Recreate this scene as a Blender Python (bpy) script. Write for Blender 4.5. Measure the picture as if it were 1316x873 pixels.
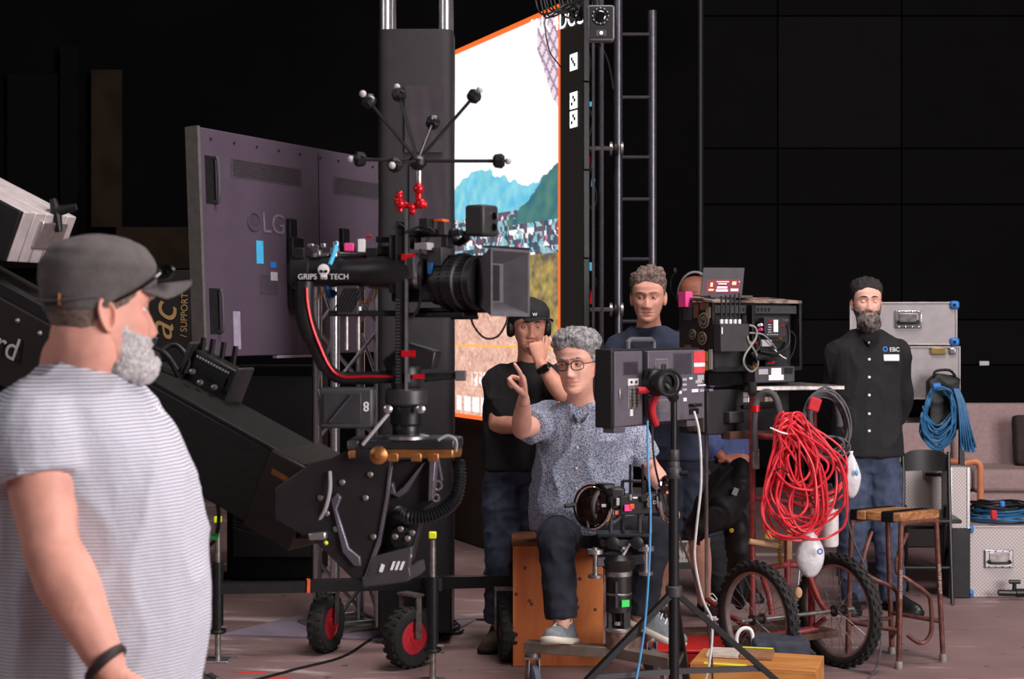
import bpy, bmesh, math, random
from mathutils import Vector, Matrix, Euler, noise
from mathutils.bvhtree import BVHTree
for o in list(bpy.data.objects): bpy.data.objects.remove(o)
random.seed(7)
SC = bpy.context.scene; COL = SC.collection
# ------------------------------------------------------------------ camera
F = 2000.0; CH = 1.55; CX = 658.0; HY = 420.0          # focal length in px, eye height, principal x, horizon y
cam = bpy.data.cameras.new('camera'); camo = bpy.data.objects.new('camera', cam); COL.objects.link(camo)
cam.sensor_width = 36; cam.lens = F*36/1316; cam.shift_y = -(873/2-HY)/1316
camo.location = (0, 0, CH); camo.rotation_euler = (math.pi/2, 0, 0); cam.clip_start = .05; cam.clip_end = 200
cam.dof.use_dof = True; cam.dof.focus_distance = 7.3; cam.dof.aperture_fstop = 6.0
SC.camera = camo
# ------------------------------------------------------------------ world, lamps, exposure
w = bpy.data.worlds.new('world'); SC.world = w; w.use_nodes = True
w.node_tree.nodes['Background'].inputs[0].default_value = (.55, .5, .52, 1); w.node_tree.nodes['Background'].inputs[1].default_value = .02
def area(name, loc, target, sx, sy, power, col):
    l = bpy.data.lights.new(name, 'AREA'); l.shape = 'RECTANGLE'; l.size = sx; l.size_y = sy; l.energy = power; l.color = col
    o = bpy.data.objects.new(name, l); COL.objects.link(o); o.location = loc
    o.rotation_euler = (Vector(target)-Vector(loc)).to_track_quat('-Z', 'Y').to_euler(); return o
area('daylight_door', (6.9, -.6, 3.3), (0, 6.5, 1.0), 4.6, 4.2, 640, (1, .93, .93))
area('overhead_fill', (1.5, 5.0, 7.6), (1.0, 7.2, 0), 3.0, 3.0, 330, (1, .9, .88))  # soft fill added from above, not a visible fixture
area('side_area_light', (-5.5, 1.5, 4.5), (0, 7, 1), 2.5, 2.5, 60, (1, .93, .95))  # weak area lamp aimed in from the left
SC.view_settings.view_transform = 'Standard'; SC.view_settings.look = 'None'; SC.view_settings.exposure = 0.55; SC.view_settings.gamma = 1
SC.view_settings.use_curve_mapping = False
# ------------------------------------------------------------------ helpers
V = Vector; PI = math.pi
def P(x, y, D): return V(((x-CX)*D/F, D, CH-(y-HY)*D/F))
def G(x, y): return P(x, y, CH*F/(y-HY))
def px(n, D): return n*D/F
def lin(c): return tuple(((v/255)/12.92 if v <= 10 else ((v/255+.055)/1.055)**2.4) for v in c)
MATS = {}
def mat(name, rgb=(128, 128, 128), rough=.6, metal=0., var=.12, scale=25., bump=0., bscale=90., emit=0., spec=.5, rgb2=None, ramp=(.35, .65), kind='noise', alpha=1., stretch=(1, 1, 1), coat=0.):
    if name in MATS: return MATS[name]
    m = bpy.data.materials.new(name); m.use_nodes = True; nt = m.node_tree; N = nt.nodes; L = nt.links
    b = N['Principled BSDF']; c = lin(rgb)
    c1 = lin(rgb2) if rgb2 else tuple(v*(1-var) for v in c); c2 = c if rgb2 else tuple(min(1, v*(1+var)) for v in c)
    tc = N.new('ShaderNodeTexCoord'); mp = N.new('ShaderNodeMapping'); mp.inputs['Scale'].default_value = stretch
    L.new(tc.outputs['Object'], mp.inputs['Vector'])
    if kind == 'noise':
        t = N.new('ShaderNodeTexNoise'); t.inputs['Scale'].default_value = scale; t.inputs['Detail'].default_value = 4; out = t.outputs['Fac']
    elif kind == 'voronoi':
        t = N.new('ShaderNodeTexVoronoi'); t.inputs['Scale'].default_value = scale; out = t.outputs['Distance']
    elif kind == 'stripe':
        t = N.new('ShaderNodeTexWave'); t.bands_direction = 'Z'; t.inputs['Scale'].default_value = scale; t.inputs['Distortion'].default_value = 1.2
        t.inputs['Detail'].default_value = 1; t.inputs['Detail Scale'].default_value = .25; out = t.outputs['Fac']
    elif kind == 'checker':
        t = N.new('ShaderNodeTexChecker'); t.inputs['Scale'].default_value = scale; out = t.outputs['Fac']
    elif kind == 'wood':
        t = N.new('ShaderNodeTexNoise'); t.inputs['Scale'].default_value = scale; t.inputs['Detail'].default_value = 8; t.inputs['Distortion'].default_value = 1.5; out = t.outputs['Fac']
    L.new(mp.outputs[0], t.inputs['Vector'])
    r = N.new('ShaderNodeValToRGB'); r.color_ramp.elements[0].position = ramp[0]; r.color_ramp.elements[1].position = ramp[1]
    r.color_ramp.elements[0].color = (*c1, 1); r.color_ramp.elements[1].color = (*c2, 1)
    L.new(out, r.inputs[0]); L.new(r.outputs[0], b.inputs['Base Color'])
    b.inputs['Roughness'].default_value = rough; b.inputs['Metallic'].default_value = metal; b.inputs['Specular IOR Level'].default_value = spec
    b.inputs['Coat Weight'].default_value = coat
    if alpha < 1: b.inputs['Alpha'].default_value = alpha
    if emit > 0: L.new(r.outputs[0], b.inputs['Emission Color']); b.inputs['Emission Strength'].default_value = emit
    if bump > 0:
        t2 = N.new('ShaderNodeTexNoise'); t2.inputs['Scale'].default_value = bscale; t2.inputs['Detail'].default_value = 5
        L.new(mp.outputs[0], t2.inputs['Vector'])
        bp = N.new('ShaderNodeBump'); bp.inputs['Strength'].default_value = bump; bp.inputs['Distance'].default_value = .01
        L.new(t2.outputs['Fac'], bp.inputs['Height']); L.new(bp.outputs[0], b.inputs['Normal'])
    MATS[name] = m; return m
def cr(pts, k=4, closed=False):
    pts = [V(p) for p in pts]; n = len(pts); out = []
    if n < 3: return pts
    for i in range(n if closed else n-1):
        g = lambda j: pts[j % n] if closed else pts[max(0, min(n-1, j))]
        a, b, c, d = g(i-1), g(i), g(i+1), g(i+2)
        for s in range(k):
            t = s/k; out.append(.5*((2*b)+(c-a)*t+(2*a-5*b+4*c-d)*t*t+(3*b-a-3*c+d)*t**3))
    if not closed: out.append(pts[-1])
    return out
def crs(vals, k=4): return [v.x for v in cr([V((a, 0, 0)) for a in vals], k)]
def axes(d, up=None):
    d = V(d).normalized(); up = V(up) if up else (V((0, 0, 1)) if abs(d.z) < .9 else V((0, 1, 0)))
    u = d.cross(up).normalized(); v = u.cross(d).normalized(); return u, v, d
def mtx(o):
    m = o.matrix_basis.copy()
    return mtx(o.parent) @ m if o.parent else m
class MB:
    def __init__(s): s.v = []; s.f = []; s.mi = []
    def add(s, vs, fs, mi=0):
        o = len(s.v); s.v += [V(p) for p in vs]; s.f += [[i+o for i in f] for f in fs]; s.mi += [mi]*len(fs); return s
    def box(s, c, size, R=None, mi=0):
        c = V(c); h = V(size)/2; R = Euler(R).to_matrix() if isinstance(R, tuple) else R
        vs = []
        for z in (-1, 1):
            for x, y in ((-1, -1), (1, -1), (1, 1), (-1, 1)):
                p = V((x*h.x, y*h.y, z*h.z)); vs.append(c+(R @ p if R else p))
        return s.add(vs, [(3, 2, 1, 0), (4, 5, 6, 7), (0, 1, 5, 4), (1, 2, 6, 5), (2, 3, 7, 6), (3, 0, 4, 7)], mi)
    def hexa(s, q0, q1, mi=0):                     # two matching quads
        return s.add(list(q0)+list(q1), [(3, 2, 1, 0), (4, 5, 6, 7), (0, 1, 5, 4), (1, 2, 6, 5), (2, 3, 7, 6), (3, 0, 4, 7)], mi)
    def loft(s, rings, cap=True, mi=0, closed=False):
        n = len(rings[0]); vs = [p for r in rings for p in r]; fs = []; k = len(rings)
        for i in range(k if closed else k-1):
            j = (i+1) % k
            for a in range(n): b = (a+1) % n; fs.append((i*n+a, i*n+b, j*n+b, j*n+a))
        if cap and not closed: fs.append(tuple(range(n-1, -1, -1))); fs.append(tuple((k-1)*n+a for a in range(n)))
        return s.add(vs, fs, mi)
    def tube(s, pts, r, n=8, closed=False, mi=0, flat=1., cap=True, up=None):
        pts = [V(p) for p in pts]; k = len(pts); R = r if isinstance(r, (list, tuple)) else [r]*k
        tang = [((pts[(i+1) % k] if closed or i < k-1 else pts[i])-(pts[i-1] if closed or i > 0 else pts[i])).normalized() for i in range(k)]
        u, v, _ = axes(tang[0], up); rings = []
        for i in range(k):
            d = tang[i]; u = (u-d*u.dot(d)); u = u.normalized() if u.length > 1e-6 else axes(d)[0]; v = d.cross(u)
            rings.append([pts[i]+(u*math.cos(2*PI*a/n)+v*math.sin(2*PI*a/n)*flat)*R[i] for a in range(n)])
        return s.loft(rings, cap, mi, closed)
    def rod(s, a, b, r, n=10, r2=None, mi=0): return s.tube([a, b], [r, r if r2 is None else r2], n, mi=mi)
    def bar(s, a, b, w, h, up=None, mi=0):         # rectangular bar
        a, b = V(a), V(b); u, v, d = axes(b-a, up)
        q = [(-1, -1), (1, -1), (1, 1), (-1, 1)]
        return s.hexa([a+u*x*w/2+v*y*h/2 for x, y in q], [b+u*x*w/2+v*y*h/2 for x, y in q], mi)
    def lathe(s, prof, c, ax, n=20, mi=0, cap=True):
        u, v, d = axes(ax); c = V(c)
        return s.loft([[c+d*h+(u*math.cos(2*PI*a/n)+v*math.sin(2*PI*a/n))*max(r, 1e-4) for a in range(n)] for r, h in prof], cap, mi)
    def torus(s, c, ax, R, r, n=32, m=8, mi=0, flat=1.):
        u, v, d = axes(ax); c = V(c)
        rings = []
        for i in range(n):
            e = u*math.cos(2*PI*i/n)+v*math.sin(2*PI*i/n)
            rings.append([c+e*(R+r*math.cos(2*PI*j/m))+d*r*flat*math.sin(2*PI*j/m) for j in range(m)])
        return s.loft(rings, False, mi, True)
    def sph(s, c, r, nu=12, nv=8, R=None, mi=0):
        r = V(r) if not isinstance(r, (int, float)) else V((r, r, r)); c = V(c); rings = []
        for j in range(nv+1):
            t = PI*(j+.02)/(nv+.04); rings.append([])
            for i in range(nu):
                a = 2*PI*i/nu; p = V((math.sin(t)*math.cos(a)*r.x, math.sin(t)*math.sin(a)*r.y, -math.cos(t)*r.z)); rings[-1].append(c+(R @ p if R else p))
        return s.loft(rings, True, mi)
    def prism(s, poly, o, ux, uy, ext, mi=0):
        o, ux, uy, ext = V(o), V(ux), V(uy), V(ext); a = [o+ux*x+uy*y for x, y in poly]; n = len(a)
        return s.add(a+[p+ext for p in a], [tuple(range(n-1, -1, -1)), tuple(range(n, 2*n))]+[(i, (i+1) % n, n+(i+1) % n, n+i) for i in range(n)], mi)
    def grid(s, nu, nv, fn, mi=0):
        vs = [fn(i/nu, j/nv) for j in range(nv+1) for i in range(nu+1)]
        return s.add(vs, [(j*(nu+1)+i, j*(nu+1)+i+1, (j+1)*(nu+1)+i+1, (j+1)*(nu+1)+i) for j in range(nv) for i in range(nu)], mi)
    def slab(s, nu, nv, fn, th, mi=0):             # a grid sheet with thickness along th
        th = V(th); n = (nu+1)*(nv+1); g = lambda i, j: j*(nu+1)+i
        a = [V(fn(i/nu, j/nv)) for j in range(nv+1) for i in range(nu+1)]; fs = []
        for j in range(nv):
            for i in range(nu):
                q = (g(i, j), g(i+1, j), g(i+1, j+1), g(i, j+1)); fs += [q, tuple(n+k for k in reversed(q))]
        for i in range(nu): fs += [(g(i, 0), n+g(i, 0), n+g(i+1, 0), g(i+1, 0)), (g(i+1, nv), n+g(i+1, nv), n+g(i, nv), g(i, nv))]
        for j in range(nv): fs += [(g(0, j+1), n+g(0, j+1), n+g(0, j), g(0, j)), (g(nu, j), n+g(nu, j), n+g(nu, j+1), g(nu, j+1))]
        return s.add(a+[p+th for p in a], fs, mi)
    def mesh(s, name='m', recalc=True):
        me = bpy.data.meshes.new(name); me.from_pydata([tuple(p) for p in s.v], [], s.f)
        for i, p in enumerate(me.polygons): p.material_index = s.mi[i]
        if recalc:
            bm = bmesh.new(); bm.from_mesh(me); bmesh.ops.recalc_face_normals(bm, faces=bm.faces); bm.to_mesh(me); bm.free()
        return me
    def build(s, name, m, parent=None, world=True, smooth=True, bevel=0., ang=35, seg=2, sub=0, label=None, recalc=True):
        if parent is not None and world:
            inv = mtx(parent).inverted(); s.v = [inv @ p for p in s.v]
        me = s.mesh(name, recalc)
        for mm in (m if isinstance(m, (list, tuple)) else [m]): me.materials.append(mm)
        if smooth: me.shade_smooth(); me.set_sharp_from_angle(angle=math.radians(ang))
        o = bpy.data.objects.new(name, me); COL.objects.link(o)
        if parent is not None: o.parent = parent
        if bevel > 0:
            md = o.modifiers.new('bevel', 'BEVEL'); md.width = bevel; md.segments = seg; md.limit_method = 'ANGLE'; md.angle_limit = math.radians(40)
        if sub: md = o.modifiers.new('sub', 'SUBSURF'); md.levels = sub; md.render_levels = sub
        if label: o['label'] = label
        return o
def thing(name, label, cat, loc=(0, 0, 0), rz=0., group=None):
    o = bpy.data.objects.new(name, None); COL.objects.link(o); o.location = loc; o.rotation_euler = (0, 0, rz); o.empty_display_size = .1
    return tag(o, label, cat, group)
def tag(o, label, cat, group=None):
    o['label'] = label; o['category'] = cat
    if group: o['group'] = group
    return o
def struct(o): o['kind'] = 'structure'; return o
def recenter(o):
    me = o.data; xs = [v.co for v in me.vertices]
    c = V(((min(p.x for p in xs)+max(p.x for p in xs))/2, (min(p.y for p in xs)+max(p.y for p in xs))/2, min(p.z for p in xs)))
    me.transform(Matrix.Translation(-c)); o.location = c; return o
def single(mb, name, m, label, cat, group=None, **k):
    return tag(recenter(mb.build(name, m, None, **k)), label, cat, group)
def copy_thing(root, loc, rz=None, label=None):
    def cp(o, par):
        c = o.copy(); COL.objects.link(c); c.parent = par
        for ch in [x for x in bpy.data.objects if x.parent == o]: cp(ch, c)
        return c
    r = cp(root, None); r.location = loc
    if rz is not None: r.rotation_euler = (0, 0, rz)
    if label: r['label'] = label
    return r
def text(s, parent, m, o, ux, uy, size, name='lettering', depth=.001, align='CENTER', mirror=False, label=None, shear=0.):
    cu = bpy.data.curves.new('t', 'FONT'); cu.body = s; cu.size = size; cu.extrude = depth/2; cu.align_x = align; cu.align_y = 'CENTER'; cu.shear = shear
    t = bpy.data.objects.new('t', cu); COL.objects.link(t)
    me = bpy.data.meshes.new_from_object(t.evaluated_get(bpy.context.evaluated_depsgraph_get())); bpy.data.objects.remove(t); bpy.data.curves.remove(cu)
    ux, uy = V(ux).normalized(), V(uy).normalized(); uz = ux.cross(uy).normalized()
    if mirror: ux = -ux
    M = Matrix(((ux.x, uy.x, uz.x, o[0]), (ux.y, uy.y, uz.y, o[1]), (ux.z, uy.z, uz.z, o[2]), (0, 0, 0, 1)))
    me.transform((mtx(parent).inverted() if parent else Matrix()) @ M); me.materials.clear(); me.materials.append(m)
    ob = bpy.data.objects.new(name, me); COL.objects.link(ob); ob.parent = parent
    if label: ob['label'] = label
    return ob
def organic(mb, vox, it=6, fac=.5):
    me = mb.mesh('tmp'); o = bpy.data.objects.new('tmp', me); COL.objects.link(o)
    r = o.modifiers.new('r', 'REMESH'); r.mode = 'VOXEL'; r.voxel_size = vox; r.adaptivity = 0
    if it: sm = o.modifiers.new('s', 'SMOOTH'); sm.factor = fac; sm.iterations = it
    e = o.evaluated_get(bpy.context.evaluated_depsgraph_get()); m2 = bpy.data.meshes.new_from_object(e)
    vs = [v.co.copy() for v in m2.vertices]; ns = [v.normal.copy() for v in m2.vertices]; fs = [tuple(p.vertices) for p in m2.polygons]
    bpy.data.objects.remove(o); bpy.data.meshes.remove(me); bpy.data.meshes.remove(m2); return vs, ns, fs
BV = {}
def hit(o, x, y, off=0.):                     # point of a built mesh seen at a photo pixel
    if o.name not in BV: m = mtx(o); BV[o.name] = BVHTree.FromPolygons([m @ v.co for v in o.data.vertices], [tuple(p.vertices) for p in o.data.polygons])
    c = V((0, 0, CH)); d = (P(x, y, 1)-c).normalized(); h = BV[o.name].ray_cast(c, d)
    return (h[0]+h[1]*off*(1 if h[1].y < 0 else -1), (h[1] if h[1].dot(d) < 0 else -h[1])) if h[0] else (P(x, y, 5), V((0, -1, 0)))
# ------------------------------------------------------------------ shared materials
BLK = mat('black_plastic', (21, 21, 23), .5, var=.2, spec=.35); BLKM = mat('black_metal', (30, 30, 32), .38, .3, var=.2); BLKF = mat('black_fabric', (16, 16, 17), .95, var=.3, bump=.3, bscale=300, spec=.15)
DGR = mat('dark_grey_plastic', (58, 56, 60), .5, var=.1); GRY = mat('grey_paint', (92, 88, 94), .5, var=.08, bump=.05)
SIL = mat('brushed_aluminium', (190, 188, 192), .32, .9, var=.1, scale=60); STL = mat('worn_steel', (150, 145, 142), .42, .85, var=.25, scale=40)
CHR = mat('chrome', (215, 212, 210), .12, 1., var=.03); RUB = mat('tyre_rubber', (34, 32, 33), .85, var=.25, bump=.2)
RED = mat('red_anodised', (205, 24, 34), .3, .35, var=.1); REDP = mat('worn_red_paint', (150, 52, 54), .5, .1, var=.35, scale=45, rgb2=(104, 44, 42)); ORG = mat('orange_plastic', (235, 92, 34), .5)
WHT = mat('white_print', (232, 230, 232), .6, var=.02); LGR = mat('light_grey_print', (170, 168, 172), .6, var=.03)
BRS = mat('bronze_metal', (168, 112, 66), .35, .7, var=.2); GOLD = mat('gold_print', (196, 160, 104), .6, var=.05)
YEL = mat('fluorescent_yellow', (226, 240, 40), .5, var=.03); GRN = mat('fluorescent_green', (50, 220, 96), .5, var=.03); PNK = mat('fluorescent_pink', (245, 70, 150), .5, var=.03)
CYN = mat('cyan_sticker', (70, 180, 225), .5, var=.05); BLU = mat('blue_plastic', (40, 112, 188), .45, var=.08)
# ------------------------------------------------------------------ people: builders
def lerp_tab(tab, z):
    if z <= tab[0][0]: return tab[0][1:]
    for a, b in zip(tab, tab[1:]):
        if z <= b[0]:
            t = (z-a[0])/(b[0]-a[0]); t = t*t*(3-2*t)*.35+t*.65
            return tuple(x+(y-x)*t for x, y in zip(a[1:], b[1:]))
    return tab[-1][1:]
HEADT = [(-.120, .004, .074, -.066), (-.117, .022, .084, -.045), (-.110, .034, .089, -.01), (-.096, .046, .091, .03), (-.076, .055, .089, .056), (-.05, .0625, .087, .072), (-.025, .068, .0865, .085),
         (0, .072, .086, .094), (.025, .0745, .091, .099), (.05, .0765, .0905, .101), (.075, .0735, .081, .095), (.095, .063, .064, .079), (.109, .046, .043, .056), (.118, .022, .019, .027), (.121, .003, .002, .004)]
def gs(x, s): return math.exp(-x*x/(2*s*s))
NOSE = [(-.060, 0), (-.054, .006), (-.048, .019), (-.041, .0235), (-.033, .021), (-.02, .015), (-.005, .0085), (.008, .0045), (.022, .002), (.032, 0)]
def head_grid(nose=1., jaw=1., cheek=0., nu=92, nv=76):
    zs = [-.120+.241*((1-math.cos(PI*(j/nv)))/2*.45+(j/nv)*.55) for j in range(nv+1)]; pts = []
    for z in zs:
        w, f, b = lerp_tab(HEADT, z); w *= 1+(jaw-1)*max(0, min(1, (-z+.0)/.08)); cy = (b-f)/2; hy = (b+f)/2; row = []
        for i in range(nu):
            a = 2*PI*i/nu; a = a-.32*math.sin(a+PI/2)*0-0.34*math.cos(a)*-1*0
            t = a-PI/2; t = t-.38*math.sin(t+PI/2)*0
            th = -PI/2+(i/nu*2-1)*PI; s_ = (i/nu*2-1); th = -PI/2+PI*(abs(s_)**1.35)*(1 if s_ >= 0 else -1)
            ex = 2/2.25; cs, sn = math.cos(th), math.sin(th)
            x = w*1.05*math.copysign(abs(cs)**ex, cs); y = cy+hy*math.copysign(abs(sn)**ex, sn); zz = z
            if z < -.06: zz = z+max(0, y+.03)*.42*min(1, (-.06-z)/.04)
            if y < .0:
                ax = abs(x); k = gs(min(0, y+.02), 1)
                d = lerp_tab(NOSE, z)[0]*nose*gs(x, .0062+.0046*max(0, min(1, (.02-z)/.06)))
                d += .0065*nose*gs(ax-.0135, .005)*gs(z+.046, .0065)
                d -= .0105*gs(ax-.031, .0135)*gs(z-.001, .0095)
                d -= .004*gs(ax-.016, .005)*gs(z-.0, .012)
                d += .0045*gs(ax-.028, .018)*gs(z-.022, .0065)
                d += .005*gs(ax-.046, .014)*gs(z+.027, .013)+cheek*gs(ax-.035, .018)*gs(z+.05, .018)
                d += .0042*gs(x, .016)*gs(z+.0655, .0042)+.0048*gs(x, .014)*gs(z+.0790, .0048)-.0045*gs(x, .021)*gs(z+.0722, .0020)
                d -= .0035*gs(x, .014)*gs(z+.0885, .005)-.0055*gs(x, .014)*gs(z+.104, .009)
                d -= .002*gs(ax-.028, .005)*gs(z+.06, .014)
                y -= d
            row.append(V((x, y, zz)))
        pts.append(row)
    return pts
def ear_pts(mb, M, side, mi=0):
    rings = []; n = 16
    for k, (sc, out) in enumerate([(1., 0), (1.08, .008), (1.02, .014), (.86, .0155), (.7, .0105), (.45, .006), (.1, .006)]):
        r = []
        for i in range(n):
            a = 2*PI*i/n; zz = math.sin(a)*.031*sc; yy = math.cos(a)*(.0165+.003*math.sin(a))*sc
            r.append(M @ V((side*(.0685+out*.9+max(0, yy)*.42), .012+yy+zz*.18, -.012+zz)))
        rings.append(r)
    mb.loft(rings, True, mi)
def shell(name, H, M, fn, m, parent, thick_noise=0., nf=60., inner=-.0025, flow=(1, 1, 1), sub=0, amp2=0.):
    nv = len(H)-1; nu = len(H[0]); mb = MB(); idx = {}; T = [[fn(p) for p in row] for row in H]
    for j in range(nv):
        for i in range(nu):
            q = [(j, i), (j, (i+1) % nu), (j+1, (i+1) % nu), (j+1, i)]
            if max(T[a][b] for a, b in q) <= 0: continue
            for a, b in q:
                if (a, b) in idx: continue
                p = H[a][b]; jm, jp = max(0, a-1), min(nv, a+1)
                nrm = (H[a][(b+1) % nu]-H[a][b-1]).cross(H[jp][b]-H[jm][b])
                nrm = nrm.normalized() if nrm.length > 1e-9 else V((0, 0, 1 if p.z > 0 else -1))
                if nrm.dot(p-V((0, 0, 0))) < 0: nrm = -nrm
                t = T[a][b]
                if t > 0:
                    s = V((p.x*flow[0], p.y*flow[1], p.z*flow[2]))
                    t = t*(1+thick_noise*noise.noise(s*nf))+amp2*noise.noise(s*nf*2.3)*min(1, t/.006)
                else: t = inner
                idx[(a, b)] = len(mb.v); mb.v.append(M @ (p+nrm*t))
            mb.f.append([idx[k] for k in q]); mb.mi.append(0)
    return mb.build(name, m, parent, ang=180, sub=sub, recalc=False)
def hairline(p, front=.064, temple=.03, nape=-.065):
    tab = [(-.09, front), (-.07, front-.002), (-.055, (front+temple)/2), (-.042, temple), (-.022, .005), (.0, -.005), (.016, .0), (.03, -.03), (.05, -.055), (.1, nape)]
    return lerp_tab(tab, p.y)[0]+(.011*gs(p.x, .026)-.004)*max(0, min(1, (-.04-p.y)/.03))+.004*noise.noise(p*70)
def hand(mb, wr, d, n, s, curls, thumb=(.7, .6, .35), sc=1., spread=.09, tcurl=.35):
    """wr wrist, d finger direction, n palm facing, s thumb side, curls = 4 x (a1,a2,a3)"""
    wr, d = V(wr), V(d).normalized(); n = V(n); n = (n-d*n.dot(d)).normalized(); s0 = d.cross(n); s = s0 if s0.dot(V(s)) > 0 else -s0
    rings = []
    for t, hw, hh, off in ((-.03, .027, .021, 0), (0, .027, .020, 0), (.03, .035, .018, .002), (.06, .041, .0165, .002), (.085, .041, .014, 0), (.097, .034, .009, 0)):
        rings.append([wr+(d*t+s*(math.cos(2*PI*a/14)*hw+off)+n*math.sin(2*PI*a/14)*hh)*sc for a in range(14)])
    mb.loft(rings)
    for k, (o, b, ls) in enumerate(((.029, .086, (.044, .027, .022)), (.0095, .091, (.048, .031, .023)), (-.0105, .088, (.044, .029, .022)), (-.029, .079, (.034, .021, .019)))):
        p = wr+(d*(b-.012)+s*o)*sc; ang = 0; pts = [p]; rr = [.0098*sc]; fd = (d+s*spread*(1.5-k)).normalized()
        p = p+fd*.012*sc
        for c, l in zip(curls[k], ls):
            ang += c; p = p+(fd*math.cos(ang)+n*math.sin(ang))*l*sc; pts += [p]; rr.append((.0095-.001*len(rr))*sc)
        path = cr(pts, 3); R = [max(.006*sc, .0102*sc*(1-.32*i/len(path))) for i in range(len(path))]
        mb.tube(path, R, 10); mb.sph(path[-1], R[-1], 10, 6)
    p = wr+(d*.022+s*.022)*sc; td = (d*thumb[0]+s*thumb[1]+n*thumb[2]).normalized(); pts = [p]; ang = 0
    bend = (d*.6+n*.5-s*.6).normalized(); bend = (bend-td*bend.dot(td)).normalized()
    for l, c in ((.045, 0), (.034, tcurl), (.027, tcurl)):
        ang += c; p = p+(td*math.cos(ang)+bend*math.sin(ang))*l*sc; pts.append(p)
    path = cr(pts, 3); R = [.0145*sc*(1-.38*i/len(path)) for i in range(len(path))]
    mb.tube(path, R, 10); mb.sph(path[-1], R[-1], 10, 6)
FIST = [(1.35, 1.5, .9)]*4; RELAX = [(.35, .4, .3), (.45, .45, .3), (.5, .5, .35), (.55, .5, .35)]; GRIP = [(.8, .9, .5)]*4
def ell(c, yaw, a, b, n=28, e=2.35, fwd=0., tilt=0.):
    u = V((math.cos(yaw), math.sin(yaw), 0)); v = V((-math.sin(yaw), math.cos(yaw), 0)); r = []
    for i in range(n):
        t = 2*PI*i/n; x = math.copysign(abs(math.cos(t))**(2/e), math.cos(t)); y = math.copysign(abs(math.sin(t))**(2/e), math.sin(t))
        p = c+u*x*a+v*y*b; p.z += tilt*y*b; r.append(p)
    return r
def torso_loft(mb, secs, grow=0., i0=0, i1=None, tilt_top=0.):
    S = secs[i0:i1]; C = cr([s[0] for s in S], 5); A = crs([s[1] for s in S], 5); B = crs([s[2] for s in S], 5); Y = crs([s[3] for s in S], 5)
    mb.loft([ell(c, y, max(.02, a+grow), max(.02, b+grow)) for c, a, b, y in zip(C, A, B, Y)])
def limb(mb, pts, rad, n=14, k=5, sph=True):
    path = cr(pts, k); R = crs(rad, k); mb.tube(path, R, n)
    if sph: mb.sph(path[0], R[0], 12, 8); mb.sph(path[-1], R[-1], 12, 8)
def mid(a, b, t): return V(a)+(V(b)-V(a))*t
def wrinkle(vs, ns, amp, fr, st=(1, 1, 1)):
    o = []
    for p, n in zip(vs, ns):
        q = V((p.x*st[0], p.y*st[1], p.z*st[2]))*fr
        rg = (1-abs(noise.noise(q*.9+V((3, 7, 1)))))**5; o.append(p+n*amp*(.7*noise.noise(q)+.4*noise.noise(q*2.1)+1.1*rg-.5))
    return o
def shoe(parent, ankle, f, up, mu, ms, L=.285, W=.05, boot=False, lace=WHT, sole_label=None):
    f = V(f).normalized(); up = V(up); up = (up-f*up.dot(f)).normalized(); u = f.cross(up); a = V(ankle)   # a = point above the heel at sole level
    K = [(-.075, .024, .05, .0), (-.062, .036, .088, 0), (-.02, .039, .105, 0), (.02, .040, .095, 0), (.065, .045, .075, 0), (.12, .049, .058, 0), (.165, .046, .05, 0), (.195, .034, .042, .002), (.208, .016, .03, .004)]
    if boot: K[1] = (-.062, .04, .13, 0); K[2] = (-.02, .046, .14, 0); K[3] = (.02, .045, .12, 0)
    s = L/.285; rings = []; n = 18
    for t, hw, h, z0 in K:
        r = []
        for i in range(n):
            q = 2*PI*i/n; x = math.cos(q); z = math.sin(q); x = math.copysign(abs(x)**.75, x)
            r.append(a+f*t*s+u*x*hw*s*(1-.25*max(0, z))+up*(.018+z0+max(0, z)*h*s if z > 0 else .018+z0))
        rings.append(r)
    up_o = MB().loft(rings).build('shoe', mu, parent, ang=60)
    so = MB(); rr = []
    for z, g in ((0, .0), (.006, .004), (.022, .004), (.026, .001)):
        rr.append([a+f*(t*s+(g if t > 0 else -g))+u*sx*(hw*s*1.0+g)+up*(z+z0*1.5) for sx, seq in ((1, K), (-1, K[::-1])) for t, hw, h, z0 in seq])
    so.loft(rr); so.build('sole', ms, up_o, ang=50, label=sole_label)
    if lace:
        lb = MB()
        for k in range(4):
            t = .035+k*.026; h = .098-k*.011
            lb.tube([a+f*t*s-u*.026*s+up*(h-.006)*s, a+f*(t+.008)*s+up*(h+.014)*s, a+f*(t+.014)*s+u*.026*s+up*(h-.006)*s], .0028, 6)
        lb.tube(cr([a+f*.035*s+up*.108*s, a+f*.01*s-u*.03*s+up*.118*s, a+f*.05*s-u*.045*s+up*.085*s, a+f*.055*s+up*.1*s], 4), .0024, 6)
        lb.build('laces', lace, up_o)
    return up_o
EYEW = mat('eye_white', (205, 195, 190), .3, var=.02); IRIS = mat('eye_iris', (52, 44, 40), .3, var=.1); LASH = mat('lash_dark', (60, 42, 36), .8)
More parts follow.
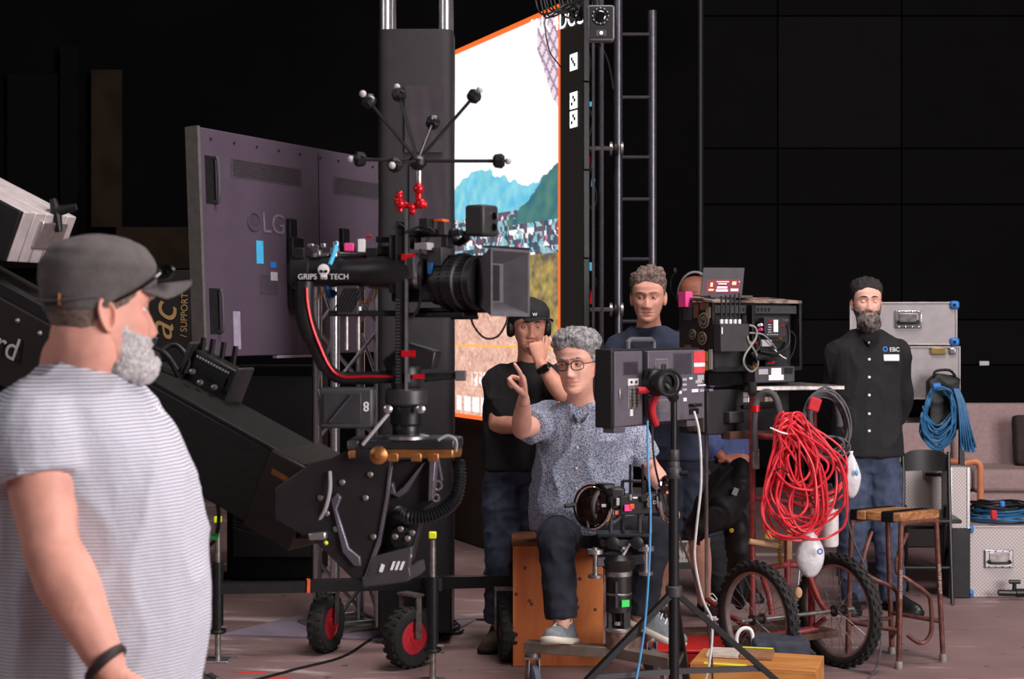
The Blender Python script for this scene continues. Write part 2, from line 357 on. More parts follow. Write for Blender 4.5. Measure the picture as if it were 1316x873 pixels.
def person(label, sp):
    hip = sp['torso'][0][0]; T = thing('person', label, 'person', (hip.x, hip.y, 0)); fat = sp.get('fat', 1.)
    skin, lips, stub = sp['skin']; h = sp['head']; S = h.get('scale', 1.)
    M = Matrix.Translation(h['c']) @ Euler((0, 0, h['yaw'])).to_matrix().to_4x4() @ Euler((h.get('pitch', 0), h.get('roll', 0), 0)).to_matrix().to_4x4() @ Matrix.Scale(S, 4)
    body = MB(); core = MB(); torso_loft(core, sp['torso'], -.036)
    nb = sp['neck']; limb(core, [nb[0], mid(nb[0], M @ V((0, .018, -.06)), .5), M @ V((0, .018, -.055)), M @ V((0, .015, -.02))], [nb[1]*1.2, nb[1], nb[1]*.98, nb[1]*.9])
    for a in sp['arms']:
        sh, el, wr = a['j']
        limb(core, [sh, mid(sh, el, .4), mid(sh, el, .85), el], [.055*fat, .05*fat, .042*fat, .041*fat])
        limb(core, [el, mid(el, wr, .28), mid(el, wr, .7), wr], [.041*fat, .045*fat, .034*fat, .026*fat])
    for l in sp['legs']:
        hp, kn, an = l['j']
        limb(core, [hp, mid(hp, kn, .5), kn], [.082, .076, .056]); limb(core, [kn, mid(kn, an, .3), mid(kn, an, .75), an], [.055, .057, .042, .038])
    vs, ns, fs = organic(core, .0095, 5); body.add(vs, fs)
    for a in sp['arms']:
        if 'hand' in a:
            hb = MB(); hand(hb, a['j'][2], **a['hand']); vs, ns, fs = organic(hb, .0032, 3); body.add(vs, fs)
    H = head_grid(h.get('nose', 1.), h.get('jaw', 1.), h.get('cheek', 0.)); nu = len(H[0]); nv = len(H)-1; hv = [M @ p for r in H for p in r]; o = len(body.v)
    body.v += hv
    for j in range(nv):
        for i in range(nu):
            p = H[j][i]; mi = 0
            if p.y < -.05 and abs(p.x) < .024 and -.0835 < p.z < -.0625 and abs(p.z+.073) < .0105*(1-(abs(p.x)/.025)**2)+.0015: mi = 1
            elif stub and p.z < -.035 and p.y < .03 and p.z < -.05+.4*max(0, p.y+.05): mi = 2
            body.f.append([o+j*nu+i, o+j*nu+(i+1) % nu, o+(j+1)*nu+(i+1) % nu, o+(j+1)*nu+i]); body.mi.append(mi)
    ear_pts(body, M, 1); ear_pts(body, M, -1)
    bo = body.build('body', [skin, lips, stub or skin], T, ang=180)
    # eyes, lids, brows
    closed = h.get('closed', 0)
    for sx in (-1, 1):
        c = V((sx*.031, -.0672, .0005)); e = MB(); R3 = M.to_3x3()
        e.sph(M @ c, .0122*S, 14, 10); e.lathe([(.0052*S, .0110*S), (.0040*S, .0123*S), (.0005, .0126*S)], M @ c, R3 @ V((h.get('gaze', 0), -1, -.05)), 12, mi=1)
        e.build('eye', [EYEW, IRIS], T)
        lid = MB(); n1 = 14; rows = []
        for jj in range(7):
            f0 = (.20 if not closed else -.42); el = f0+(1.5-f0)*jj/6
            rows.append([M @ (c+V((math.sin(az)*math.cos(el), -math.cos(az)*math.cos(el), math.sin(el)))*.0138) for az in [(-1.25+2.5*k/n1) for k in range(n1+1)]])
        lid.add([p for r in rows for p in r], [(a*(n1+1)+b, a*(n1+1)+b+1, (a+1)*(n1+1)+b+1, (a+1)*(n1+1)+b) for a in range(6) for b in range(n1)])
        low = []
        for jj in range(5):
            el = -.24-(1.2)*jj/4; low.append([M @ (c+V((math.sin(az)*math.cos(el), -math.cos(az)*math.cos(el), math.sin(el)))*.0136) for az in [(-1.25+2.5*k/n1) for k in range(n1+1)]])
        lid.add([p for r in low for p in r], [(a*(n1+1)+b, a*(n1+1)+b+1, (a+1)*(n1+1)+b+1, (a+1)*(n1+1)+b) for a in range(4) for b in range(n1)])
        lo = lid.build('eyelid', skin, T, ang=180)
        MB().tube(rows[0], .0009*S, 5).build('lashes', LASH, lo)
        bw = MB(); pts = [V((sx*(.013+.037*t), -.0945+.018*t*t+.003*t, .0225+.0065*math.sin(t*2.4)-.004*t)) for t in [k/7 for k in range(8)]]
        bw.tube([M @ p for p in pts], [S*r for r in (.0026, .0036, .0042, .0042, .0038, .0032, .0024, .0014)], 8); bw.build('eyebrow', h.get('brow', LASH), T)
    # clothes
    sh = sp.get('shirt')
    if sh:
        c = MB(); torso_loft(c, sp['torso'], .006, sh.get('i0', 0), None)
        for a in sp['arms']:
            s_, el, wr = a['j']; t = a.get('sleeve', .55); r0 = sh.get('r0', .075)*fat; r1 = sh.get('r1', .068)*fat
            root = mid(s_, sp['torso'][-3][0], .35)
            if t <= 1: limb(c, [root, s_, mid(s_, el, t*.5), mid(s_, el, t)], [r0*1.05, r0, (r0+r1)/2, r1], sph=False)
            else: limb(c, [root, s_, mid(s_, el, .5), el, mid(el, wr, .5), mid(el, wr, min(1., t-1))], [r0, r0, r0*.88, r0*.8, r1*.72, r1*.58], sph=False)
        vs, ns, fs = organic(c, .0085, sh.get('it', 4)); vs = wrinkle(vs, ns, sh.get('amp', .006), 9, sh.get('st', (1, 1, .6)))
        so = MB().add(vs, fs).build('shirt', sh['m'], T, ang=180, label=sh.get('label'))
        sp['shirt_obj'] = so
    tr = sp.get('trousers')
    if tr:
        c = MB(); e = tr.get('end', 2.)
        secs = sp['torso'][:tr.get('n', 3)]; torso_loft(c, secs, tr.get('g', -.006))
        for l in sp['legs']:
            hp, kn, an = l['j']; r = tr.get('r', (.098, .085, .070, .062, .058))
            (limb(c, [hp, mid(hp, kn, .5), kn], [r[0], r[1], r[2]]) if e > 1 else limb(c, [hp, mid(hp, kn, e*.5), mid(hp, kn, e)], [r[0], r[1], r[2]], sph=False)); (c.sph(hp, r[0], 12, 8) if e <= 1 else None)
            if e > 1: limb(c, [kn, mid(kn, an, .25), mid(kn, an, .7), mid(kn, an, e-1)], [r[2], r[3]*1.05, r[3], r[4]], sph=False); c.sph(kn, r[2], 12, 8)
        vs, ns, fs = organic(c, .0095, 3); vs = wrinkle(vs, ns, tr.get('amp', .007), 11, (1, 1, 1.3))
        MB().add(vs, fs).build(tr.get('name', 'trousers'), tr['m'], T, ang=180, label=tr.get('label'))
    return T, H, M, bo
# ------------------------------------------------------------------ the people
def sk(n, c, l): return mat('skin_'+n, c, .55, var=.1, scale=18, bump=.04, bscale=250, spec=.4), mat('lips_'+n, tuple((a+b)/2 for a, b in zip(c, l)), .5, var=.05)
def secs(L): return [(P(x, y, D), a, b, math.radians(yw)) for x, y, D, a, b, yw in L]
JEAN = mat('denim', (70, 80, 100), .9, rgb2=(44, 52, 70), scale=14, bump=.35, bscale=420); JEAND = mat('dark_denim', (34, 38, 50), .9, rgb2=(20, 23, 33), scale=14, bump=.35, bscale=420)
def hair_fn(front=.064, temple=.03, top=.02, side=.007, nape=-.06, ex=None, soft=.026):
    def f(p):
        h = hairline(p, front, temple, nape); d = (p.z-h)/soft; d = d if p.y < -.02 else d*1.6
        if d <= 0: return 0
        k = max(0, min(1, (p.z-.045)/.05)); t = min(1, d)**.7*(side+(top-side)*k)
        return t+(ex(p)*min(1, d) if ex else 0)
    return f
def beard_fn(T=.008, low=.03, up=-.03, goat=0.):
    def f(p):
        if p.y > .02 or p.z > .0: return 0
        if abs(p.x) < .021 and -.083 < p.z < -.0635: return 0
        if abs(p.x) < .03 and p.z > -.052: return 0
        lim = lerp_tab([(-.1, -.05), (-.07, -.048), (-.04, -.04), (-.015, .0), (.02, .01)], p.y)[0]
        d = (lim-p.z)/.014
        if d <= 0: return 0
        k = max(0, min(1, (-p.z-.07)/.035)); return min(1, d)*(T+low*k*gs(p.x, .035)*(1 if p.y < 0 else .4))
    return f
def jaw_beard(p):
    b = beard_fn(.006, .014)(p)
    if p.z > -.03: return 0
    return b*max(0, min(1, (-.018-p.y)/.05)) if p.z > -.095 else b
def cap(T, H, M, m, brim_m, fr=.042, bk=.02, brim=.075, dz=-.012, label=None, up=.0, droop=.018, rot=0.):
    M = M @ Euler((0, 0, rot)).to_matrix().to_4x4()
    def f(p):
        h = lerp_tab([(-.1, fr), (-.04, fr-.006), (.03, bk+.004), (.1, bk)], p.y)[0]
        if p.z < h: return 0
        return .007+.012*gs(p.z-.1, .03)+.006*max(0, -p.y/.09)*min(1, (p.z-h)/.02)
    c = shell('cap', H, M, f, m, T, .15, 30, inner=.002)
    if label: c['label'] = label
    b = MB()
    def g(u, v):
        a = (u-.5)*2*1.12; x = math.sin(a)*.079*(1-.04*v); y = -.03-math.cos(a)*.062-v*brim*(math.cos(a*1.05)**.6 if abs(a*1.05) < PI/2 else 0)
        return M @ V((x, y, fr+.004+up*v+dz*v-droop*(x/.079)**2*(.4+v)))
    b.slab(18, 6, g, (M.to_3x3() @ V((0, 0, -.0035)))); b.build('brim', brim_m, c)
    return c
# --- man in cap and striped tee
PB = mat('cap_grey', (92, 86, 86), .9, var=.12, scale=40, bump=.3, bscale=300)
STR = mat('striped_jersey', (224, 224, 232), .9, rgb2=(122, 126, 146), kind='stripe', scale=50, ramp=(.30, .55), bump=.25, bscale=60)
skF, lpF = sk('ruddy', (222, 160, 142), (180, 110, 100))
W1 = mat('white_beard', (226, 222, 222), .9, rgb2=(178, 172, 172), scale=120, bump=.8, bscale=220)
sp = dict(skin=(skF, lpF, None), fat=1.2, torso=secs([(112, 1000, 2.9, .17, .16, 92), (118, 878, 2.9, .195, .2, 92), (118, 800, 2.9, .205, .212, 92), (117, 720, 2.9, .21, .213, 92), (113, 655, 2.9, .212, .206, 92), (108, 600, 2.9, .215, .193, 92), (103, 552, 2.9, .215, .170, 92), (99, 512, 2.9, .19, .128, 92), (103, 484, 2.9, .13, .085, 92), (108, 464, 2.9, .085, .060, 92)]),
    neck=(P(112, 470, 2.9), .074), head=dict(c=P(128, 397, 2.86), yaw=math.radians(123), pitch=.02, jaw=1.08, cheek=.004, brow=W1),
    arms=[dict(j=(P(46, 566, 2.72), P(66, 706, 2.66), P(140, 858, 2.62)), sleeve=.40, hand=dict(d=(.25, -.05, -1), n=(0, 1, 0), s=(1, 0, 0), curls=RELAX)), dict(j=(P(138, 545, 3.09), P(140, 706, 3.14), P(190, 850, 3.1)), sleeve=.45, hand=dict(d=(.25, 0, -1), n=(0, -1, 0), s=(1, 0, 0), curls=RELAX))],
    legs=[dict(j=(P(115, 985, 2.81), V((-.77, 2.79, .45)), V((-.80, 2.78, .09)))), dict(j=(P(115, 985, 3.0), V((-.76, 3.03, .45)), V((-.79, 3.04, .09))))],
    shirt=dict(m=STR, i0=1, amp=.008, r0=.076, r1=.07), trousers=dict(m=JEAN, n=3, g=-.02))
T, H, M, bo = person('man in grey cap and white and grey striped T-shirt watching from beside the crane', sp)
for y in (2.78, 3.04): shoe(T, (-.79, y, 0), (1, -.05, 0), (0, 0, 1), mat('grey_canvas', (104, 108, 116), .9, bump=.2), WHT)
cp = cap(T, H, M, PB, PB, .043, -.004, .082, .012, droop=.034)
st = MB(); st.tube([M @ V(p) for p in cr([(-.075, .03, .018), (-.062, .075, .014), (-.03, .103, .012), (0, .109, .012)], 4)], .011, 8, flat=.25, up=M.to_3x3() @ V((0, 0, 1))); so = st.build('strap', PB, cp)
MB().box(M @ V((-.052, .089, .014)), (.018, .004, .022), M.to_3x3() @ Euler((0, 0, -.62)).to_matrix()).build('buckle', BRS, so, bevel=.001)
em = MB()
for k in range(5): em.sph(M @ V((-.018+.009*k, -.096+.0*k, .078+.004*math.sin(k*2))), (.005, .005, .007), 8, 6, mi=k % 2)
em.build('cap_emblem', [WHT, RED], cp)
def bald(p):  # short back and sides below the cap
    h = hairline(p, .064, .02, -.05); return min(1, (p.z-h)/.02)*.003 if p.z > h else 0
shell('hair', H, M, bald, mat('grey_brown_hair', (128, 108, 98), .9, rgb2=(96, 78, 70), scale=150), T, .5, 90)
shell('beard', H, M, jaw_beard, W1, T, .35, 130, amp2=.002)
sg = MB(); sg.tube([M @ V(p) for p in cr([(-.086, .0, .012), (-.09, -.04, .034), (-.076, -.082, .062), (-.05, -.1, .075)], 4)], .0045, 8, flat=.6)
for sx in (-1, 1): sg.sph(M @ V((sx*.036, -.112, .07)), (.034, .012, .016), 12, 8, M.to_3x3() @ Euler((.7, 0, 0)).to_matrix())
sg.build('sunglasses', mat('glossy_black', (14, 14, 15), .12), T)
wv = P(134, 850, 2.62); dv = (P(140, 858, 2.62)-P(66, 706, 2.66)).normalized()
MB().torus(wv+dv*.005, dv+V((.3, 0, .1)), .037, .0055, 28, 8, flat=1.6).build('bracelet', mat('leather_bracelet', (40, 26, 26), .6), T)
p_, n_ = hit(sp['shirt_obj'], 205, 528); u_, v_, d_ = axes(n_); MB().box(p_, (.03, .024, .004), Matrix((u_, v_, d_)).transposed()).build('name_sticker', WHT, T)
# --- seated man pointing
FLO = mat('speckled_shirt', (166, 172, 190), .9, rgb2=(62, 74, 104), kind='voronoi', scale=150, ramp=(.30, .52), bump=.3, bscale=60)
skS, lpS = sk('fair', (228, 172, 152), (196, 120, 112)); GH = mat('silver_hair', (176, 174, 176), .75, rgb2=(84, 80, 80), scale=60, ramp=(.3, .7), bump=.9, bscale=140)
GSH = mat('grey_canvas_shoe', (118, 124, 130), .9, var=.15, scale=60, bump=.3, bscale=400); SOLE = mat('cream_rubber', (214, 206, 190), .7, var=.05)
sp = dict(skin=(skS, lpS, None), torso=secs([(747, 700, 7.08, .19, .14, 0), (747, 682, 7.05, .225, .17, 0), (746, 655, 7.04, .235, .18, 0), (748, 622, 7.02, .22, .165, -2), (750, 590, 6.98, .215, .15, -4), (752, 560, 6.94, .215, .14, -6), (752, 540, 6.91, .205, .12, -6), (750, 526, 6.88, .15, .09, -6), (747, 517, 6.86, .08, .07, -6)]),
    neck=(P(746, 525, 6.88), .058), head=dict(c=P(742, 467, 6.74), yaw=-.40, pitch=.06, roll=-.05, scale=1.08, brow=GH, gaze=-.35),
    arms=[dict(j=(P(699, 540, 6.95), P(670, 553, 6.72), P(673, 511, 6.56)), sleeve=.62, hand=dict(d=(-.05, -.35, 1), n=(-.75, -.2, .25), s=(.0, -1, -.3), curls=[(.35, .1, .05), (1.3, 1.4, .9), (1.45, 1.5, .9), (1.5, 1.5, .9)], thumb=(.75, .45, .6), tcurl=.5)),
          dict(j=(P(806, 548, 6.95), P(838, 604, 6.98), P(862, 640, 6.76)), sleeve=.72, hand=dict(d=(.25, -.4, -.8), n=(-1, 0, -.2), s=(0, -1, .2), curls=GRIP))],
    legs=[dict(j=(P(722, 690, 7.0), P(714, 690, 6.62), P(722, 800, 6.56))), dict(j=(P(775, 690, 7.0), P(842, 688, 6.66), P(822, 790, 6.72)))],
    shirt=dict(m=FLO, i0=1, amp=.011, r0=.085, r1=.08), trousers=dict(m=JEAND, n=3, g=-.016, end=1.97, r=(.1, .092, .08, .073, .074)))
T, H, M, bo = person('seated man in glasses and blue speckled shirt pointing, on the orange crate', sp)
def wavy(p): return .012*max(0, min(1, (p.z-.06)/.03))*(.6+.9*noise.noise(V((p.x*26, p.y*26, p.z*10))))+.006*max(0, -p.y/.09)*gs(p.z-.085, .02)
shell('hair', H, M, hair_fn(.064, .03, .021, .006, -.055, wavy), GH, T, .35, 75, flow=(1.6, .6, .6), amp2=.003)
gl = MB(); GLS = mat('spectacle_frame', (38, 30, 30), .35)
for sx in (-1, 1):
    gl.tube([M @ V((sx*.033+.0245*math.copysign(abs(math.cos(a))**.8, math.cos(a)), -.0955+.012*abs(sx*.033+.0245*math.cos(a))/.055, -.003+.0185*math.copysign(abs(math.sin(a))**.85, math.sin(a)))) for a in [2*PI*k/20 for k in range(20)]], .0018*1.08, 6, closed=True)
    gl.tube([M @ V(p) for p in ((sx*.057, -.083, .004), (sx*.074, -.06, .004), (sx*.079, .0, .004), (sx*.078, .02, -.008))], .0018, 6)
gl.tube([M @ V(p) for p in ((-.009, -.097, .004), (0, -.101, .007), (.009, -.097, .004))], .0018, 6); gl.build('glasses', GLS, T)
# collar, placket, buttons
so = sp['shirt_obj']; cl = MB()
for sx in (-1, 1):
    o = P(747+sx*4, 523, 6.80); cl.slab(4, 2, lambda u, v, sx=sx: P(747+sx*(6+u*15-v*4), 538-u*26+v*(8+4*u), 6.765+.10*u+.01*v), (0, -.004, 0))
cl.build('collar', FLO, so)
bt = MB()
for k, (x, y) in enumerate(((744, 548), (742, 575), (741, 602), (741, 628), (742, 650))): bt.lathe([(.0062, -.002), (.0062, .004), (.003, .005)], hit(so, x, y)[0], (0, -1, 0), 10)
bt.build('buttons', mat('pearl_button', (216, 190, 178), .4), so)
shoe(T, P(727, 829, 6.6), (-.42, -1, .22), (-.05, .2, 1), GSH, SOLE, .285)
shoe(T, P(822, 808, 6.74), (.85, -.35, -.36), (.2, 0, 1), GSH, SOLE, .285)
# --- man in black tee with headphones
skB, lpB = sk('tan', (198, 140, 118), (160, 96, 88)); BT = mat('black_tee', (22, 22, 24), .92, var=.15, bump=.3, bscale=50)
sp = dict(skin=(skB, lpB, None), fat=1.0, torso=secs([(657, 622, 7.52, .15, .11, 8), (660, 604, 7.5, .155, .125, 8), (661, 580, 7.5, .15, .12, 8), (664, 545, 7.5, .155, .12, 8), (670, 515, 7.5, .175, .125, 8), (676, 492, 7.5, .18, .115, 8), (680, 478, 7.5, .15, .09, 8), (681, 466, 7.48, .08, .07, 8)]),
    neck=(P(681, 470, 7.48), .056), head=dict(c=P(680, 420, 7.40), yaw=.12, pitch=.05, scale=1.0, brow=mat('brown_brow', (70, 52, 44), .9), gaze=.1),
    arms=[dict(j=(P(640, 490, 7.48), P(638, 546, 7.42), P(690, 548, 7.2)), sleeve=.5, hand=dict(d=(1, .0, .1), n=(0, 1, 0), s=(0, 0, 1), curls=RELAX)),
          dict(j=(P(714, 490, 7.46), P(722, 506, 7.2), P(694, 466, 7.22)), sleeve=.45, hand=dict(d=(-.2, .12, 1), n=(-.35, 1, -.1), s=(1, 0, 0), curls=[(1.2, 1.4, .8), (1.35, 1.4, .8), (1.4, 1.4, .8), (1.4, 1.4, .8)], thumb=(.9, .5, .2), tcurl=.1))],
    legs=[dict(j=(P(645, 625, 7.5), P(644, 712, 7.47), P(640, 800, 7.52))), dict(j=(P(675, 625, 7.54), P(678, 712, 7.56), P(680, 800, 7.65)))],
    shirt=dict(m=BT, i0=1, amp=.008, r0=.076, r1=.07), trousers=dict(m=JEAN, n=4, g=-.016, end=1.98, r=(.1, .092, .08, .074, .074)))
T, H, M, bo = person('man in black T-shirt, black cap and headphones, fist at his mouth', sp)
BC = mat('black_cap', (26, 26, 28), .85, bump=.2, bscale=300); c = cap(T, H, M, BC, BC, .046, .012, .068, -.004, rot=.45)
text('W', c, WHT, M @ V((.012, -.112, .062)), M.to_3x3() @ V((1, .1, 0)), M.to_3x3() @ V((0, .3, 1)), .022, 'cap_emblem')
hp = MB(); R3 = M.to_3x3()
for sx in (-1, 1): hp.lathe([(.03, 0), (.038, .006), (.038, .022), (.03, .03), (.01, .031)], M @ V((sx*.074, .01, -.012)), R3 @ V((sx, 0, 0)), 20)
hp.tube([M @ V((math.cos(a)*.095, .015, -.0+math.sin(a)*.135)) for a in [PI*k/16 for k in range(17)]], .009, 8, flat=.5)
hp.build('headphones', BLK, T)
wl = P(694, 466, 7.22); wd = (P(694, 466, 7.22)-P(722, 506, 7.2)).normalized()
MB().torus(wl-wd*.035, wd, .033, .006, 28, 6, flat=2.2).build('watch_strap', BLK, T); MB().box(wl-wd*.035+V((.0, -.038, .0)), (.04, .012, .036), (0, -.6, 0)).build('watch', mat('watch_glass', (16, 16, 20), .15), T, bevel=.004)
for x, y, D in ((640, 829, 7.55), (680, 829, 7.67)): p = P(x, y, D); shoe(T, (p.x, p.y, 0), (-.3, -1, 0), (0, 0, 1), mat('brown_suede', (72, 56, 48), .9, var=.2), mat('brown_sole', (48, 38, 34), .8), .29, boot=True, lace=None)
# --- man in navy tee
skN, lpN = sk('light', (216, 158, 138), (184, 112, 104)); NV = mat('navy_tee', (44, 52, 72), .92, var=.12, bump=.3, bscale=50)
sp = dict(skin=(skN, lpN, None), torso=secs([(872, 610, 8.15, .16, .12, 0), (868, 590, 8.12, .175, .13, 0), (862, 560, 8.1, .175, .13, 0), (854, 520, 8.06, .18, .13, -4), (846, 480, 8.03, .195, .135, -6), (839, 450, 8.0, .205, .125, -6), (836, 432, 8.0, .17, .1, -6), (834, 420, 7.98, .085, .07, -6)]),
    neck=(P(834, 426, 7.98), .06), head=dict(c=P(833, 381, 7.92), yaw=-.14, pitch=.1, scale=1.08, brow=mat('fair_brow', (140, 104, 88), .9), closed=0, gaze=-.2),
    arms=[dict(j=(P(796, 448, 8.0), P(786, 512, 7.9), P(850, 530, 7.74)), sleeve=.6, hand=dict(d=(1, 0, .1), n=(0, 1, 0), s=(0, 0, 1), curls=RELAX)), dict(j=(P(880, 448, 8.0), P(893, 512, 7.92), P(835, 540, 7.7)), sleeve=.6, hand=dict(d=(-1, 0, .1), n=(0, 1, 0), s=(0, 0, 1), curls=RELAX))],
    legs=[dict(j=(P(856, 618, 8.12), P(850, 700, 8.1), P(846, 780, 8.18))), dict(j=(P(890, 618, 8.14), P(899, 700, 8.12), P(905, 772, 8.3)))],
    shirt=dict(m=NV, i0=1, amp=.007, r0=.08, r1=.074), trousers=dict(name='shorts', m=mat('navy_shorts', (34, 40, 58), .9, bump=.2), n=4, g=-.016, end=.9, r=(.105, .1, .098, 0, 0)))
T, H, M, bo = person('man in navy T-shirt and shorts with tousled greying hair, behind the monitor', sp)
def tous(p): return .020*max(0, min(1, (p.z-.07)/.03))*(.55+1.2*noise.noise(V((p.x*38, p.y*24, p.z*5+3))))
shell('hair', H, M, hair_fn(.068, .036, .012, .004, -.055, tous), mat('greying_hair', (142, 122, 112), .85, rgb2=(78, 62, 56), scale=70, bump=.9, bscale=150), T, .4, 80, flow=(1.5, .7, .6), amp2=.003)
CONV = mat('black_canvas', (28, 28, 30), .9)
for a, d in ((P(846, 797, 8.22), (-.1, -1, 0)), (P(908, 790, 8.36), (.25, -1, 0))): shoe(T, (a.x, a.y, .0), d, (0, 0, 1), CONV, WHT, .28)
# --- bearded man in black shirt, hands behind his back
skM, lpM = sk('pale', (226, 174, 156), (190, 122, 116)); BS = mat('black_shirt', (22, 22, 24), .85, var=.12, bump=.25, bscale=60)
sp = dict(skin=(skM, lpM, None), torso=secs([(1116, 606, 8.5, .165, .11, 0), (1115, 586, 8.5, .185, .13, 0), (1115, 560, 8.5, .183, .13, 0), (1114, 530, 8.5, .18, .125, 0), (1114, 495, 8.5, .185, .13, 0), (1115, 465, 8.5, .2, .13, 0), (1115, 447, 8.5, .2, .115, 0), (1115, 434, 8.5, .15, .09, 0), (1115, 423, 8.48, .075, .07, 0)]),
    neck=(P(1115, 430, 8.48), .056), head=dict(c=P(1114, 389, 8.42), yaw=-.06, pitch=-.06, scale=.98, brow=mat('dark_brow', (40, 30, 28), .9), closed=1),
    arms=[dict(j=(P(1078, 454, 8.5), P(1070, 515, 8.6), P(1098, 566, 8.72)), sleeve=1.95, hand=dict(d=(.5, .2, -.8), n=(0, 1, 0), s=(0, 0, -1), curls=RELAX)), dict(j=(P(1152, 454, 8.5), P(1160, 515, 8.6), P(1132, 566, 8.74)), sleeve=1.95, hand=dict(d=(-.5, .2, -.8), n=(0, 1, 0), s=(0, 0, -1), curls=RELAX))],
    legs=[dict(j=(P(1096, 606, 8.5), P(1096, 690, 8.48), P(1096, 772, 8.54))), dict(j=(P(1135, 606, 8.5), P(1141, 690, 8.48), P(1148, 772, 8.5)))],
    shirt=dict(m=BS, i0=1, amp=.008, r0=.078, r1=.085), trousers=dict(m=mat('blue_denim', (70, 82, 108), .9, rgb2=(46, 56, 78), scale=14, bump=.35, bscale=420), n=4, g=-.016, end=1.98, r=(.105, .095, .082, .075, .07)))
T, H, M, bo = person('bearded man in black button shirt and jeans, hands behind his back', sp)
shell('hair', H, M, hair_fn(.068, .038, .015, .0025, -.055, lambda p: .012*max(0, min(1, (p.z-.075)/.03))*(.5+.8*noise.noise(V((p.x*40, p.y*20, p.z*10))))), mat('dark_hair', (44, 38, 38), .8, var=.4, scale=80, bump=.8, bscale=150), T, .4, 80, amp2=.003)
shell('beard', H, M, beard_fn(.006, .046), mat('grey_beard', (128, 118, 114), .9, rgb2=(52, 42, 40), scale=46, ramp=(.35, .6), bump=.9, bscale=150), T, .3, 90, amp2=.003)
so = sp['shirt_obj']; bt = MB()
for y in (441, 462, 485, 508, 532, 554): bt.lathe([(.0075, -.002), (.0075, .005), (.004, .007)], hit(so, 1117, y)[0], (0, -1, 0), 12)
bt.build('buttons', WHT, so)
bdg = hit(so, 1145, 460)[0]+V((0, -.008, 0)); MB().box(bdg, (.088, .012, .036), (-.08, 0, .12)).build('name_badge', WHT, so, bevel=.004)
lg = MB(); lg.torus(hit(so, 1137.5, 449)[0], (0, -1, 0), .011, .005, 16, 6); lg.build('shirt_emblem', BLU, so)
text('EBC', so, WHT, hit(so, 1149, 449.5)[0]+V((0, -.012, 0)), (1, .1, 0), (0, 0, 1), .032, 'shirt_lettering')
cl = MB()
for sx in (-1, 1): cl.slab(4, 2, lambda u, v, sx=sx: P(1116+sx*(2+u*16-v*2), 441-u*18+v*(6+3*u), 8.375+.10*u), (0, -.004, 0))
cl.build('collar', BS, so)
for x, d in ((1096, (-.25, -1, 0)), (1150, (.45, -1, 0))): p = P(x, 786, 8.5); shoe(T, (p.x, p.y, 0), d, (0, 0, 1), mat('black_leather', (20, 19, 20), .4), BLK, .29, lace=None)
# --- crew member with headset behind the cart
skH, lpH = sk('dark', (132, 78, 62), (110, 60, 54)); BJ = mat('blue_jacket', (52, 64, 104), .9, var=.2, bump=.3, bscale=60)
sp = dict(skin=(skH, lpH, None), torso=secs([(925, 612, 8.8, .16, .12, 0), (923, 590, 8.8, .19, .14, 0), (918, 550, 8.8, .19, .14, 0), (908, 510, 8.8, .19, .14, 0), (900, 470, 8.8, .2, .14, 0), (897, 446, 8.8, .19, .12, 0), (896, 430, 8.8, .14, .09, 0), (895, 420, 8.78, .08, .07, 0)]),
    neck=(P(895, 426, 8.78), .058), head=dict(c=P(893, 384, 8.72), yaw=-.35, pitch=.12, scale=1.05),
    arms=[dict(j=(P(860, 455, 8.8), P(884, 540, 8.6), P(930, 590, 8.65)), sleeve=1.8, hand=dict(d=(1, -.2, .15), n=(0, .4, -1), s=(-.2, -1, .2), curls=[(.3, .3, .2)]*4)), dict(j=(P(936, 455, 8.8), P(975, 530, 8.75), P(1012, 560, 8.6)), sleeve=1.8, hand=dict(d=(.6, -.6, .2), n=(0, .4, -1), s=(-1, -.2, .0), curls=[(.5, .4, .2)]*4))],
    legs=[dict(j=(P(908, 618, 8.8), P(915, 700, 8.8), P(930, 775, 8.9))), dict(j=(P(940, 618, 8.8), P(950, 700, 8.8), P(962, 775, 8.9)))],
    shirt=dict(m=BJ, i0=1, amp=.01, r0=.085, r1=.095), trousers=dict(m=mat('black_trousers', (24, 24, 27), .9, bump=.2), n=4, end=1.98))
T, H, M, bo = person('crew member in blue jacket and headset, half hidden behind the equipment cart', sp)
R3 = M.to_3x3(); hs = MB()
for sx in (-1, 1): hs.lathe([(.03, 0), (.036, .006), (.036, .02), (.028, .03), (.01, .031)], M @ V((sx*.074, .01, -.012)), R3 @ V((sx, 0, 0)), 20)
ho = hs.build('headset', BLK, T)
MB().tube([M @ V((math.cos(a)*.098, .015, math.sin(a)*.142)) for a in [PI*k/16 for k in range(17)]], .007, 8, flat=.5).build('headband', mat('grey_band', (120, 118, 120), .5), ho)
mc = MB(); mc.tube(cr([M @ V(p) for p in ((-.1, .0, -.0), (-.125, -.02, .05), (-.12, -.02, .11), (-.105, -.02, .14))], 4), .003, 6); mc.sph(M @ V((-.1, -.02, .152)), (.012, .012, .018), 10, 8); mc.build('microphone', BLK, ho)
for p in (P(930, 790, 8.9), P(962, 790, 8.9)): shoe(T, (p.x, p.y, 0), (.1, -1, 0), (0, 0, 1), mat('black_leather'), BLK, .28, lace=None)
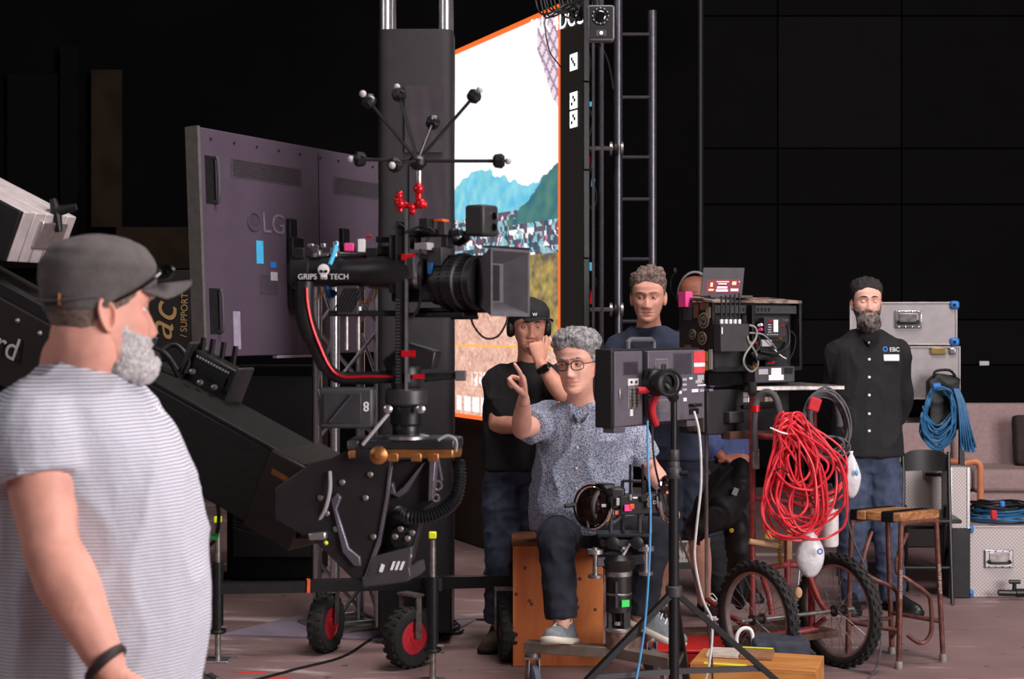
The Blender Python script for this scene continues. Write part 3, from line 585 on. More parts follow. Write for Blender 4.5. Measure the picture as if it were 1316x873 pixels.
# ------------------------------------------------------------------ setting
def plane_mat():
    m = mat('concrete_floor', (150, 124, 122), .62, rgb2=(112, 90, 90), scale=.9, ramp=(.3, .72), bump=.12, bscale=30, spec=.4)
    nt = m.node_tree; N = nt.nodes; L = nt.links; b = N['Principled BSDF']; base = b.inputs['Base Color'].links[0].from_socket
    tc = N.new('ShaderNodeTexCoord')
    def layer(scale, lo, hi, col, prev, det=6, dist=0., st=(1, 1, 1)):
        mp = N.new('ShaderNodeMapping'); mp.inputs['Scale'].default_value = st; L.new(tc.outputs['Object'], mp.inputs[0])
        t = N.new('ShaderNodeTexNoise'); t.inputs['Scale'].default_value = scale; t.inputs['Detail'].default_value = det; t.inputs['Distortion'].default_value = dist; L.new(mp.outputs[0], t.inputs['Vector'])
        r = N.new('ShaderNodeValToRGB'); r.color_ramp.elements[0].position = lo; r.color_ramp.elements[1].position = hi; L.new(t.outputs['Fac'], r.inputs[0])
        x = N.new('ShaderNodeMix'); x.data_type = 'RGBA'; L.new(r.outputs[0], x.inputs['Factor']); L.new(prev, x.inputs['A']); x.inputs['B'].default_value = (*lin(col), 1); return x.outputs['Result']
    o = layer(2.2, .60, .72, (190, 170, 170), base, 9, 1.2, (.35, 1.2, 1)); o = layer(5, .60, .86, (205, 192, 192), o, 8, .6, (.5, 1.8, 1)); o = layer(14, .66, .72, (70, 58, 60), o, 5)
    L.new(o, b.inputs['Base Color']); return m
struct(MB().grid(1, 1, lambda u, v: V((-10+20*u, -7+22*v, 0))).build('floor', plane_mat()))
WALLM = mat('black_drape', (11, 10, 11), .95, var=.3, scale=.8, spec=.08)
struct(MB().grid(40, 1, lambda u, v: V((-10+20*u, 15+.05*math.sin(u*170)*(1 if u < .55 else 0), 9*v))).build('wall_back', WALLM))
struct(MB().grid(1, 1, lambda u, v: V((-10, -7+22*u, 9*v))).build('wall_left', WALLM)); struct(MB().grid(1, 1, lambda u, v: V((10, -7+22*u, 9*v))).build('wall_right', WALLM))
struct(MB().grid(1, 1, lambda u, v: V((-10+20*u, -7+22*v, 9))).build('ceiling', WALLM)); struct(MB().grid(1, 1, lambda u, v: V((-10+20*u, -7, 9*v))).build('wall_front', WALLM))
wb = bpy.data.objects['wall_back']; PAN = mat('black_wall_panel', (17, 15, 16), .85, var=.1, scale=3, spec=.12)
PANB = mat('brown_wall_panel', (40, 31, 22), .8, var=.25, scale=3, spec=.15); PAND = mat('dark_wall_panel', (12, 11, 12), .85, var=.1, scale=3, spec=.1)
def wpanel(x0, y0, x1, y1, m, D=14.9, th=.04):
    a, b = P(x0, y1, D), P(x1, y0, D); MB().box(((a.x+b.x)/2, D, (a.z+b.z)/2), (b.x-a.x, th, b.z-a.z)).build('panel', m, wb)
for (x0, x1) in ((903, 998), (1000, 1157), (1159, 1400)):
    for y0, y1 in ((-150, 20), (22, 190), (192, 262), (264, 410), (412, 468), (470, 600)): wpanel(x0, y0, x1, y1, PAN if (x0 == 1000 and y1 == 190) or y1 == 468 else PAND)
for a in ((10, 95, 74, 300), (78, 60, 100, 300), (118, 90, 157, 292), (-120, 90, -10, 430)): wpanel(*a, PANB if a[0] in (118,) else PAND)
wpanel(150, 292, 262, 345, PANB, 14.8); wpanel(-60, 300, 120, 345, PAND, 14.8); wpanel(140, 347, 262, 470, PANB, 14.85)
st = MB().rod(P(900, -60, 13), P(900, 700, 13), .03, 10); tg = single(st, 'curtain_pole', BLK, 'thin black upright pole against the black back wall', 'pole')
single(MB().box(P(1265, 467, 14.86), (.09, .004, .04)), 'paper_label', WHT, 'small white paper label stuck on the black back wall', 'label')
# ------------------------------------------------------------------ LED wall
LR = P(750, 420, 9.32); LL0 = P(585, 420, 11.25); ld = LL0-LR; ld.z = 0; wl0 = ld.length; ld.normalize(); LW = wl0*1.42; LZ0 = .90; LZ1 = 3.55
ln = V((ld.y, -ld.x, 0)); ln = ln if ln.y < 0 else -ln; LO = V((LR.x, LR.y, 0))
led = thing('led_wall', 'tall LED video wall showing mountains, a village and a crowd', 'video screen', (LR.x, LR.y, 0))
def scr_col(s, z):
    """s metres from the right edge, z height: colour of the shown picture"""
    p = LO+ld*s; D = p.y; x = CX+p.x*F/D; v = (z-LZ0)/(LZ1-LZ0); q = V((s*3, v*9, 0)); n1 = noise.noise(q); n2 = noise.noise(q*3.1+V((5, 2, 0))); n3 = noise.noise(q*8+V((1, 9, 0)))
    if x > 721: return (.012, .010, .009)
    if x > 717.5 or v < .012 or v > .985: return (1.0, .17, .03)
    u = (x-585)/135
    mt = .60+.045*math.sin(u*5.5+.6)+.02*n2+.05*u; md = .40+.27*max(0, u-.28)**.75*1.15+.018*n2
    if v > max(mt, md):
        if u > .78 and v > .86-.5*(u-.78) and (v+u*.9) > 1.62:     # lattice of the shown truss
            k = ((u*14+v*22) % 1 < .28) or ((u*14-v*22) % 1 < .28); return (.42, .27, .36) if k else (.85, .72, .82)
        return (1.15, 1.13, 1.15)
    if v > .535 or v > .5 and v < md:
        if v < md: return (.07+.05*n2, .20+.09*n2, .20+.08*n3)
        return (.22+.14*n2+.1*n3, .62+.16*n2, .78+.1*n1)
    if u > .8 and .50 < v < .55 and v > .50+abs(u-.9)*.2: return (.95, .92, .9) if u > .86 else (.10, .05, .05)
    if v > .42:
        k = .5+.5*noise.cell(V((u*48+3*n2, v*80, 1))); h = noise.cell(V((u*40, v*30, 4)))
        if k > .86: return (1, .95, .97)
        if k > .81: return (.8, .25, .45)
        if k > .58: return (.30+.2*n3, .55+.2*n3, .60)
        return (.12+.1*h, .10, .14)
    if u > .62 and v > .2+.12*(1-u)+.03*n1: return (.34+.3*n2+.2*n3, .25+.22*n2+.1*n3, .10+.1*n3)
    if abs(v-.195) < .003: return (1, .5, .12)
    if (.02 < v < .06 and .02 < u < .36 and (u*12) % 1 < .78): return (1, 1, .98)
    if (.09 < v < .125 and .16 < u < .36 and (u*22) % 1 < .7 and n3 > -.2): return (1, .97, .95)
    f = .5+.5*n3+.5*noise.noise(q*17); return (.60+.4*f+.15*n2, .30+.34*f+.12*n2, .22+.30*f+.1*n2)
nu, nv = 190, 330; g = MB(); g.grid(nu, nv, lambda a, b: LO+ld*(LW*a)+V((0, 0, LZ0+(LZ1-LZ0)*b))+ln*.002)
sm = bpy.data.materials.new('led_picture'); sm.use_nodes = True; nt = sm.node_tree; b = nt.nodes['Principled BSDF']
at = nt.nodes.new('ShaderNodeVertexColor'); at.layer_name = 'picture'; nt.links.new(at.outputs[0], b.inputs['Emission Color']); b.inputs['Emission Strength'].default_value = .72; b.inputs['Base Color'].default_value = (.01, .01, .01, 1); b.inputs['Roughness'].default_value = .5
cols = [scr_col(LW*i/nu, LZ0+(LZ1-LZ0)*j/nv) for j in range(nv+1) for i in range(nu+1)]
so = g.build('screen', sm, led, smooth=False, recalc=False); ca = so.data.color_attributes.new('picture', 'FLOAT_COLOR', 'POINT')
for i, c in enumerate(cols): ca.data[i].color = (max(0, c[0]), max(0, c[1]), max(0, c[2]), 1)
EW = mat('screen_white', (255, 255, 255), .5, var=0, emit=1.)
lx = -ld
text('2NK 4DCC', so, EW, LO+ld*.38+ln*.006+V((0, 0, 3.44)), lx+V((0, 0, -.06)), (0, 0, 1), .16, 'screen_lettering')
for y in (80, 129.5, 153.5):
    ic = MB().box(LO+ld*.13+ln*.004+V((0, 0, CH+(420-y)*9.45/F)), (.10, .10, .002), Matrix((lx, (0, 0, 1), ln)).transposed()); io = ic.build('screen_icon', EW, so)
    q = LO+ld*.13+ln*.007+V((0, 0, CH+(420-y)*9.45/F)); sy = MB()
    for k in range(3): sy.box(q+lx*(.02*(k-1))+V((0, 0, .02*((k*2+int(y)) % 3-1))), (.022, .02, .002), Matrix((lx, (0, 0, 1), ln)).transposed())
    so2 = sy.build('screen_symbol', DGR, so); so2['kind'] = 'stuff'
Rm = Matrix((lx, (0, 0, 1), ln)).transposed()
for i in range(int(LW/.5)+1):
    w_ = min(.5, LW-i*.5)
    if w_ < .1: continue
    for j in range(5):
        h_ = (LZ1-LZ0)/5; MB().box(LO+ld*(i*.5+w_/2)-ln*.022+V((0, 0, LZ0+h_*(j+.5))), (w_-.006, h_-.006, .04), Rm).build('panel', BLKM, led, bevel=.004)
RAIL = mat('dull_aluminium', (70, 66, 72), .4, .7)
for off in (.06, .12): MB().bar(LO-ld*.01-ln*off+V((0, 0, .0)), LO-ld*.01-ln*off+V((0, 0, 3.62)), .016, .016).build('rail', RAIL, led)
MB().box(LO+ld*LW/2-ln*.08+V((0, 0, .45)), (LW, .88, .1), Rm).build('skirt', mat('dark_skirt', (50, 38, 30), .9), led)
for x, y, w_, h_, nm, m in ((760, 206, .022, .085, 'cable_plug', RED), (760, 383, .022, .075, 'cable_plug', RED), (757, 134, .035, .03, 'tape_flag', CYN), (762, 235, .022, .05, 'tape_flag', CYN), (759, 343, .025, .05, 'tape_flag', CYN), (755, 120, .022, .07, 'connector', RAIL), (755, 221, .022, .07, 'connector', RAIL), (755, 330, .022, .07, 'connector', RAIL), (755, 60, .022, .07, 'connector', RAIL), (755, 290, .02, .06, 'connector', BLK), (756, 180, .02, .06, 'connector', BLK)): MB().box(P(x, y, 9.42), (w_, .03, h_), (0, .1, 0)).build(nm, m, led, bevel=.003)
for pts in (((753, 55), (758, 75), (757, 100), (755, 118)), ((757, 140), (762, 155), (758, 172), (755, 182)), ((764, 240), (767, 255), (762, 268), (756, 262)), ((760, 350), (766, 362), (762, 372), (756, 376)), ((754, 385), (757, 400), (753, 415)), ((756, 190), (761, 200), (758, 220)), ((756, 300), (753, 312), (757, 325)), ((770, 55), (780, 75), (786, 100), (788, 115))): MB().tube(cr([P(x, y, 9.40) for x, y in pts], 5), .006, 6).build('cable', BLK, led)
# truss ladder behind it
TRUS = mat('dark_truss_tube', (92, 90, 98), .35, .75, var=.1)
tr = thing('ladder_truss', 'dark upright ladder truss beside the LED wall', 'truss', P(805, 720, 10.1)*V((1, 1, 0)) if False else V((P(805, 0, 10.1).x, 10.1, 0)))
ch = {'a': (772, 10.3, 4.6, .017), 'b': (794, 9.9, 4.6, .030), 'c': (838, 10.0, CH+(420-14)*10.0/F, .030)}
for k, (x, D, zt, r) in ch.items(): p = P(x, 420, D); MB().rod((p.x, D, 0), (p.x, D, zt), r, 14).build('chord', TRUS, tr)
for y in (-40, 44, 125, 202, 256, 333, 413, 490, 570, 650): MB().rod(P(794, y, 9.9), P(838, y, 10.0), .011, 8).build('rung', TRUS, tr)
for y in (60, 150, 222, 270, 341, 414, 490): MB().rod(P(758, y, 10.4), P(772, y, 10.3), .009, 8).build('rung', TRUS, tr)
for y in (191, 398):
    MB().rod(P(752, y, 9.6), P(792, y, 9.8), .014, 10).build('tie_bar', STL, tr)
    for x in (785, 791, 799): MB().lathe([(.045, -.008), (.045, .008)], P(x, y, 9.8), (1, 0, 0), 14).build('clamp', STL if x != 791 else BLK, tr)
s = MB(); sc = P(772, 31, 9.0); se = thing('tracking_camera', 'boxy black tracking camera with a ringed round lens above the LED wall', 'camera', sc-V((0, 0, .11)))
s.box(sc, (.155, .1, .205)); s.build('housing', mat('tracker_grey', (134, 130, 136), .5), se, bevel=.016, seg=3)
MB().box(sc+V((0, -.052, 0)), (.135, .006, .185)).build('front_plate', BLK, se, bevel=.006); lb = MB().torus(sc+V((-.005, -.056, .035)), (0, -1, 0), .045, .006, 28, 8).build('lens_ring', BLK, se)
MB().lathe([(.032, 0), (.03, .012), (.018, .016), (.0, .012)], sc+V((-.005, -.056, .035)), (0, -1, 0), 24).build('lens', mat('lens_glass', (20, 18, 26), .08, coat=1.), se)
for k in range(12): a = 2*PI*k/12; MB().sph(sc+V((-.005+.045*math.cos(a), -.064, .035+.045*math.sin(a))), .005, 6, 4).build('led', LGR, lb)
MB().box(sc+V((.0, -.056, -.062)), (.06, .004, .035)).build('label_plate', DGR, se); MB().lathe([(.009, 0), (.009, .006)], sc+V((0, -.058, -.062)), (0, -1, 0), 12).build('indicator', EW, se)
MB().tube(cr([sc+V((-.02, .02, .09)), sc+V((-.03, .05, .3)), V((sc.x, 9.4, 4.6))], 4), .02, 8).build('hanging_bracket', BLK, se)
cb = thing('cable_bundle', 'tangle of black cables hanging from above the LED wall corner', 'cables', P(715, 20, 9.1))
for k in range(11):
    a = random.random(); MB().tube(cr([P(684+k*4, -40, 9.2), P(688+k*5+6*a, 4+10*a, 9.15), P(700+k*4, 14+14*a, 9.1), P(722+k*2.4, 6+20*random.random(), 9.1), P(748, -6+3*k, 9.2), P(752, -50, 9.3)], 5), .006, 6).build('cable', BLK, cb)
MB().tube(cr([P(705, 5, 9.1), P(700, 30, 9.1), P(706, 65, 9.1), P(716, 80, 9.15), P(722, 88, 9.2)], 5), .004, 6).build('cable', BLK, cb)
# small white truss lying on the floor
fb = P(604, 660, 11.5); ft = thing('floor_truss', 'low white lattice truss lying on the floor below the LED wall', 'truss', (fb.x, 11.5, 0)); WT = mat('white_paint', (200, 192, 184), .5, var=.08)
for y0, y1 in ((637, 652), (662, 682)): MB().bar(P(572, y0, 11.6), P(627, y1, 11.4), .05, .03).build('chord', WT, ft)
for k in range(6): t = k/6; a = P(574+53*t, 639+15*t, 11.58); b = P(574+53*(t+.085), 664+20*(t+.085), 11.58); c = P(574+53*(t+.16), 639+15*(t+.16), 11.56); MB().rod(a, b, .012, 6).build('brace', WT, ft); MB().rod(b, c, .012, 6).build('brace', WT, ft)
MB().bar(P(625, 650, 11.4), P(626, 690, 11.4), .06, .04).build('end_plate', WT, ft); MB().lathe([(.08, -.03), (.08, .03)], V((fb.x+.08, 11.45, .08)), (1, .2, 0), 16).build('caster', DGR, ft)
# ------------------------------------------------------------------ big display seen from behind
tl, trr = P(256, 163, 7.75), P(500, 207.5, 9.05); bl, br = P(266, 459, 7.75), P(500, 452, 9.05)
_n = (trr-tl).cross(bl-tl).normalized(); _c = V((0, 0, CH)); _d = P(500, 452, 1)-_c; br = _c+_d*(_n.dot(tl-_c)/_n.dot(_d))
tv = thing('display_panel', 'large flat display seen from behind on a truss stand', 'display', (tl+trr)*.5*V((1, 1, 0))+V((0, 0, min(bl.z, br.z)))); TVM = mat('display_back', (88, 75, 90), .45, .2, var=.06, scale=6)
ux = (trr-tl).normalized(); uy = (tl-bl).normalized(); tn = ux.cross(uy).normalized(); tn = tn if tn.y < 0 else -tn
def tvp(a, b, n=0.): return (bl*(1-a)+br*a)*(1-b)+(tl*(1-a)+trr*a)*b+tn*n
def tvbox(name, m, a0, b0, a1, b1, n0, n1, par=tv, bevel=0., **k): return MB().hexa([tvp(a0, b0, n0), tvp(a1, b0, n0), tvp(a1, b1, n0), tvp(a0, b1, n0)], [tvp(a0, b0, n1), tvp(a1, b0, n1), tvp(a1, b1, n1), tvp(a0, b1, n1)]).build(name, m, par, bevel=bevel, **k)
tvbox('back_cover', TVM, 0, 0, 1, 1, -.02, 0, bevel=.004); tvbox('side_frame', mat('display_edge', (112, 108, 104), .5, .4), -.012, -.004, 0, 1.004, -.08, .004)
tvbox('glass', mat('display_glass', (8, 8, 10), .15), .0, .0, 1, 1, -.08, -.021); tvbox('cover_seam', BLK, .588, .02, .592, .98, 0, .001)
dk = mat('display_vent', (66, 56, 66), .6)
for a0, a1, b0 in ((.14, .5, .80), (.67, 1.0, .79)):
    vo = tvbox('vent', dk, a0, b0, a1, b0+.085, .0005, .002)
    for k in range(9): tvbox('slit', BLK, a0+.01, b0+.008+k*.0085, a1-.01, b0+.011+k*.0085, .002, .0028, vo)
for a in (.05, .16, .27, .38, .49, .6, .7, .8, .9): MB().lathe([(.007, 0), (.007, .004)], tvp(a, .955, 0), tn, 8).build('screw', BLK, tv)
for b0, b1 in ((.67, .88), (.10, .30)):
    hr = tvbox('handle_recess', BLK, .02, b0, .065, b1, .0005, .003); MB().tube(cr([tvp(.06, b0+.01, .0), tvp(.06, b0+.02, .03), tvp(.06, b1-.02, .03), tvp(.06, b1-.01, 0)], 4), .009, 8).build('handle', DGR, hr)
lgm = mat('display_logo', (74, 64, 76), .4); MB().torus(tvp(.245, .61, .002), tn, .045, .006, 24, 6).build('emblem_ring', lgm, tv)
MB().lathe([(.043, 0), (.043, .002)], tvp(.245, .61, .0005), tn, 24).build('emblem', dk, tv); text('LG', tv, mat('logo_light', (116, 100, 116), .4), tvp(.345, .605, .003), ux, uy, .15, 'brand_lettering')
text('L', tv, lgm, tvp(.245, .61, .004), ux, uy, .06, 'emblem_letter')
tvbox('cyan_sticker', CYN, .255, .42, .29, .525, .001, .002); tvbox('rating_label', BLU, .325, .405, .355, .432, .001, .002); tvbox('white_label', LGR, .325, .345, .36, .385, .001, .002); tvbox('paper_strip', mat('lavender_paper', (150, 140, 160), .7), .13, .03, .165, .2, .001, .003)
tvbox('service_plate', dk, .27, .28, .36, .37, .0005, .0015); tvbox('foot_pad', mat('lavender_paper'), .35, -.015, .6, -.002, -.03, -.0)
BR = BLKM
for a, b0, b1 in ((.43, .22, .64), (.72, .2, .62)):
    bo_ = tvbox('mount_bracket', BR, a-.02, b0, a+.02, b1, .0, .03, bevel=.004); tvbox('bracket_hook', BR, a-.03, b0+.1, a+.03, b1-.09, .03, .06, bo_, bevel=.004)
tvbox('mount_rail', SIL, .45, .38, .8, .405, .06, .08)
# ------------------------------------------------------------------ silver truss stand under it
def box_truss(name, label, c, yaw, s, z0, z1, m, step=.3, rt=.024, rb=.010, skip=()):
    t = thing(name, label, 'truss', (c[0], c[1], z0), yaw); h = s/2; C = [(-h, -h), (h, -h), (h, h), (-h, h)]; H_ = z1-z0
    for x, y in C: MB().rod((x, y, 0), (x, y, H_), rt, 14).build('chord', m, t, world=False)
    n = int(H_/step)
    for k in range(4):
        a, b = C[k], C[(k+1) % 4]
        for i in range(n):
            p, q = (a, b) if i % 2 == 0 else (b, a); MB().rod((p[0], p[1], i*step+.05), (q[0], q[1], (i+1)*step+.02), rb, 8).build('brace', m, t, world=False)
        for z in (.03, H_-.03): MB().rod((a[0], a[1], z), (b[0], b[1], z), rb, 8).build('ring_bar', m, t, world=False)
    return t
c1 = G(447, 806); t1 = box_truss('silver_truss', 'bare silver box truss stand behind the crane head', (c1.x, c1.y), .5, .24, .012, 1.95, SIL)
MB().box((0, 0, .004), (.4, .4, .012)).build('foot_plate', STL, t1, world=False)
for b_ in (.385, .39):
    a = tvp(.55 if b_ == .385 else .7, .392, .08); z = a.z; MB().rod(a, V((c1.x+(.05 if b_ == .385 else -.05), c1.y, z)), .022, 10).build('mount_arm', STL, t1)
# ------------------------------------------------------------------ black sleeved tower
X0 = P(536, 420, 7.75); tw = thing('truss_tower', 'tall truss tower wrapped in a black fabric sleeve', 'tower', (X0.x, 7.75, 0)); FAB = mat('sleeve_fabric', (35, 32, 35), .7, var=.12, scale=8, bump=.2, bscale=14)
hw = px(49, 7.58); zt = CH+(420-37)*7.58/F; sl = MB(); rows = []
for z in [.30+(zt-.30)*k/30 for k in range(31)]:
    rr = []
    for i in range(24):
        a = 2*PI*i/24; e = .28; x = math.copysign(abs(math.cos(a))**e, math.cos(a)); y = math.copysign(abs(math.sin(a))**e, math.sin(a)); w_ = hw+.004*noise.noise(V((z*3, i*.5, 1)))
        rr.append(V((X0.x+x*w_, 7.75+y*.17, z)))
    rows.append(rr)
sl.loft(rows); sl.build('sleeve', FAB, tw, ang=60)
pm = mat('sleeve_patch', (58, 52, 58), .42, var=.08, scale=10, bump=.15, bscale=9); a, b = P(519, 200, 7.57), P(572, 108, 7.57)
for x0, x1, y0, y1 in ((520, 570, 110, 196), (526, 572, 208, 330)):
    MB().slab(10, 12, lambda u, v: P(x0+(x1-x0)*u, y0+(y1-y0)*v, 7.568)+V((0, .004*noise.noise(V((u*4, v*4, x0))), 0)), (0, .004, 0)).build('patch', pm, tw)
for sx in (-1, 1):
    for sy in (-1, 1): x = X0.x+sx*.145; MB().rod((x, 7.75+sy*.13, .06), (x, 7.75+sy*.13, 4.8), .031, 16).build('chord', SIL, tw)
MB().box((X0.x, 7.75, .18), (.36, .34, .25)).build('base_block', BLKM, tw, bevel=.01)
# wheeled outrigger base of the tower
def wheel(parent, c, ax, R, w_, hub_m, tread=22, name='wheel'):
    ax = V(ax).normalized(); o = MB(); o.lathe([(R*.55, -w_*.38), (R*.72, -w_*.5), (R*.9, -w_*.46), (R*.985, -w_*.28), (R, 0), (R*.985, w_*.28), (R*.9, w_*.46), (R*.72, w_*.5), (R*.55, w_*.38), (R*.55, -w_*.38)], c, ax, 40, cap=False)
    t = o.build(name, RUB, parent); u, v, d = axes(ax); tb = MB()
    for k in range(tread):
        a = 2*PI*k/tread
        for sgn in (-1, 1):
            e = u*math.cos(a+sgn*.06)+v*math.sin(a+sgn*.06); ta = d.cross(e); tb.box(V(c)+e*R*.985+d*sgn*w_*.24, (w_*.3, R*.13, R*.07), Matrix((d, ta, e)).transposed())
    to = tb.build('tread_blocks', RUB, t); to['kind'] = 'stuff'
    MB().lathe([(R*.56, -w_*.34), (R*.5, -w_*.36), (R*.42, -w_*.15), (R*.2, -w_*.12), (R*.18, -w_*.42), (.006, -w_*.44)], c, ax, 24).build('hub', hub_m, t)
    MB().lathe([(R*.56, w_*.34), (R*.5, w_*.36), (R*.42, w_*.15), (R*.2, w_*.12), (R*.18, w_*.42), (.006, w_*.44)], c, ax, 24).build('hub', hub_m, t); return t
HUBR = mat('red_hub', (190, 40, 52), .45); ob = thing('outrigger_base', 'wheeled outrigger base with screw jacks and red hubbed tyres under the tower', 'tower base', (X0.x, 7.45, 0))
zb = CH-(750-420)*7.3/F
MB().bar(P(278, 756, 7.2), P(410, 754, 7.3), .05, .05).build('outrigger_bar', BLKM, ob); MB().bar(P(395, 753, 7.29), P(672, 746, 7.45), .06, .055).build('outrigger_sleeve', BLK, ob); MB().bar(P(394, 753, 7.28), P(398, 753, 7.283), .062, .058).build('red_collar', ORG, ob)
MB().bar(P(560, 752, 6.85), P(536, 746, 8.3), .055, .055).build('outrigger_bar', BLKM, ob)
def jack(x, D, ytop, yfoot=None):
    p = P(x, 420, D); zt_ = CH-(ytop-420)*D/F; z1 = CH-(748-420)*7.25/F
    MB().rod((p.x, D, .012), (p.x, D, zt_-.02), .014, 12).build('jack_screw', STL, ob); MB().rod((p.x, D, z1-.22), (p.x, D, z1+.10), .026, 14).build('jack_tube', BLKM, ob)
    MB().box((p.x, D, .006), (.11, .11, .012)).build('jack_foot', SIL, ob, bevel=.002); MB().box((p.x, D, zt_), (.034, .034, .03)).build('jack_cap', YEL, ob, bevel=.005)
    MB().torus((p.x, D, z1-.22), (0, 0, 1), .03, .01, 16, 6).build('jack_collar', BLKM, ob); MB().rod((p.x, D, z1-.2), (p.x+.05, D-.02, z1-.2), .008, 8).build('pin', STL, ob)
jack(280, 7.2, 668); jack(556, 6.78, 688)
def fork_wheel(x, y, ax):
    g0 = G(x, y); R = .138; c = V((g0.x, g0.y, R)); wheel(ob, c, ax, R, .085, HUBR); a = V(ax).normalized(); fk = MB()
    for sgn in (-1, 1): fk.bar(c+a*sgn*.056, c+a*sgn*.056+V((0, .03, .19)), .03, .008, a)
    fk.bar(c-a*.06+V((0, .03, .19)), c+a*.06+V((0, .03, .19)), .06, .01); fk.build('fork', STL, ob)
fork_wheel(419, 838, (1, -.35, 0)); fork_wheel(527, 858, (.72, -.7, 0)); fork_wheel(652, 849, (1, .1, 0)); fork_wheel(513, 812, (.9, .4, 0))
# floor mat, cables, tape marks
ctr = [G(283, 818), G(400, 789), G(612, 798), G(560, 826)]
single(MB().add(ctr+[p+V((0, 0, .01)) for p in ctr], [(0, 1, 2, 3), (4, 5, 6, 7), (0, 1, 5, 4), (1, 2, 6, 5), (2, 3, 7, 6), (3, 0, 4, 7)]), 'floor_mat', mat('lilac_mat', (128, 116, 132), .8, var=.12, scale=6), 'thin lilac grey mat under the silver truss', 'mat')
for pts, lab in ((((285, 888), (380, 862), (440, 846), (480, 822), (520, 808), (600, 798), (640, 800)), 'black cable crossing the floor beneath the outrigger base'),):
    single(MB().tube(cr([G(x, y)+V((0, 0, .006)) for x, y in pts], 8), .006, 6), 'floor_cable', BLK, lab, 'cable')
cc = thing('cable_coil', 'loose black cable coil on the floor beside the truss tower', 'cable', G(573, 812))
MB().tube(cr([G(573+22*math.cos(a)*(1-.03*a), 812+7*math.sin(a)*(1-.02*a))+V((0, 0, .008+.003*a)) for a in [k*.5 for k in range(38)]], 2), .006, 6).build('cable', BLK, cc)
for (x0, x1, y) in ((306, 342, 865), (345, 372, 872)):
    q = [G(x0, y+1.2), G(x1, y+1.2-1), G(x1+1, y-2), G(x0+1, y-1)]; single(MB().add(q+[p+V((0, 0, .001)) for p in q], [(3, 2, 1, 0), (4, 5, 6, 7), (0, 1, 5, 4), (1, 2, 6, 5), (2, 3, 7, 6), (3, 0, 4, 7)]), 'tape_mark', mat('red_tape', (215, 60, 60), .6), 'red tape mark on the concrete floor, '+('longer strip' if x0 == 306 else 'shorter strip'), 'tape')
# banner and dark case below the display
bn = thing('banner', 'black banner with gold script lettering behind the man in the grey cap', 'banner', V((P(222, 420, 9.2).x, 9.2, 0)))
bz = CH+(420-347)*9.2/F; MB().box((P(215, 420, 9.2).x, 9.2, bz/2), (px(72, 9.2), .02, bz)).build('board', mat('banner_black', (28, 24, 22), .7), bn, bevel=.003)
text('ac', bn, GOLD, P(208, 414, 9.185), (.2, 0, 1), (-1, 0, .2), .24, shear=.3); text('/ SUPPORT', bn, GOLD, P(237, 405, 9.185), (.03, 0, 1), (-1, 0, .03), .055)
sb = P(355, 512, 9.6); sbt = thing('speaker_cabinet', 'black cabinet standing in the dark below the big display', 'cabinet', (sb.x, 9.7, 0)); MB().box((sb.x, 9.7, .66), (.56, .5, 1.3)).build('body', BLKF, sbt, bevel=.02); MB().box((sb.x, 9.44, .7), (.48, .02, 1.1)).build('grille', mat('grille_black', (14, 14, 14), .8), sbt, bevel=.008)
# ------------------------------------------------------------------ camera crane
def Q(x, y, dd=0.): return P(x, y, 4.3+dd)
cr0 = thing('camera_crane', 'black camera crane boom sloping down past the man in the grey cap', 'camera crane', (-1.55, 5.2, 0)); BOOM = mat('boom_black', (20, 18, 19), .5, .2, var=.15, scale=12, bump=.1, bscale=60); BOOMS = mat('boom_brown_black', (34, 28, 24), .5, .2, var=.15, scale=12)
n1 = P(396, 606, 4.36); n0 = P(-190, 279, 5.02); bd = (n1-n0).normalized(); wv_ = V((math.sin(.40), math.cos(.40), 0))*.26; up_ = V((0, 0, 1))-bd*bd.z; up_.normalize(); dn = -up_*.225
def boomseg(t0, t1, g, m, name='boom_section', par=cr0, w0=0., w1=1., h0=0., h1=1., bevel=.006):
    a, b = n0+(n1-n0)*t0, n0+(n1-n0)*t1; wd = wv_.normalized()
    q = lambda p: [p+wv_*w0-wd*g-dn.normalized()*g+dn*h0, p+wv_*w1+wd*g-dn.normalized()*g+dn*h0, p+wv_*w1+wd*g+dn.normalized()*g+dn*h1, p+wv_*w0-wd*g+dn.normalized()*g+dn*h1]
    return MB().hexa(q(a), q(b)).build(name, m, par, bevel=bevel)
boomseg(.60, 1.0, 0, BOOM); boomseg(0, .61, .012, BOOMS)
boomseg(.605, .99, .0, BLK, 'boom_rail', w0=.0, w1=.08, h0=-.05, h1=0., bevel=.002); boomseg(0, .60, .0, BLK, 'boom_rail', w0=-.02, w1=.14, h0=-.22, h1=-.05, bevel=.003)
boomseg(.93, 1.02, .008, BOOMS, 'boom_clamp'); boomseg(.945, .975, .0, BRS, 'name_plate', w0=-.035, w1=-.03, h0=.18, h1=.25, bevel=0)
for t in (.36, .41, .46, .57, .60, .63): MB().sph(n0+(n1-n0)*t-wv_.normalized()*.014+dn*.12, .009, 8, 6).build('bolt', STL, cr0)
tx = n0+(n1-n0)*.315+dn*.5-wv_.normalized()*.0145
text('rd', cr0, LGR, P(9, 446, 4.74), V((1, -.42, -.42)), V((.3, 0, .9)), .10, 'crane_lettering')
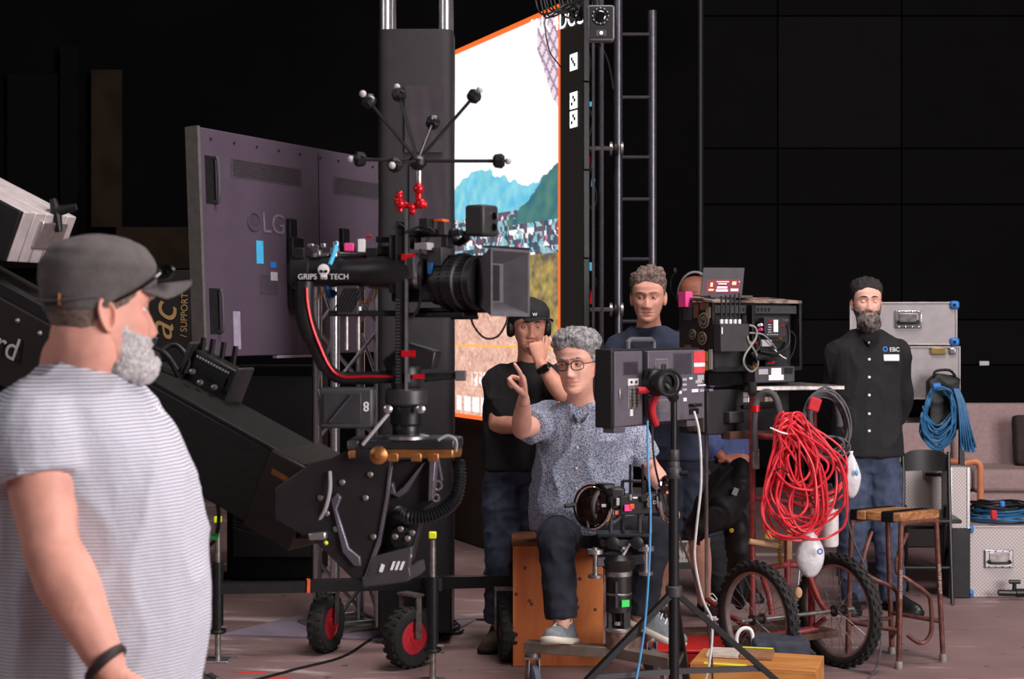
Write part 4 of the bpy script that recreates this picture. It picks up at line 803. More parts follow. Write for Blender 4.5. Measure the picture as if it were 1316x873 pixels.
# stack of counterweights on the boom
wt = thing('counterweight_stack', 'stack of pale aluminium weight plates on the crane boom', 'weights', P(28, 330, 4.95)); ALW = mat('pale_aluminium', (205, 196, 196), .45, .3, var=.1, scale=20)
wd_ = V((.93, -.36, 0)); ev = V((.30, .0, -.95)).normalized(); sv = V((-.36, -.93, 0)); Rw = Matrix((bd, wv_.normalized(), up_)).transposed()
wc = P(26, 272, 4.74); wn = wv_.normalized(); Lw, Hw = .40, .165
for k in range(5):
    q = lambda e: [wc+wn*(.02+k*.05)-bd*e, wc+wn*(.066+k*.05)-bd*e, wc+wn*(.066+k*.05)-bd*e-up_*Hw, wc+wn*(.02+k*.05)-bd*e-up_*Hw]
    MB().hexa(q(0), q(Lw)).build('plate', ALW, wt, bevel=.003)
q = lambda e: [wc-bd*e, wc+wn*.018-bd*e, wc+wn*.018-bd*e-up_*Hw, wc-bd*e-up_*Hw]
MB().hexa(q(.0), q(Lw)).build('black_near_plate', BLKM, wt, bevel=.003)  # thin black plate makes the near face of the stack dark
MB().box(P(62, 302, 4.9), (.03, .12, .09), Rw).build('latch_block', SIL, wt, bevel=.004); MB().rod(P(60, 272, 4.9), P(72, 272, 4.9), .008, 10).build('threaded_rod', SIL, wt)
for a, b in (((72, 272), (98, 266)), ((72, 272), (76, 298)), ((72, 272), (68, 256))): MB().tube([P(*a, 4.9), P(*b, 4.9)], [.018, .011], 10).build('knob_arm', BLK, wt)
# pedestal and dolly of the crane (mostly hidden behind the man)
pz = (n0+(n1-n0)*.30); PX, PY = pz.x+.05, pz.y+.12; ztop = pz.z-.20
MB().rod((PX, PY, .40), (PX, PY, ztop), .07, 18).build('column', BLKM, cr0); MB().box((PX, PY, ztop-.02), (.24, .3, .16)).build('pivot', BLKM, cr0, bevel=.01); MB().box((PX, PY, .40), (1.0, .8, .08)).build('chassis', BLKM, cr0, bevel=.01)
for sx in (-1, 1):
    for sy in (-1, 1):
        c = V((PX+sx*.5, PY+sy*.36, .19)); MB().rod(c, c+V((0, -sy*.1, .19)), .03, 10).build('axle', STL, cr0); wheel(cr0, c, (.3, 1, 0), .19, .1, DGR, 24)
tc = P(262, 873, 5.15); wheel(cr0, V((tc.x-.05, 5.15, .185)), (.75, .66, 0), .185, .11, DGR, 26); MB().rod((tc.x-.05, 5.15, .19), (PX+.3, PY, .38), .03, 10).build('axle', STL, cr0)
# transmitter box with aerials on the boom
tb = thing('transmitter_box', 'black transmitter box with stub aerials on the crane boom', 'transmitter', P(285, 515, 4.78)); Rt = Matrix((bd, wv_.normalized(), up_)).transposed(); bc = P(276, 487, 4.76)
MB().box(bc, (.17, .06, .125), Rt).build('housing', BLK, tb, bevel=.008)
for sx in (-1, 1): MB().box(bc+Rt @ V((sx*.094, -.01, .0)), (.012, .085, .16), Rt).build('handle_plate', DGR, tb, bevel=.004)
for k, (x, y) in enumerate(((262, 446), (274, 448), (288, 452), (303, 457))): MB().rod(P(x, y-12, 4.77), P(x-4, y+14, 4.77), .0085, 10).build('aerial', BLKM, tb)
for k in range(12): MB().box(bc+Rt @ V((-.065+k*.011, -.032, .046)), (.006, .004, .006), Rt).build('button', LGR, tb)
MB().box(bc+Rt @ V((0, -.032, .015)), (.12, .006, .03), Rt).build('fin_panel', mat('grille_black'), tb, bevel=.002)
for x, y in ((248, 478), (258, 492), (276, 498)): MB().lathe([(.009, 0), (.009, .012), (.004, .014)], P(x, y, 4.7), (0, -1, 0), 10).build('connector', SIL, tb)
MB().tube(cr([P(236, 498, 4.74), P(222, 470, 4.74), P(208, 452, 4.76), P(226, 444, 4.78), P(242, 462, 4.76), P(238, 480, 4.75)], 5), .008, 8).build('cable_loop', BLK, tb); MB().tube(cr([P(228, 475, 4.74), P(214, 455, 4.74), P(200, 448, 4.8)], 5), .006, 8).build('cable_loop', DGR, tb)
MB().box(P(190, 447, 4.8), (.03, .03, .08), Rt).build('aerial_mount', GRY, tb, bevel=.003)
# crane nose bracket
def plate(poly, m, name, dd, th, par=cr0, bevel=.004, dx=0.):
    pts = [Q(x, y, dd+dx*(x-470)) for x, y in poly]; n = len(pts); e = V((.25, 1, 0)).normalized()*th
    return MB().add(pts+[p+e for p in pts], [tuple(range(n-1, -1, -1)), tuple(range(n, 2*n))]+[(i, (i+1) % n, n+(i+1) % n, n+i) for i in range(n)]).build(name, m, par, bevel=bevel)
NOSE_M = mat('nose_bracket', (40, 38, 40), .42, .35, var=.12, scale=20); NOSE_L = mat('bracket_edge', (110, 106, 116), .35, .6)
plate([(352, 628), (398, 596), (424, 590), (455, 574), (504, 584), (498, 640), (487, 700), (466, 750), (452, 744), (408, 700), (352, 668)], NOSE_M, 'nose_plate', -.06, .03)
plate([(425, 642), (433, 634), (438, 640), (432, 655), (448, 705), (462, 716), (463, 728), (455, 728), (440, 710)], NOSE_L, 'plate_lip', -.072, .012, bevel=.002)
plate([(470, 750), (498, 640), (506, 592), (560, 590), (557, 645), (545, 655), (534, 700), (526, 738)], NOSE_M, 'nose_plate', .0, .03)
plate([(500, 600), (504, 600), (498, 645), (488, 700), (472, 742), (468, 742), (486, 690), (495, 640)], NOSE_L, 'plate_edge', -.068, .01, bevel=.001)
plate([(541, 598), (546, 594), (522, 632), (512, 640), (500, 634), (503, 620), (508, 634), (518, 626)], NOSE_L, 'web_edge', -.02, .02, bevel=.002)
plate([(552, 590), (560, 590), (556, 640), (550, 645)], NOSE_L, 'strut', -.03, .03, bevel=.002)
plate([(464, 742), (526, 728), (528, 742), (522, 748), (466, 756)], DGR, 'nose_foot', -.07, .14)
plate([(478, 716), (530, 702), (526, 730), (470, 742)], DGR, 'foot_panel', -.07, .02)
for k in range(3): plate([(501+k*6, 733), (505+k*6, 722), (508+k*6, 722), (504+k*6, 733)], WHT, 'slot', -.074, .004, bevel=0)
plate([(487, 735), (490, 725), (494, 727), (491, 736)], WHT, 'slot', -.074, .004, bevel=0)
for x, y in ((480, 690), (470, 640), (476, 610), (440, 620), (420, 660), (432, 680), (412, 640), (508, 690), (515, 680), (524, 692), (530, 685), (479, 722), (526, 715)): MB().lathe([(.008, 0), (.008, .005), (.004, .007)], Q(x, y, -.062), (0, -1, 0), 10).build('bolt', STL, cr0)
MB().lathe([(.03, -.02), (.034, 0), (.03, .02), (.012, .024), (.01, .03)], Q(516, 690, -.03), (0, -1, 0), 20).build('motor_cap', BLKM, cr0)
hs = MB(); path = cr([Q(588, 592, .0), Q(590, 615, -.01), Q(585, 640, -.03), Q(570, 655, -.05), Q(548, 664, -.06), Q(525, 664, -.06), Q(512, 660, -.03)], 12); hs.tube(path, [.0185+.0028*(1 if i % 2 else -1) for i in range(len(path))], 12); hs.build('ribbed_hose', mat('hose_black', (26, 28, 32), .35), cr0, ang=80)
oc = [(-72, -14), (-60, -8), (62, -8), (72, -2), (72, 14), (50, 22), (-50, 22), (-72, 12)]
MB().prism([(a*.00215, b*.0062) for a, b in oc], Q(522, 576, 0), (1, 0, 0), (0, 1, 0), (0, 0, .027)).build('head_plate', mat('head_plate_black', (44, 44, 48), .4, .3), cr0, bevel=.005)
MB().prism([(a*.0021, b*.006) for a, b in oc], Q(522, 587, 0), (1, 0, 0), (0, 1, 0), (0, 0, .023)).build('bronze_ring', BRS, cr0, bevel=.003)
MB().lathe([(.024, 0), (.024, .014), (.016, .018), (.010, .02), (.008, .03)], Q(487, 585, -.13), (0, -1, 0), 24).build('bronze_boss', BRS, cr0)
for x in (505, 535, 557): MB().box(Q(x, 588, -.122), (.03, .02, .022)).build('bronze_block', BRS, cr0, bevel=.003)
MB().lathe([(.064, 0), (.064, .008), (.05, .012)], Q(522, 564, 0), (0, 0, 1), 32).build('clamp_ring', SIL, cr0)
MB().tube(cr([Q(563, 590, -.12), Q(566, 606, -.12), Q(568, 618, -.12)], 4), .003, 6).build('lanyard', SIL, cr0); MB().torus(Q(562, 624, -.12), (0, -1, 0), .012, .0028, 18, 6).build('carabiner', SIL, cr0); MB().torus(Q(560, 640, -.12), (0, -1, 0), .009, .0028, 18, 6).build('carabiner', SIL, cr0)
MB().tube(cr([Q(563, 566, -.1), Q(575, 560, -.1), Q(586, 566, -.1), Q(586, 580, -.08)], 5), .004, 6).build('wire', LGR, cr0)
MB().tube(cr([Q(424, 606, -.07), Q(424, 630, -.08), Q(418, 655, -.07), Q(408, 672, -.05)], 5), .005, 6).build('wire', LGR, cr0)
plate([(395, 686), (418, 684), (418, 694), (397, 695)], SIL, 'plug', -.08, .02); MB().sph(Q(419, 698, -.09), .006, 8, 6).build('status_light', YEL, cr0)
for k in range(3): MB().tube(cr([P(300, 668+4*k, 4.5), P(330, 676+5*k, 4.5), P(360, 684+3*k, 4.45), P(395, 690, 4.36)], 5), .006, 6).build('cable', BLK, cr0)
for (x, y, D, m) in ((258, 622, 4.6, GRN), (276, 690, 4.62, GRN)): MB().box(P(x, y, D), (.02, .02, .012), (.3, .2, 0)).build('marker_tag', m, cr0)
MB().tube(cr([P(262, 600, 4.62), P(280, 650, 4.64), P(278, 690, 4.66), P(264, 705, 4.7)], 6), .006, 6).build('cable', BLK, cr0)
# ------------------------------------------------------------------ gimbal stabiliser on the head plate
gm = thing('gimbal', 'black three axis gimbal with a red striped arm on the crane head', 'gimbal', Q(522, 563, 0)); GBK = mat('gimbal_black', (34, 33, 35), .42, .25, var=.1); z = lambda y: CH-(y-HY)*4.3/F
cx = Q(522, 0, 0).x; zz = lambda y: V((cx, 4.3, z(y)))
for name, r, y0, y1, m in (('adapter', .038, 563, 545, BLKM), ('adapter_block', .044, 547, 520, BLKM), ('mount_collar', .058, 521, 499, mat('collar_grey', (66, 64, 68), .4, .3)), ('pan_motor', .042, 499, 470, GBK)):
    MB().lathe([(r*.9, 0), (r, .006), (r, (y0-y1)*4.3/F-.006), (r*.9, (y0-y1)*4.3/F)], zz(y0), (0, 0, 1), 32).build(name, m, gm)
for x in (499, 541): MB().lathe([(.012, 0), (.012, .012), (.006, .016)], Q(x, 526, -.05), (0, -1, 0), 14).build('thumb_screw', SIL, gm)
MB().box(Q(522, 486, -.046), (.022, .008, .024)).build('badge', GRY, gm)
MB().tube(cr([Q(499, 532, -.05), Q(484, 550, -.06), Q(466, 572, -.06)], 4), .005, 8).build('wire', LGR, gm)
ap = cr([Q(508, 484, -.005), Q(470, 486, -.01), Q(436, 485, -.015), Q(418, 470, -.02), Q(404, 440, -.02), Q(393, 412, -.02), Q(391, 385, -.02), Q(392, 362, -.02)], 6)
MB().tube(ap, [.018]*18+[.022]*8+[.026]*(len(ap)-26), 14).build('arm', GBK, gm)
ap2 = cr([Q(506, 484, -.03), Q(470, 484, -.034), Q(440, 484, -.037), Q(424, 472, -.042), Q(409, 440, -.045), Q(400, 414, -.046), Q(395, 388, -.046), Q(394, 370, -.046)], 6)
MB().tube(ap2, .0038, 8).build('red_stripe', RED, gm); MB().bar(Q(530, 484, -.047), Q(546, 484, -.045), .006, .012).build('red_stripe', RED, gm)
MB().tube(cr([Q(545, 486, 0), Q(565, 484, -.0), Q(588, 482, -.0)], 3), .012, 10).build('arm', GBK, gm); MB().box(Q(592, 483, 0), (.03, .04, .028)).build('arm_end', GRY, gm, bevel=.003)
ta = V((1, -.12, .0)).normalized(); tl0, tl1 = Q(372, 350, .02), Q(546, 350, -.02); tdv = tl1-tl0; ln_ = tdv.length
MB().lathe([(.03, 0), (.043, .008), (.046, .012), (.046, .06), (.041, .064), (.041, ln_*.58), (.046, ln_*.6), (.046, ln_-.02), (.04, ln_-.004), (.03, ln_)], tl0, tdv, 32).build('tilt_motor_tube', GBK, gm)
MB().lathe([(.047, 0), (.047, .012)], tl0+tdv*.93, tdv, 32).build('motor_ring', SIL, gm)
ld2 = V((1, -.12, 0)); text('GRIPS', gm, WHT, Q(395, 356, -.043), ld2, (0, 0, 1), .021, 'tube_lettering'); text('TECH', gm, WHT, Q(436, 356, -.048), ld2, (0, 0, 1), .021, 'tube_lettering')
sk_ = MB(); sk_.lathe([(.016, 0), (.016, .003), (.012, .005)], Q(416, 347, -.046), (0, -1, 0), 20); so_ = sk_.build('skull_emblem', WHT, gm); MB().box(Q(416, 356, -.046), (.018, .006, .014)).build('skull_jaw', WHT, so_, bevel=.002)
for sx in (-1, 1): MB().lathe([(.0045, 0), (.0045, .003)], Q(416+sx*3, 349, -.0515), (0, -1, 0), 10).build('skull_eye', BLK, so_)
for k in range(3): MB().box(Q(413+k*3, 358, -.0525), (.0012, .002, .008)).build('skull_tooth', BLK, so_)
MB().torus(Q(403, 372, .0), (0, -1, 0), .028, .003, 20, 6).build('copper_cable', BRS, gm); MB().torus(Q(470, 375, .0), (0, -1, 0), .03, .003, 20, 6).build('copper_cable', BRS, gm)
# control module
Rm_ = Euler((0, 0, -.06)).to_matrix(); mc = Q(447, 524, -.02); md_ = MB().box(mc, (.148, .06, .112), Rm_).build('control_module', mat('module_grey', (62, 64, 68), .5), gm, bevel=.008); MB().box(mc+V((-.012, -.031, 0)), (.104, .004, .084)).build('module_panel', mat('module_panel', (48, 48, 52), .5), md_, bevel=.002); MB().bar(mc+V((-.045, -.035, -.036)), mc+V((.015, -.035, .036)), .004, .012, (0, -1, 0)).build('diagonal_rib', mat('module_grey'), md_)
for dz_ in (.006, -.006): MB().torus(mc+V((.053, -.034, dz_+.004)), (0, -1, 0), .0055, .0022, 14, 6).build('module_emblem', WHT, md_)
# vertical post with scale
MB().box(V((Q(518, 0).x, 4.27, (z(300)+z(505))/2)), (.036, .04, z(272)-z(505))).build('vertical_post', GBK, gm, bevel=.004); MB().box(V((Q(524, 0).x, 4.247, (z(270)+z(505))/2)), (.0085, .008, z(270)-z(505))).build('scale_rail', SIL, gm)
pk = MB()
for k in range(26): pk.box(V((Q(513, 0).x, 4.247, z(386+k*4.2))), (.012, .004, .0035))
po = pk.build('scale_marks', DGR, gm); po['kind'] = 'stuff'
for y in (331, 455): MB().tube([Q(516, y, -.05), Q(534, y, -.05)], .011, 10).build('clamp_knob', RED, gm)
plate([(490, 462), (520, 440), (560, 452), (556, 474), (496, 478)], GBK, 'yoke', -.01, .06, gm); MB().box(Q(510, 340, -.01), (.04, .06, .16)).build('carriage', GBK, gm, bevel=.006)
for x, y in ((445, 398), (460, 398)): MB().rod(Q(x, y, -.01), Q(x, y+52, -.01), .006, 10).build('rod', STL, gm); MB().lathe([(.01, -.008), (.01, .008)], Q(x, y, -.01), (0, 0, 1), 12).build('rod_cap', WHT, gm)
MB().box(Q(470, 403, .0), (.2, .05, .016)).build('base_rail', BLK, gm, bevel=.003); MB().box(Q(448, 386, .0), (.062, .06, .08)).build('battery', mat('battery_grey', (54, 52, 54), .5), gm, bevel=.004)
for k in range(7): MB().box(Q(436+k*4, 386, -.031), (.003, .003, .075), (0, .5, 0)).build('rib', BLK, gm)
# ------------------------------------------------------------------ cinema camera in the gimbal
ca_ = V((.82, -.572, 0)).normalized(); cu = V((.572, .82, 0)).normalized(); Rc = Matrix((ca_, cu, (0, 0, 1))).transposed()
cc_ = thing('cinema_camera', 'black cinema camera with a square matte box in the gimbal', 'camera', Q(560, 405, .0)); CB = mat('camera_black', (27, 27, 29), .45, .1, var=.12)
bc = Q(551, 358, .02); MB().box(bc-ca_*.02, (.15, .10, .13), Rc).build('body', CB, cc_, bevel=.006)
o_ = Q(574, 364, -.01)
lens = MB().lathe([(.06, -.02), (.06, .012), (.074, .016), (.074, .05), (.079, .052), (.079, .082), (.071, .086), (.071, .11), (.074, .112), (.074, .135)], o_-ca_*.01, ca_, 36).build('lens', CB, cc_)
for k in range(3):
    gr = MB(); c0 = o_+ca_*(.022+k*.034); u_, v_, d_ = axes(ca_)
    for i in range(40): a = 2*PI*i/40; e = u_*math.cos(a)+v_*math.sin(a); gr.box(c0+e*(.0755 if k == 0 else .0795 if k == 1 else .0725), (.014, .005, .004), Matrix((d_, d_.cross(e), e)).transposed())
    go = gr.build('gear_teeth', CB, lens); go['kind'] = 'stuff'
MB().lathe([(.0745, 0), (.0745, .004)], o_+ca_*.105, ca_, 36).build('focus_mark_ring', DGR, lens); MB().lathe([(.056, .0), (.05, .004), (0, .006)], o_+ca_*.12, ca_, 30).build('front_glass', mat('lens_glass'), lens)
mo = Q(640, 363.5, -.06); Wb, Hb = .092, .092
def mring(d0, s0, d1, s1, name, m, th=.004, par=None):
    q = lambda d, s: [mo+ca_*d+cu*x*Wb*s+V((0, 0, y*Hb*s)) for x, y in ((-1, -1), (1, -1), (1, 1), (-1, 1))]
    a, b = q(d0, s0), q(d1, s1); a2, b2 = q(d0, s0-.09), q(d1, s1-.09); g = MB()
    for i in range(4): j = (i+1) % 4; g.add([a[i], a[j], b[j], b[i], a2[i], a2[j], b2[j], b2[i]], [(0, 1, 2, 3), (7, 6, 5, 4), (0, 4, 5, 1), (3, 2, 6, 7), (0, 3, 7, 4), (1, 5, 6, 2)])
    return g.build(name, m, par or cc_)
MBX = mat('matte_box_grey', (88, 86, 92), .6); mx = mring(-.022, .66, .042, 1.0, 'matte_box', MBX)
plate_b = MB().box(mo-ca_*.05, (.045, .125, .13), Rc).build('filter_stage', CB, mx, bevel=.004); MB().box(mo-ca_*.022, (.004, .120, .122), Rc).build('inner_frame', MBX, mx); MB().box(mo-ca_*.0185, (.004, .062, .098), Rc).build('front_opening', mat('grille_black'), mx)
MB().box(mo+V((0, 0, .094))+ca_*.03, (.035, .18, .005), Rc).build('top_flag', CB, mx, bevel=.002)
for sgn in (-.02, .02): MB().rod(o_-ca_*.08+cu*sgn+V((0, 0, -.075)), mo+cu*sgn+V((0, 0, -.075)), .0075, 10).build('support_rod', BLKM, cc_)
MB().box(Q(560, 405, .0), (.24, .07, .014), Rc).build('base_plate', BLKM, cc_, bevel=.003); MB().box(Q(597, 408, -.04), (.06, .05, .012), Rc).build('dovetail', BLK, cc_, bevel=.002)
MB().box(Q(556, 300, .0), (.17, .035, .02), Rc).build('top_handle', CB, cc_, bevel=.006)
for dx in (-.06, .05): MB().box(Q(556, 308, 0)+ca_*dx, (.02, .03, .05), Rc).build('handle_post', CB, cc_, bevel=.003)
mon = MB().box(Q(619, 284, -.05), (.062, .075, .085), Rc @ Euler((0, .0, .0)).to_matrix()).build('focus_monitor', mat('monitor_grey', (46, 44, 46), .5), cc_, bevel=.008)
for dz_ in (.012, -.018): MB().lathe([(.011, 0), (.011, .004), (.004, .005)], Q(619, 284, -.05)+ca_*.031+cu*.01+V((0, 0, dz_)), ca_, 16).build('monitor_port', CHR, mon)
MB().tube(cr([Q(600, 305, -.02), Q(590, 312, .0), Q(580, 306, .0)], 3), .011, 10).build('monitor_arm', BLKM, cc_)
for (x, y, w_, h_, m) in ((567, 284, .034, .007, ORG), (571, 294, .026, .036, DGR), (545, 317, .045, .02, LGR), (530, 345, .03, .06, DGR), (585, 300, .05, .014, BLK), (548, 288, .03, .03, BLK), (562, 330, .05, .05, DGR)): MB().box(Q(x, y, -.05), (w_, .03, h_), Rc).build('accessory', m, cc_, bevel=.002)
MB().box(Q(553, 345, -.06), (.014, .006, .03), Rc).build('blue_tag', BLU, cc_)
for (x, y, w_, h_, m) in ((449, 318, .026, .022, PNK), (465, 316, .02, .036, WHT), (474, 304, .016, .006, RED), (450, 338, .012, .014, WHT), (460, 337, .012, .016, SIL), (432, 318, .014, .03, SIL), (405, 320, .022, .02, DGR), (400, 316, .016, .010, SIL), (410, 326, .010, .016, SIL), (416, 316, .012, .012, SIL), (425, 330, .016, .012, CHR), (498, 322, .055, .024, BLK), (478, 326, .03, .03, BLK), (495, 308, .05, .016, BLK), (385, 326, .03, .03, BLK)):
    MB().box(Q(x, y, .0), (w_, .03, h_)).build('connector', m, cc_, bevel=.002)
MB().bar(Q(380, 336, .02), Q(545, 330, .02), .04, .018).build('cheese_plate', BLKM, cc_)
MB().tube(cr([Q(424, 340, -.05), Q(430, 324, -.03), Q(433, 312, 0)], 3), .006, 8).build('blue_cable', CYN, cc_); MB().tube(cr([Q(420, 362, .0), Q(424, 380, .02), Q(430, 375, .03)], 3), .01, 8).build('blue_cable', BLU, cc_)
MB().tube(cr([Q(606, 395, -.03), Q(607, 415, -.03), Q(622, 434, -.03), Q(640, 432, -.03), Q(652, 410, -.05), Q(646, 398, -.05)], 6), .003, 6).build('cable', BLK, cc_)
for pts in (((520, 300), (545, 290), (560, 300)), ((536, 330), (545, 315), (552, 305)), ((534, 345), (540, 370), (538, 395), (528, 410)), ((505, 295), (512, 288), (520, 292))): MB().tube(cr([Q(x, y, -.06) for x, y in pts], 5), .004, 6).build('cable', BLK, cc_)
# ------------------------------------------------------------------ tracking star on red arms
ts = thing('tracking_marker', 'star of black marker rods on red ball arms above the camera', 'tracking marker', Q(520, 272, 0))
arms = [((514, 272), (514, 246)), ((514, 262), (530, 266)), ((530, 266), (543, 262)), ((538, 262), (538, 232))]
for a, b in arms: MB().rod(Q(*a, -.02), Q(*b, -.02), .009, 12).build('red_arm', RED, ts)
for x, y, r in ((514, 262, .015), (513, 252, .011), (529, 266, .011), (541, 262, .015), (538, 243, .015), (530, 272, .010), (510, 257, .009), (545, 263, .01)): MB().sph(Q(x, y, -.025), r, 16, 10).build('red_joint', RED, ts)
MB().rod(Q(538, 236, -.02), Q(538, 220, -.02), .009, 14).build('stem', SIL, ts); hb = Q(537, 207, -.02)
MB().lathe([(.012, -.024), (.024, -.012), (.026, .004), (.016, .014), (.006, .018)], hb, (0, 0, 1), 20).build('hub', BLKM, ts)
for x, y, dd in ((474, 130, -.12), (513, 122, .06), (556, 158, .16), (609, 124, .05), (463, 205, -.05), (641, 207, .0), (508, 212, -.2)):
    e = Q(x, y, dd); d = (e-hb).normalized(); ro = MB().rod(hb, e, .0048, 8).build('rod', BLKM, ts)
    if x == 641: MB().rod(Q(628, 207, .0), Q(633, 207, 0), .0052, 8).build('red_band', RED, ro)
    MB().lathe([(.012, -.016), (.019, -.010), (.021, .008), (.014, .016)], e, d, 8).build('end_block', BLK, ro, smooth=False)
    MB().box(e+V((.008, -.012, .004)), (.014, .012, .014), (.3, .4, .2)).build('sensor', BLKM if x != 474 else SIL, ro, bevel=.002); MB().sph(e+d*.026, .0095, 12, 8).build('marker_ball', mat('marker_grey', (190, 186, 184), .5), ro)
# ------------------------------------------------------------------ crate the operator sits on
PLY = mat('orange_plywood', (220, 132, 70), .55, rgb2=(186, 94, 50), kind='wood', scale=3.2, stretch=(2.5, 2.5, .6), ramp=(.3, .7), bump=.08, bscale=40); PLYD = mat('plywood_edge', (112, 66, 42), .7, var=.2)
c = G(717, 857); W_, H_, D_ = px(116, 7.09), .552, .35; crt = thing('crate', 'orange plywood crate under the seated man', 'crate', (c.x, c.y+D_/2, 0))
MB().box((0, -D_/2+.009, H_/2), (W_, .018, H_-.002)).build('front_panel', PLY, crt, world=False, bevel=.002); MB().box((0, D_/2-.009, H_/2), (W_, .018, H_-.002)).build('back_panel', PLY, crt, world=False, bevel=.002)
for sx in (-1, 1): MB().box((sx*(W_/2-.009), 0, H_/2), (.018, D_-.038, H_-.002)).build('side_panel', PLY, crt, world=False)
MB().box((0, 0, H_+.008), (W_+.012, D_+.012, .018)).build('top_panel', PLYD, crt, world=False, bevel=.003)
for x, y in ((.03, .21), (-.19, .33), (-.13, .30), (-.12, .285), (.09, .27), (.17, .26), (-.05, .12), (.1, .4), (-.15, .45)): MB().lathe([(.009, 0), (.006, .002)], (x, -D_/2, y), (0, -1, 0), 10).build('knot', PLYD, crt, world=False)
MB().tube(cr([(-.07, -D_/2-.002, .36), (-.06, -D_/2-.002, .31), (-.05, -D_/2-.002, .37), (-.03, -D_/2-.002, .35), (-.05, -D_/2-.002, .335), (-.02, -D_/2-.002, .32), (0, -D_/2-.002, .345), (-.02, -D_/2-.002, .36)], 4), .002, 5).build('scribble', BLK, crt, world=False)
# ------------------------------------------------------------------ rolling base and column
DP = 6.5; cb0 = P(795, 838, DP); rb = thing('rolling_base', 'low rolling base with steel bars, casters and a round column', 'rolling stand', (cb0.x, DP, 0)); BARM = mat('bare_steel_bar', (128, 116, 106), .5, .5, var=.2, scale=15); zb = cb0.z
def caster(parent, p, r=.055, yaw=.4):
    ax = V((math.cos(yaw), math.sin(yaw), 0)); o = MB().lathe([(r*.8, -.018), (r, -.012), (r, .012), (r*.8, .018)], (p[0], p[1], r), ax, 24).build('caster_wheel', mat('blue_grey_rubber', (90, 100, 116), .7), parent)
    f = MB()
    for sg in (-1, 1): f.bar(V((p[0], p[1], r))+ax*sg*.024, V((p[0], p[1], r*2+.03))+ax*sg*.024, .035, .005, ax)
    f.box((p[0], p[1], r*2+.03), (.07, .07, .008)); f.build('caster_fork', STL, o); MB().lathe([(.03, 0), (.03, .02)], (p[0], p[1], r*2+.034), (0, 0, 1), 16).build('swivel', STL, o)
e1, e2, e3 = P(676, 838, 6.62), P(866, 838, 6.3), P(838, 838, 7.0)
for e, w_ in ((e1, .07), (e2, .07), (e3, .06)): e.z = zb; d = (e-cb0).normalized(); MB().bar(cb0, e, w_, .045).build('base_bar', BARM, rb, bevel=.003); caster(rb, e-d*.03-V((0, 0, 0)), .058)
for e in (e1, e2, e3): pass
zP = lambda y: CH-(y-HY)*DP/F
def colseg(name, y0, y1, r, m, par=rb, prof=None): return MB().lathe([(r*.96, 0), (r, .003), (r, zP(y1)-zP(y0)-.003), (r*.96, zP(y1)-zP(y0))], (cb0.x, DP, zP(y0)), (0, 0, 1), 28).build(name, m, par)
colseg('column_foot', 832, 808, .055, mat('rusty_steel', (128, 104, 96), .55, .5, rgb2=(96, 58, 44), scale=25)); colseg('column_upper', 786, 736, .054, mat('column_black', (44, 42, 44), .4, .3)); colseg('column_collar', 740, 733, .058, STL); colseg('column_core', 808, 786, .016, BLK); colseg('column_ring', 811, 806, .057, STL); colseg('column_ring', 764, 761, .056, STL)
for a in range(4): q = a*PI/2+.5; MB().box((cb0.x+.046*math.cos(q), DP+.046*math.sin(q), zP(797)), (.016, .016, zP(785)-zP(809)), (0, 0, q)).build('column_post', mat('column_black'), rb)
MB().lathe([(.014, 0), (.014, .016), (.008, .02)], (cb0.x-.005, DP-.03, zP(802)), (0, 0, 1), 12).build('bolt', CHR, rb); MB().box((cb0.x+.024, DP-.052, zP(773)), (.036, .008, .028), (0, 0, .45)).build('green_tape', GRN, rb); MB().bar((cb0.x-.012, DP-.06, zP(778)), (cb0.x-.012, DP-.06, zP(745)), .01, .01).build('lock_lever', DGR, rb)
sp_ = MB().lathe([(.058, 0), (.075, .02), (.082, .05), (.06, .07)], (cb0.x, DP, zP(733)), (0, 0, 1), 28).build('levelling_head', mat('column_black'), rb)
for x, y, dd in ((765, 722, -.05), (830, 718, -.05), (797, 716, .1)):
    MB().bar((cb0.x, DP, zP(722)), P(x, y, DP+dd), .03, .04).build('leveller_arm', DGR, sp_, bevel=.005); MB().rod(P(x, y+20, DP+dd), P(x, y-18, DP+dd), .011, 12).build('leveller_screw', STL, sp_)
    MB().lathe([(.03, -.006), (.03, .006)], P(x, y+19, DP+dd), (0, 0, 1), 12).build('leveller_knob', STL, sp_); MB().lathe([(.034, -.009), (.034, .009)], P(x, y-13, DP+dd), (0, 0, 1), 12).build('leveller_nut', SIL, sp_)
MB().rod(P(797, 720, DP-.04), P(810, 699, DP-.06), .005, 8).build('wire_clip', WHT, sp_); MB().rod(P(810, 699, DP-.06), P(816, 704, DP-.06), .005, 8).build('wire_clip', WHT, sp_)
MB().box(P(797, 696, DP), (.17, .12, .03)).build('top_plate', DGR, sp_, bevel=.006)
for x in (787, 818): MB().lathe([(.02, 0), (.026, .004), (.026, .03), (.014, .034)], P(x, 697, DP-.06), (0, -1, 0), 20).build('clamp_knob', BLKM, sp_)
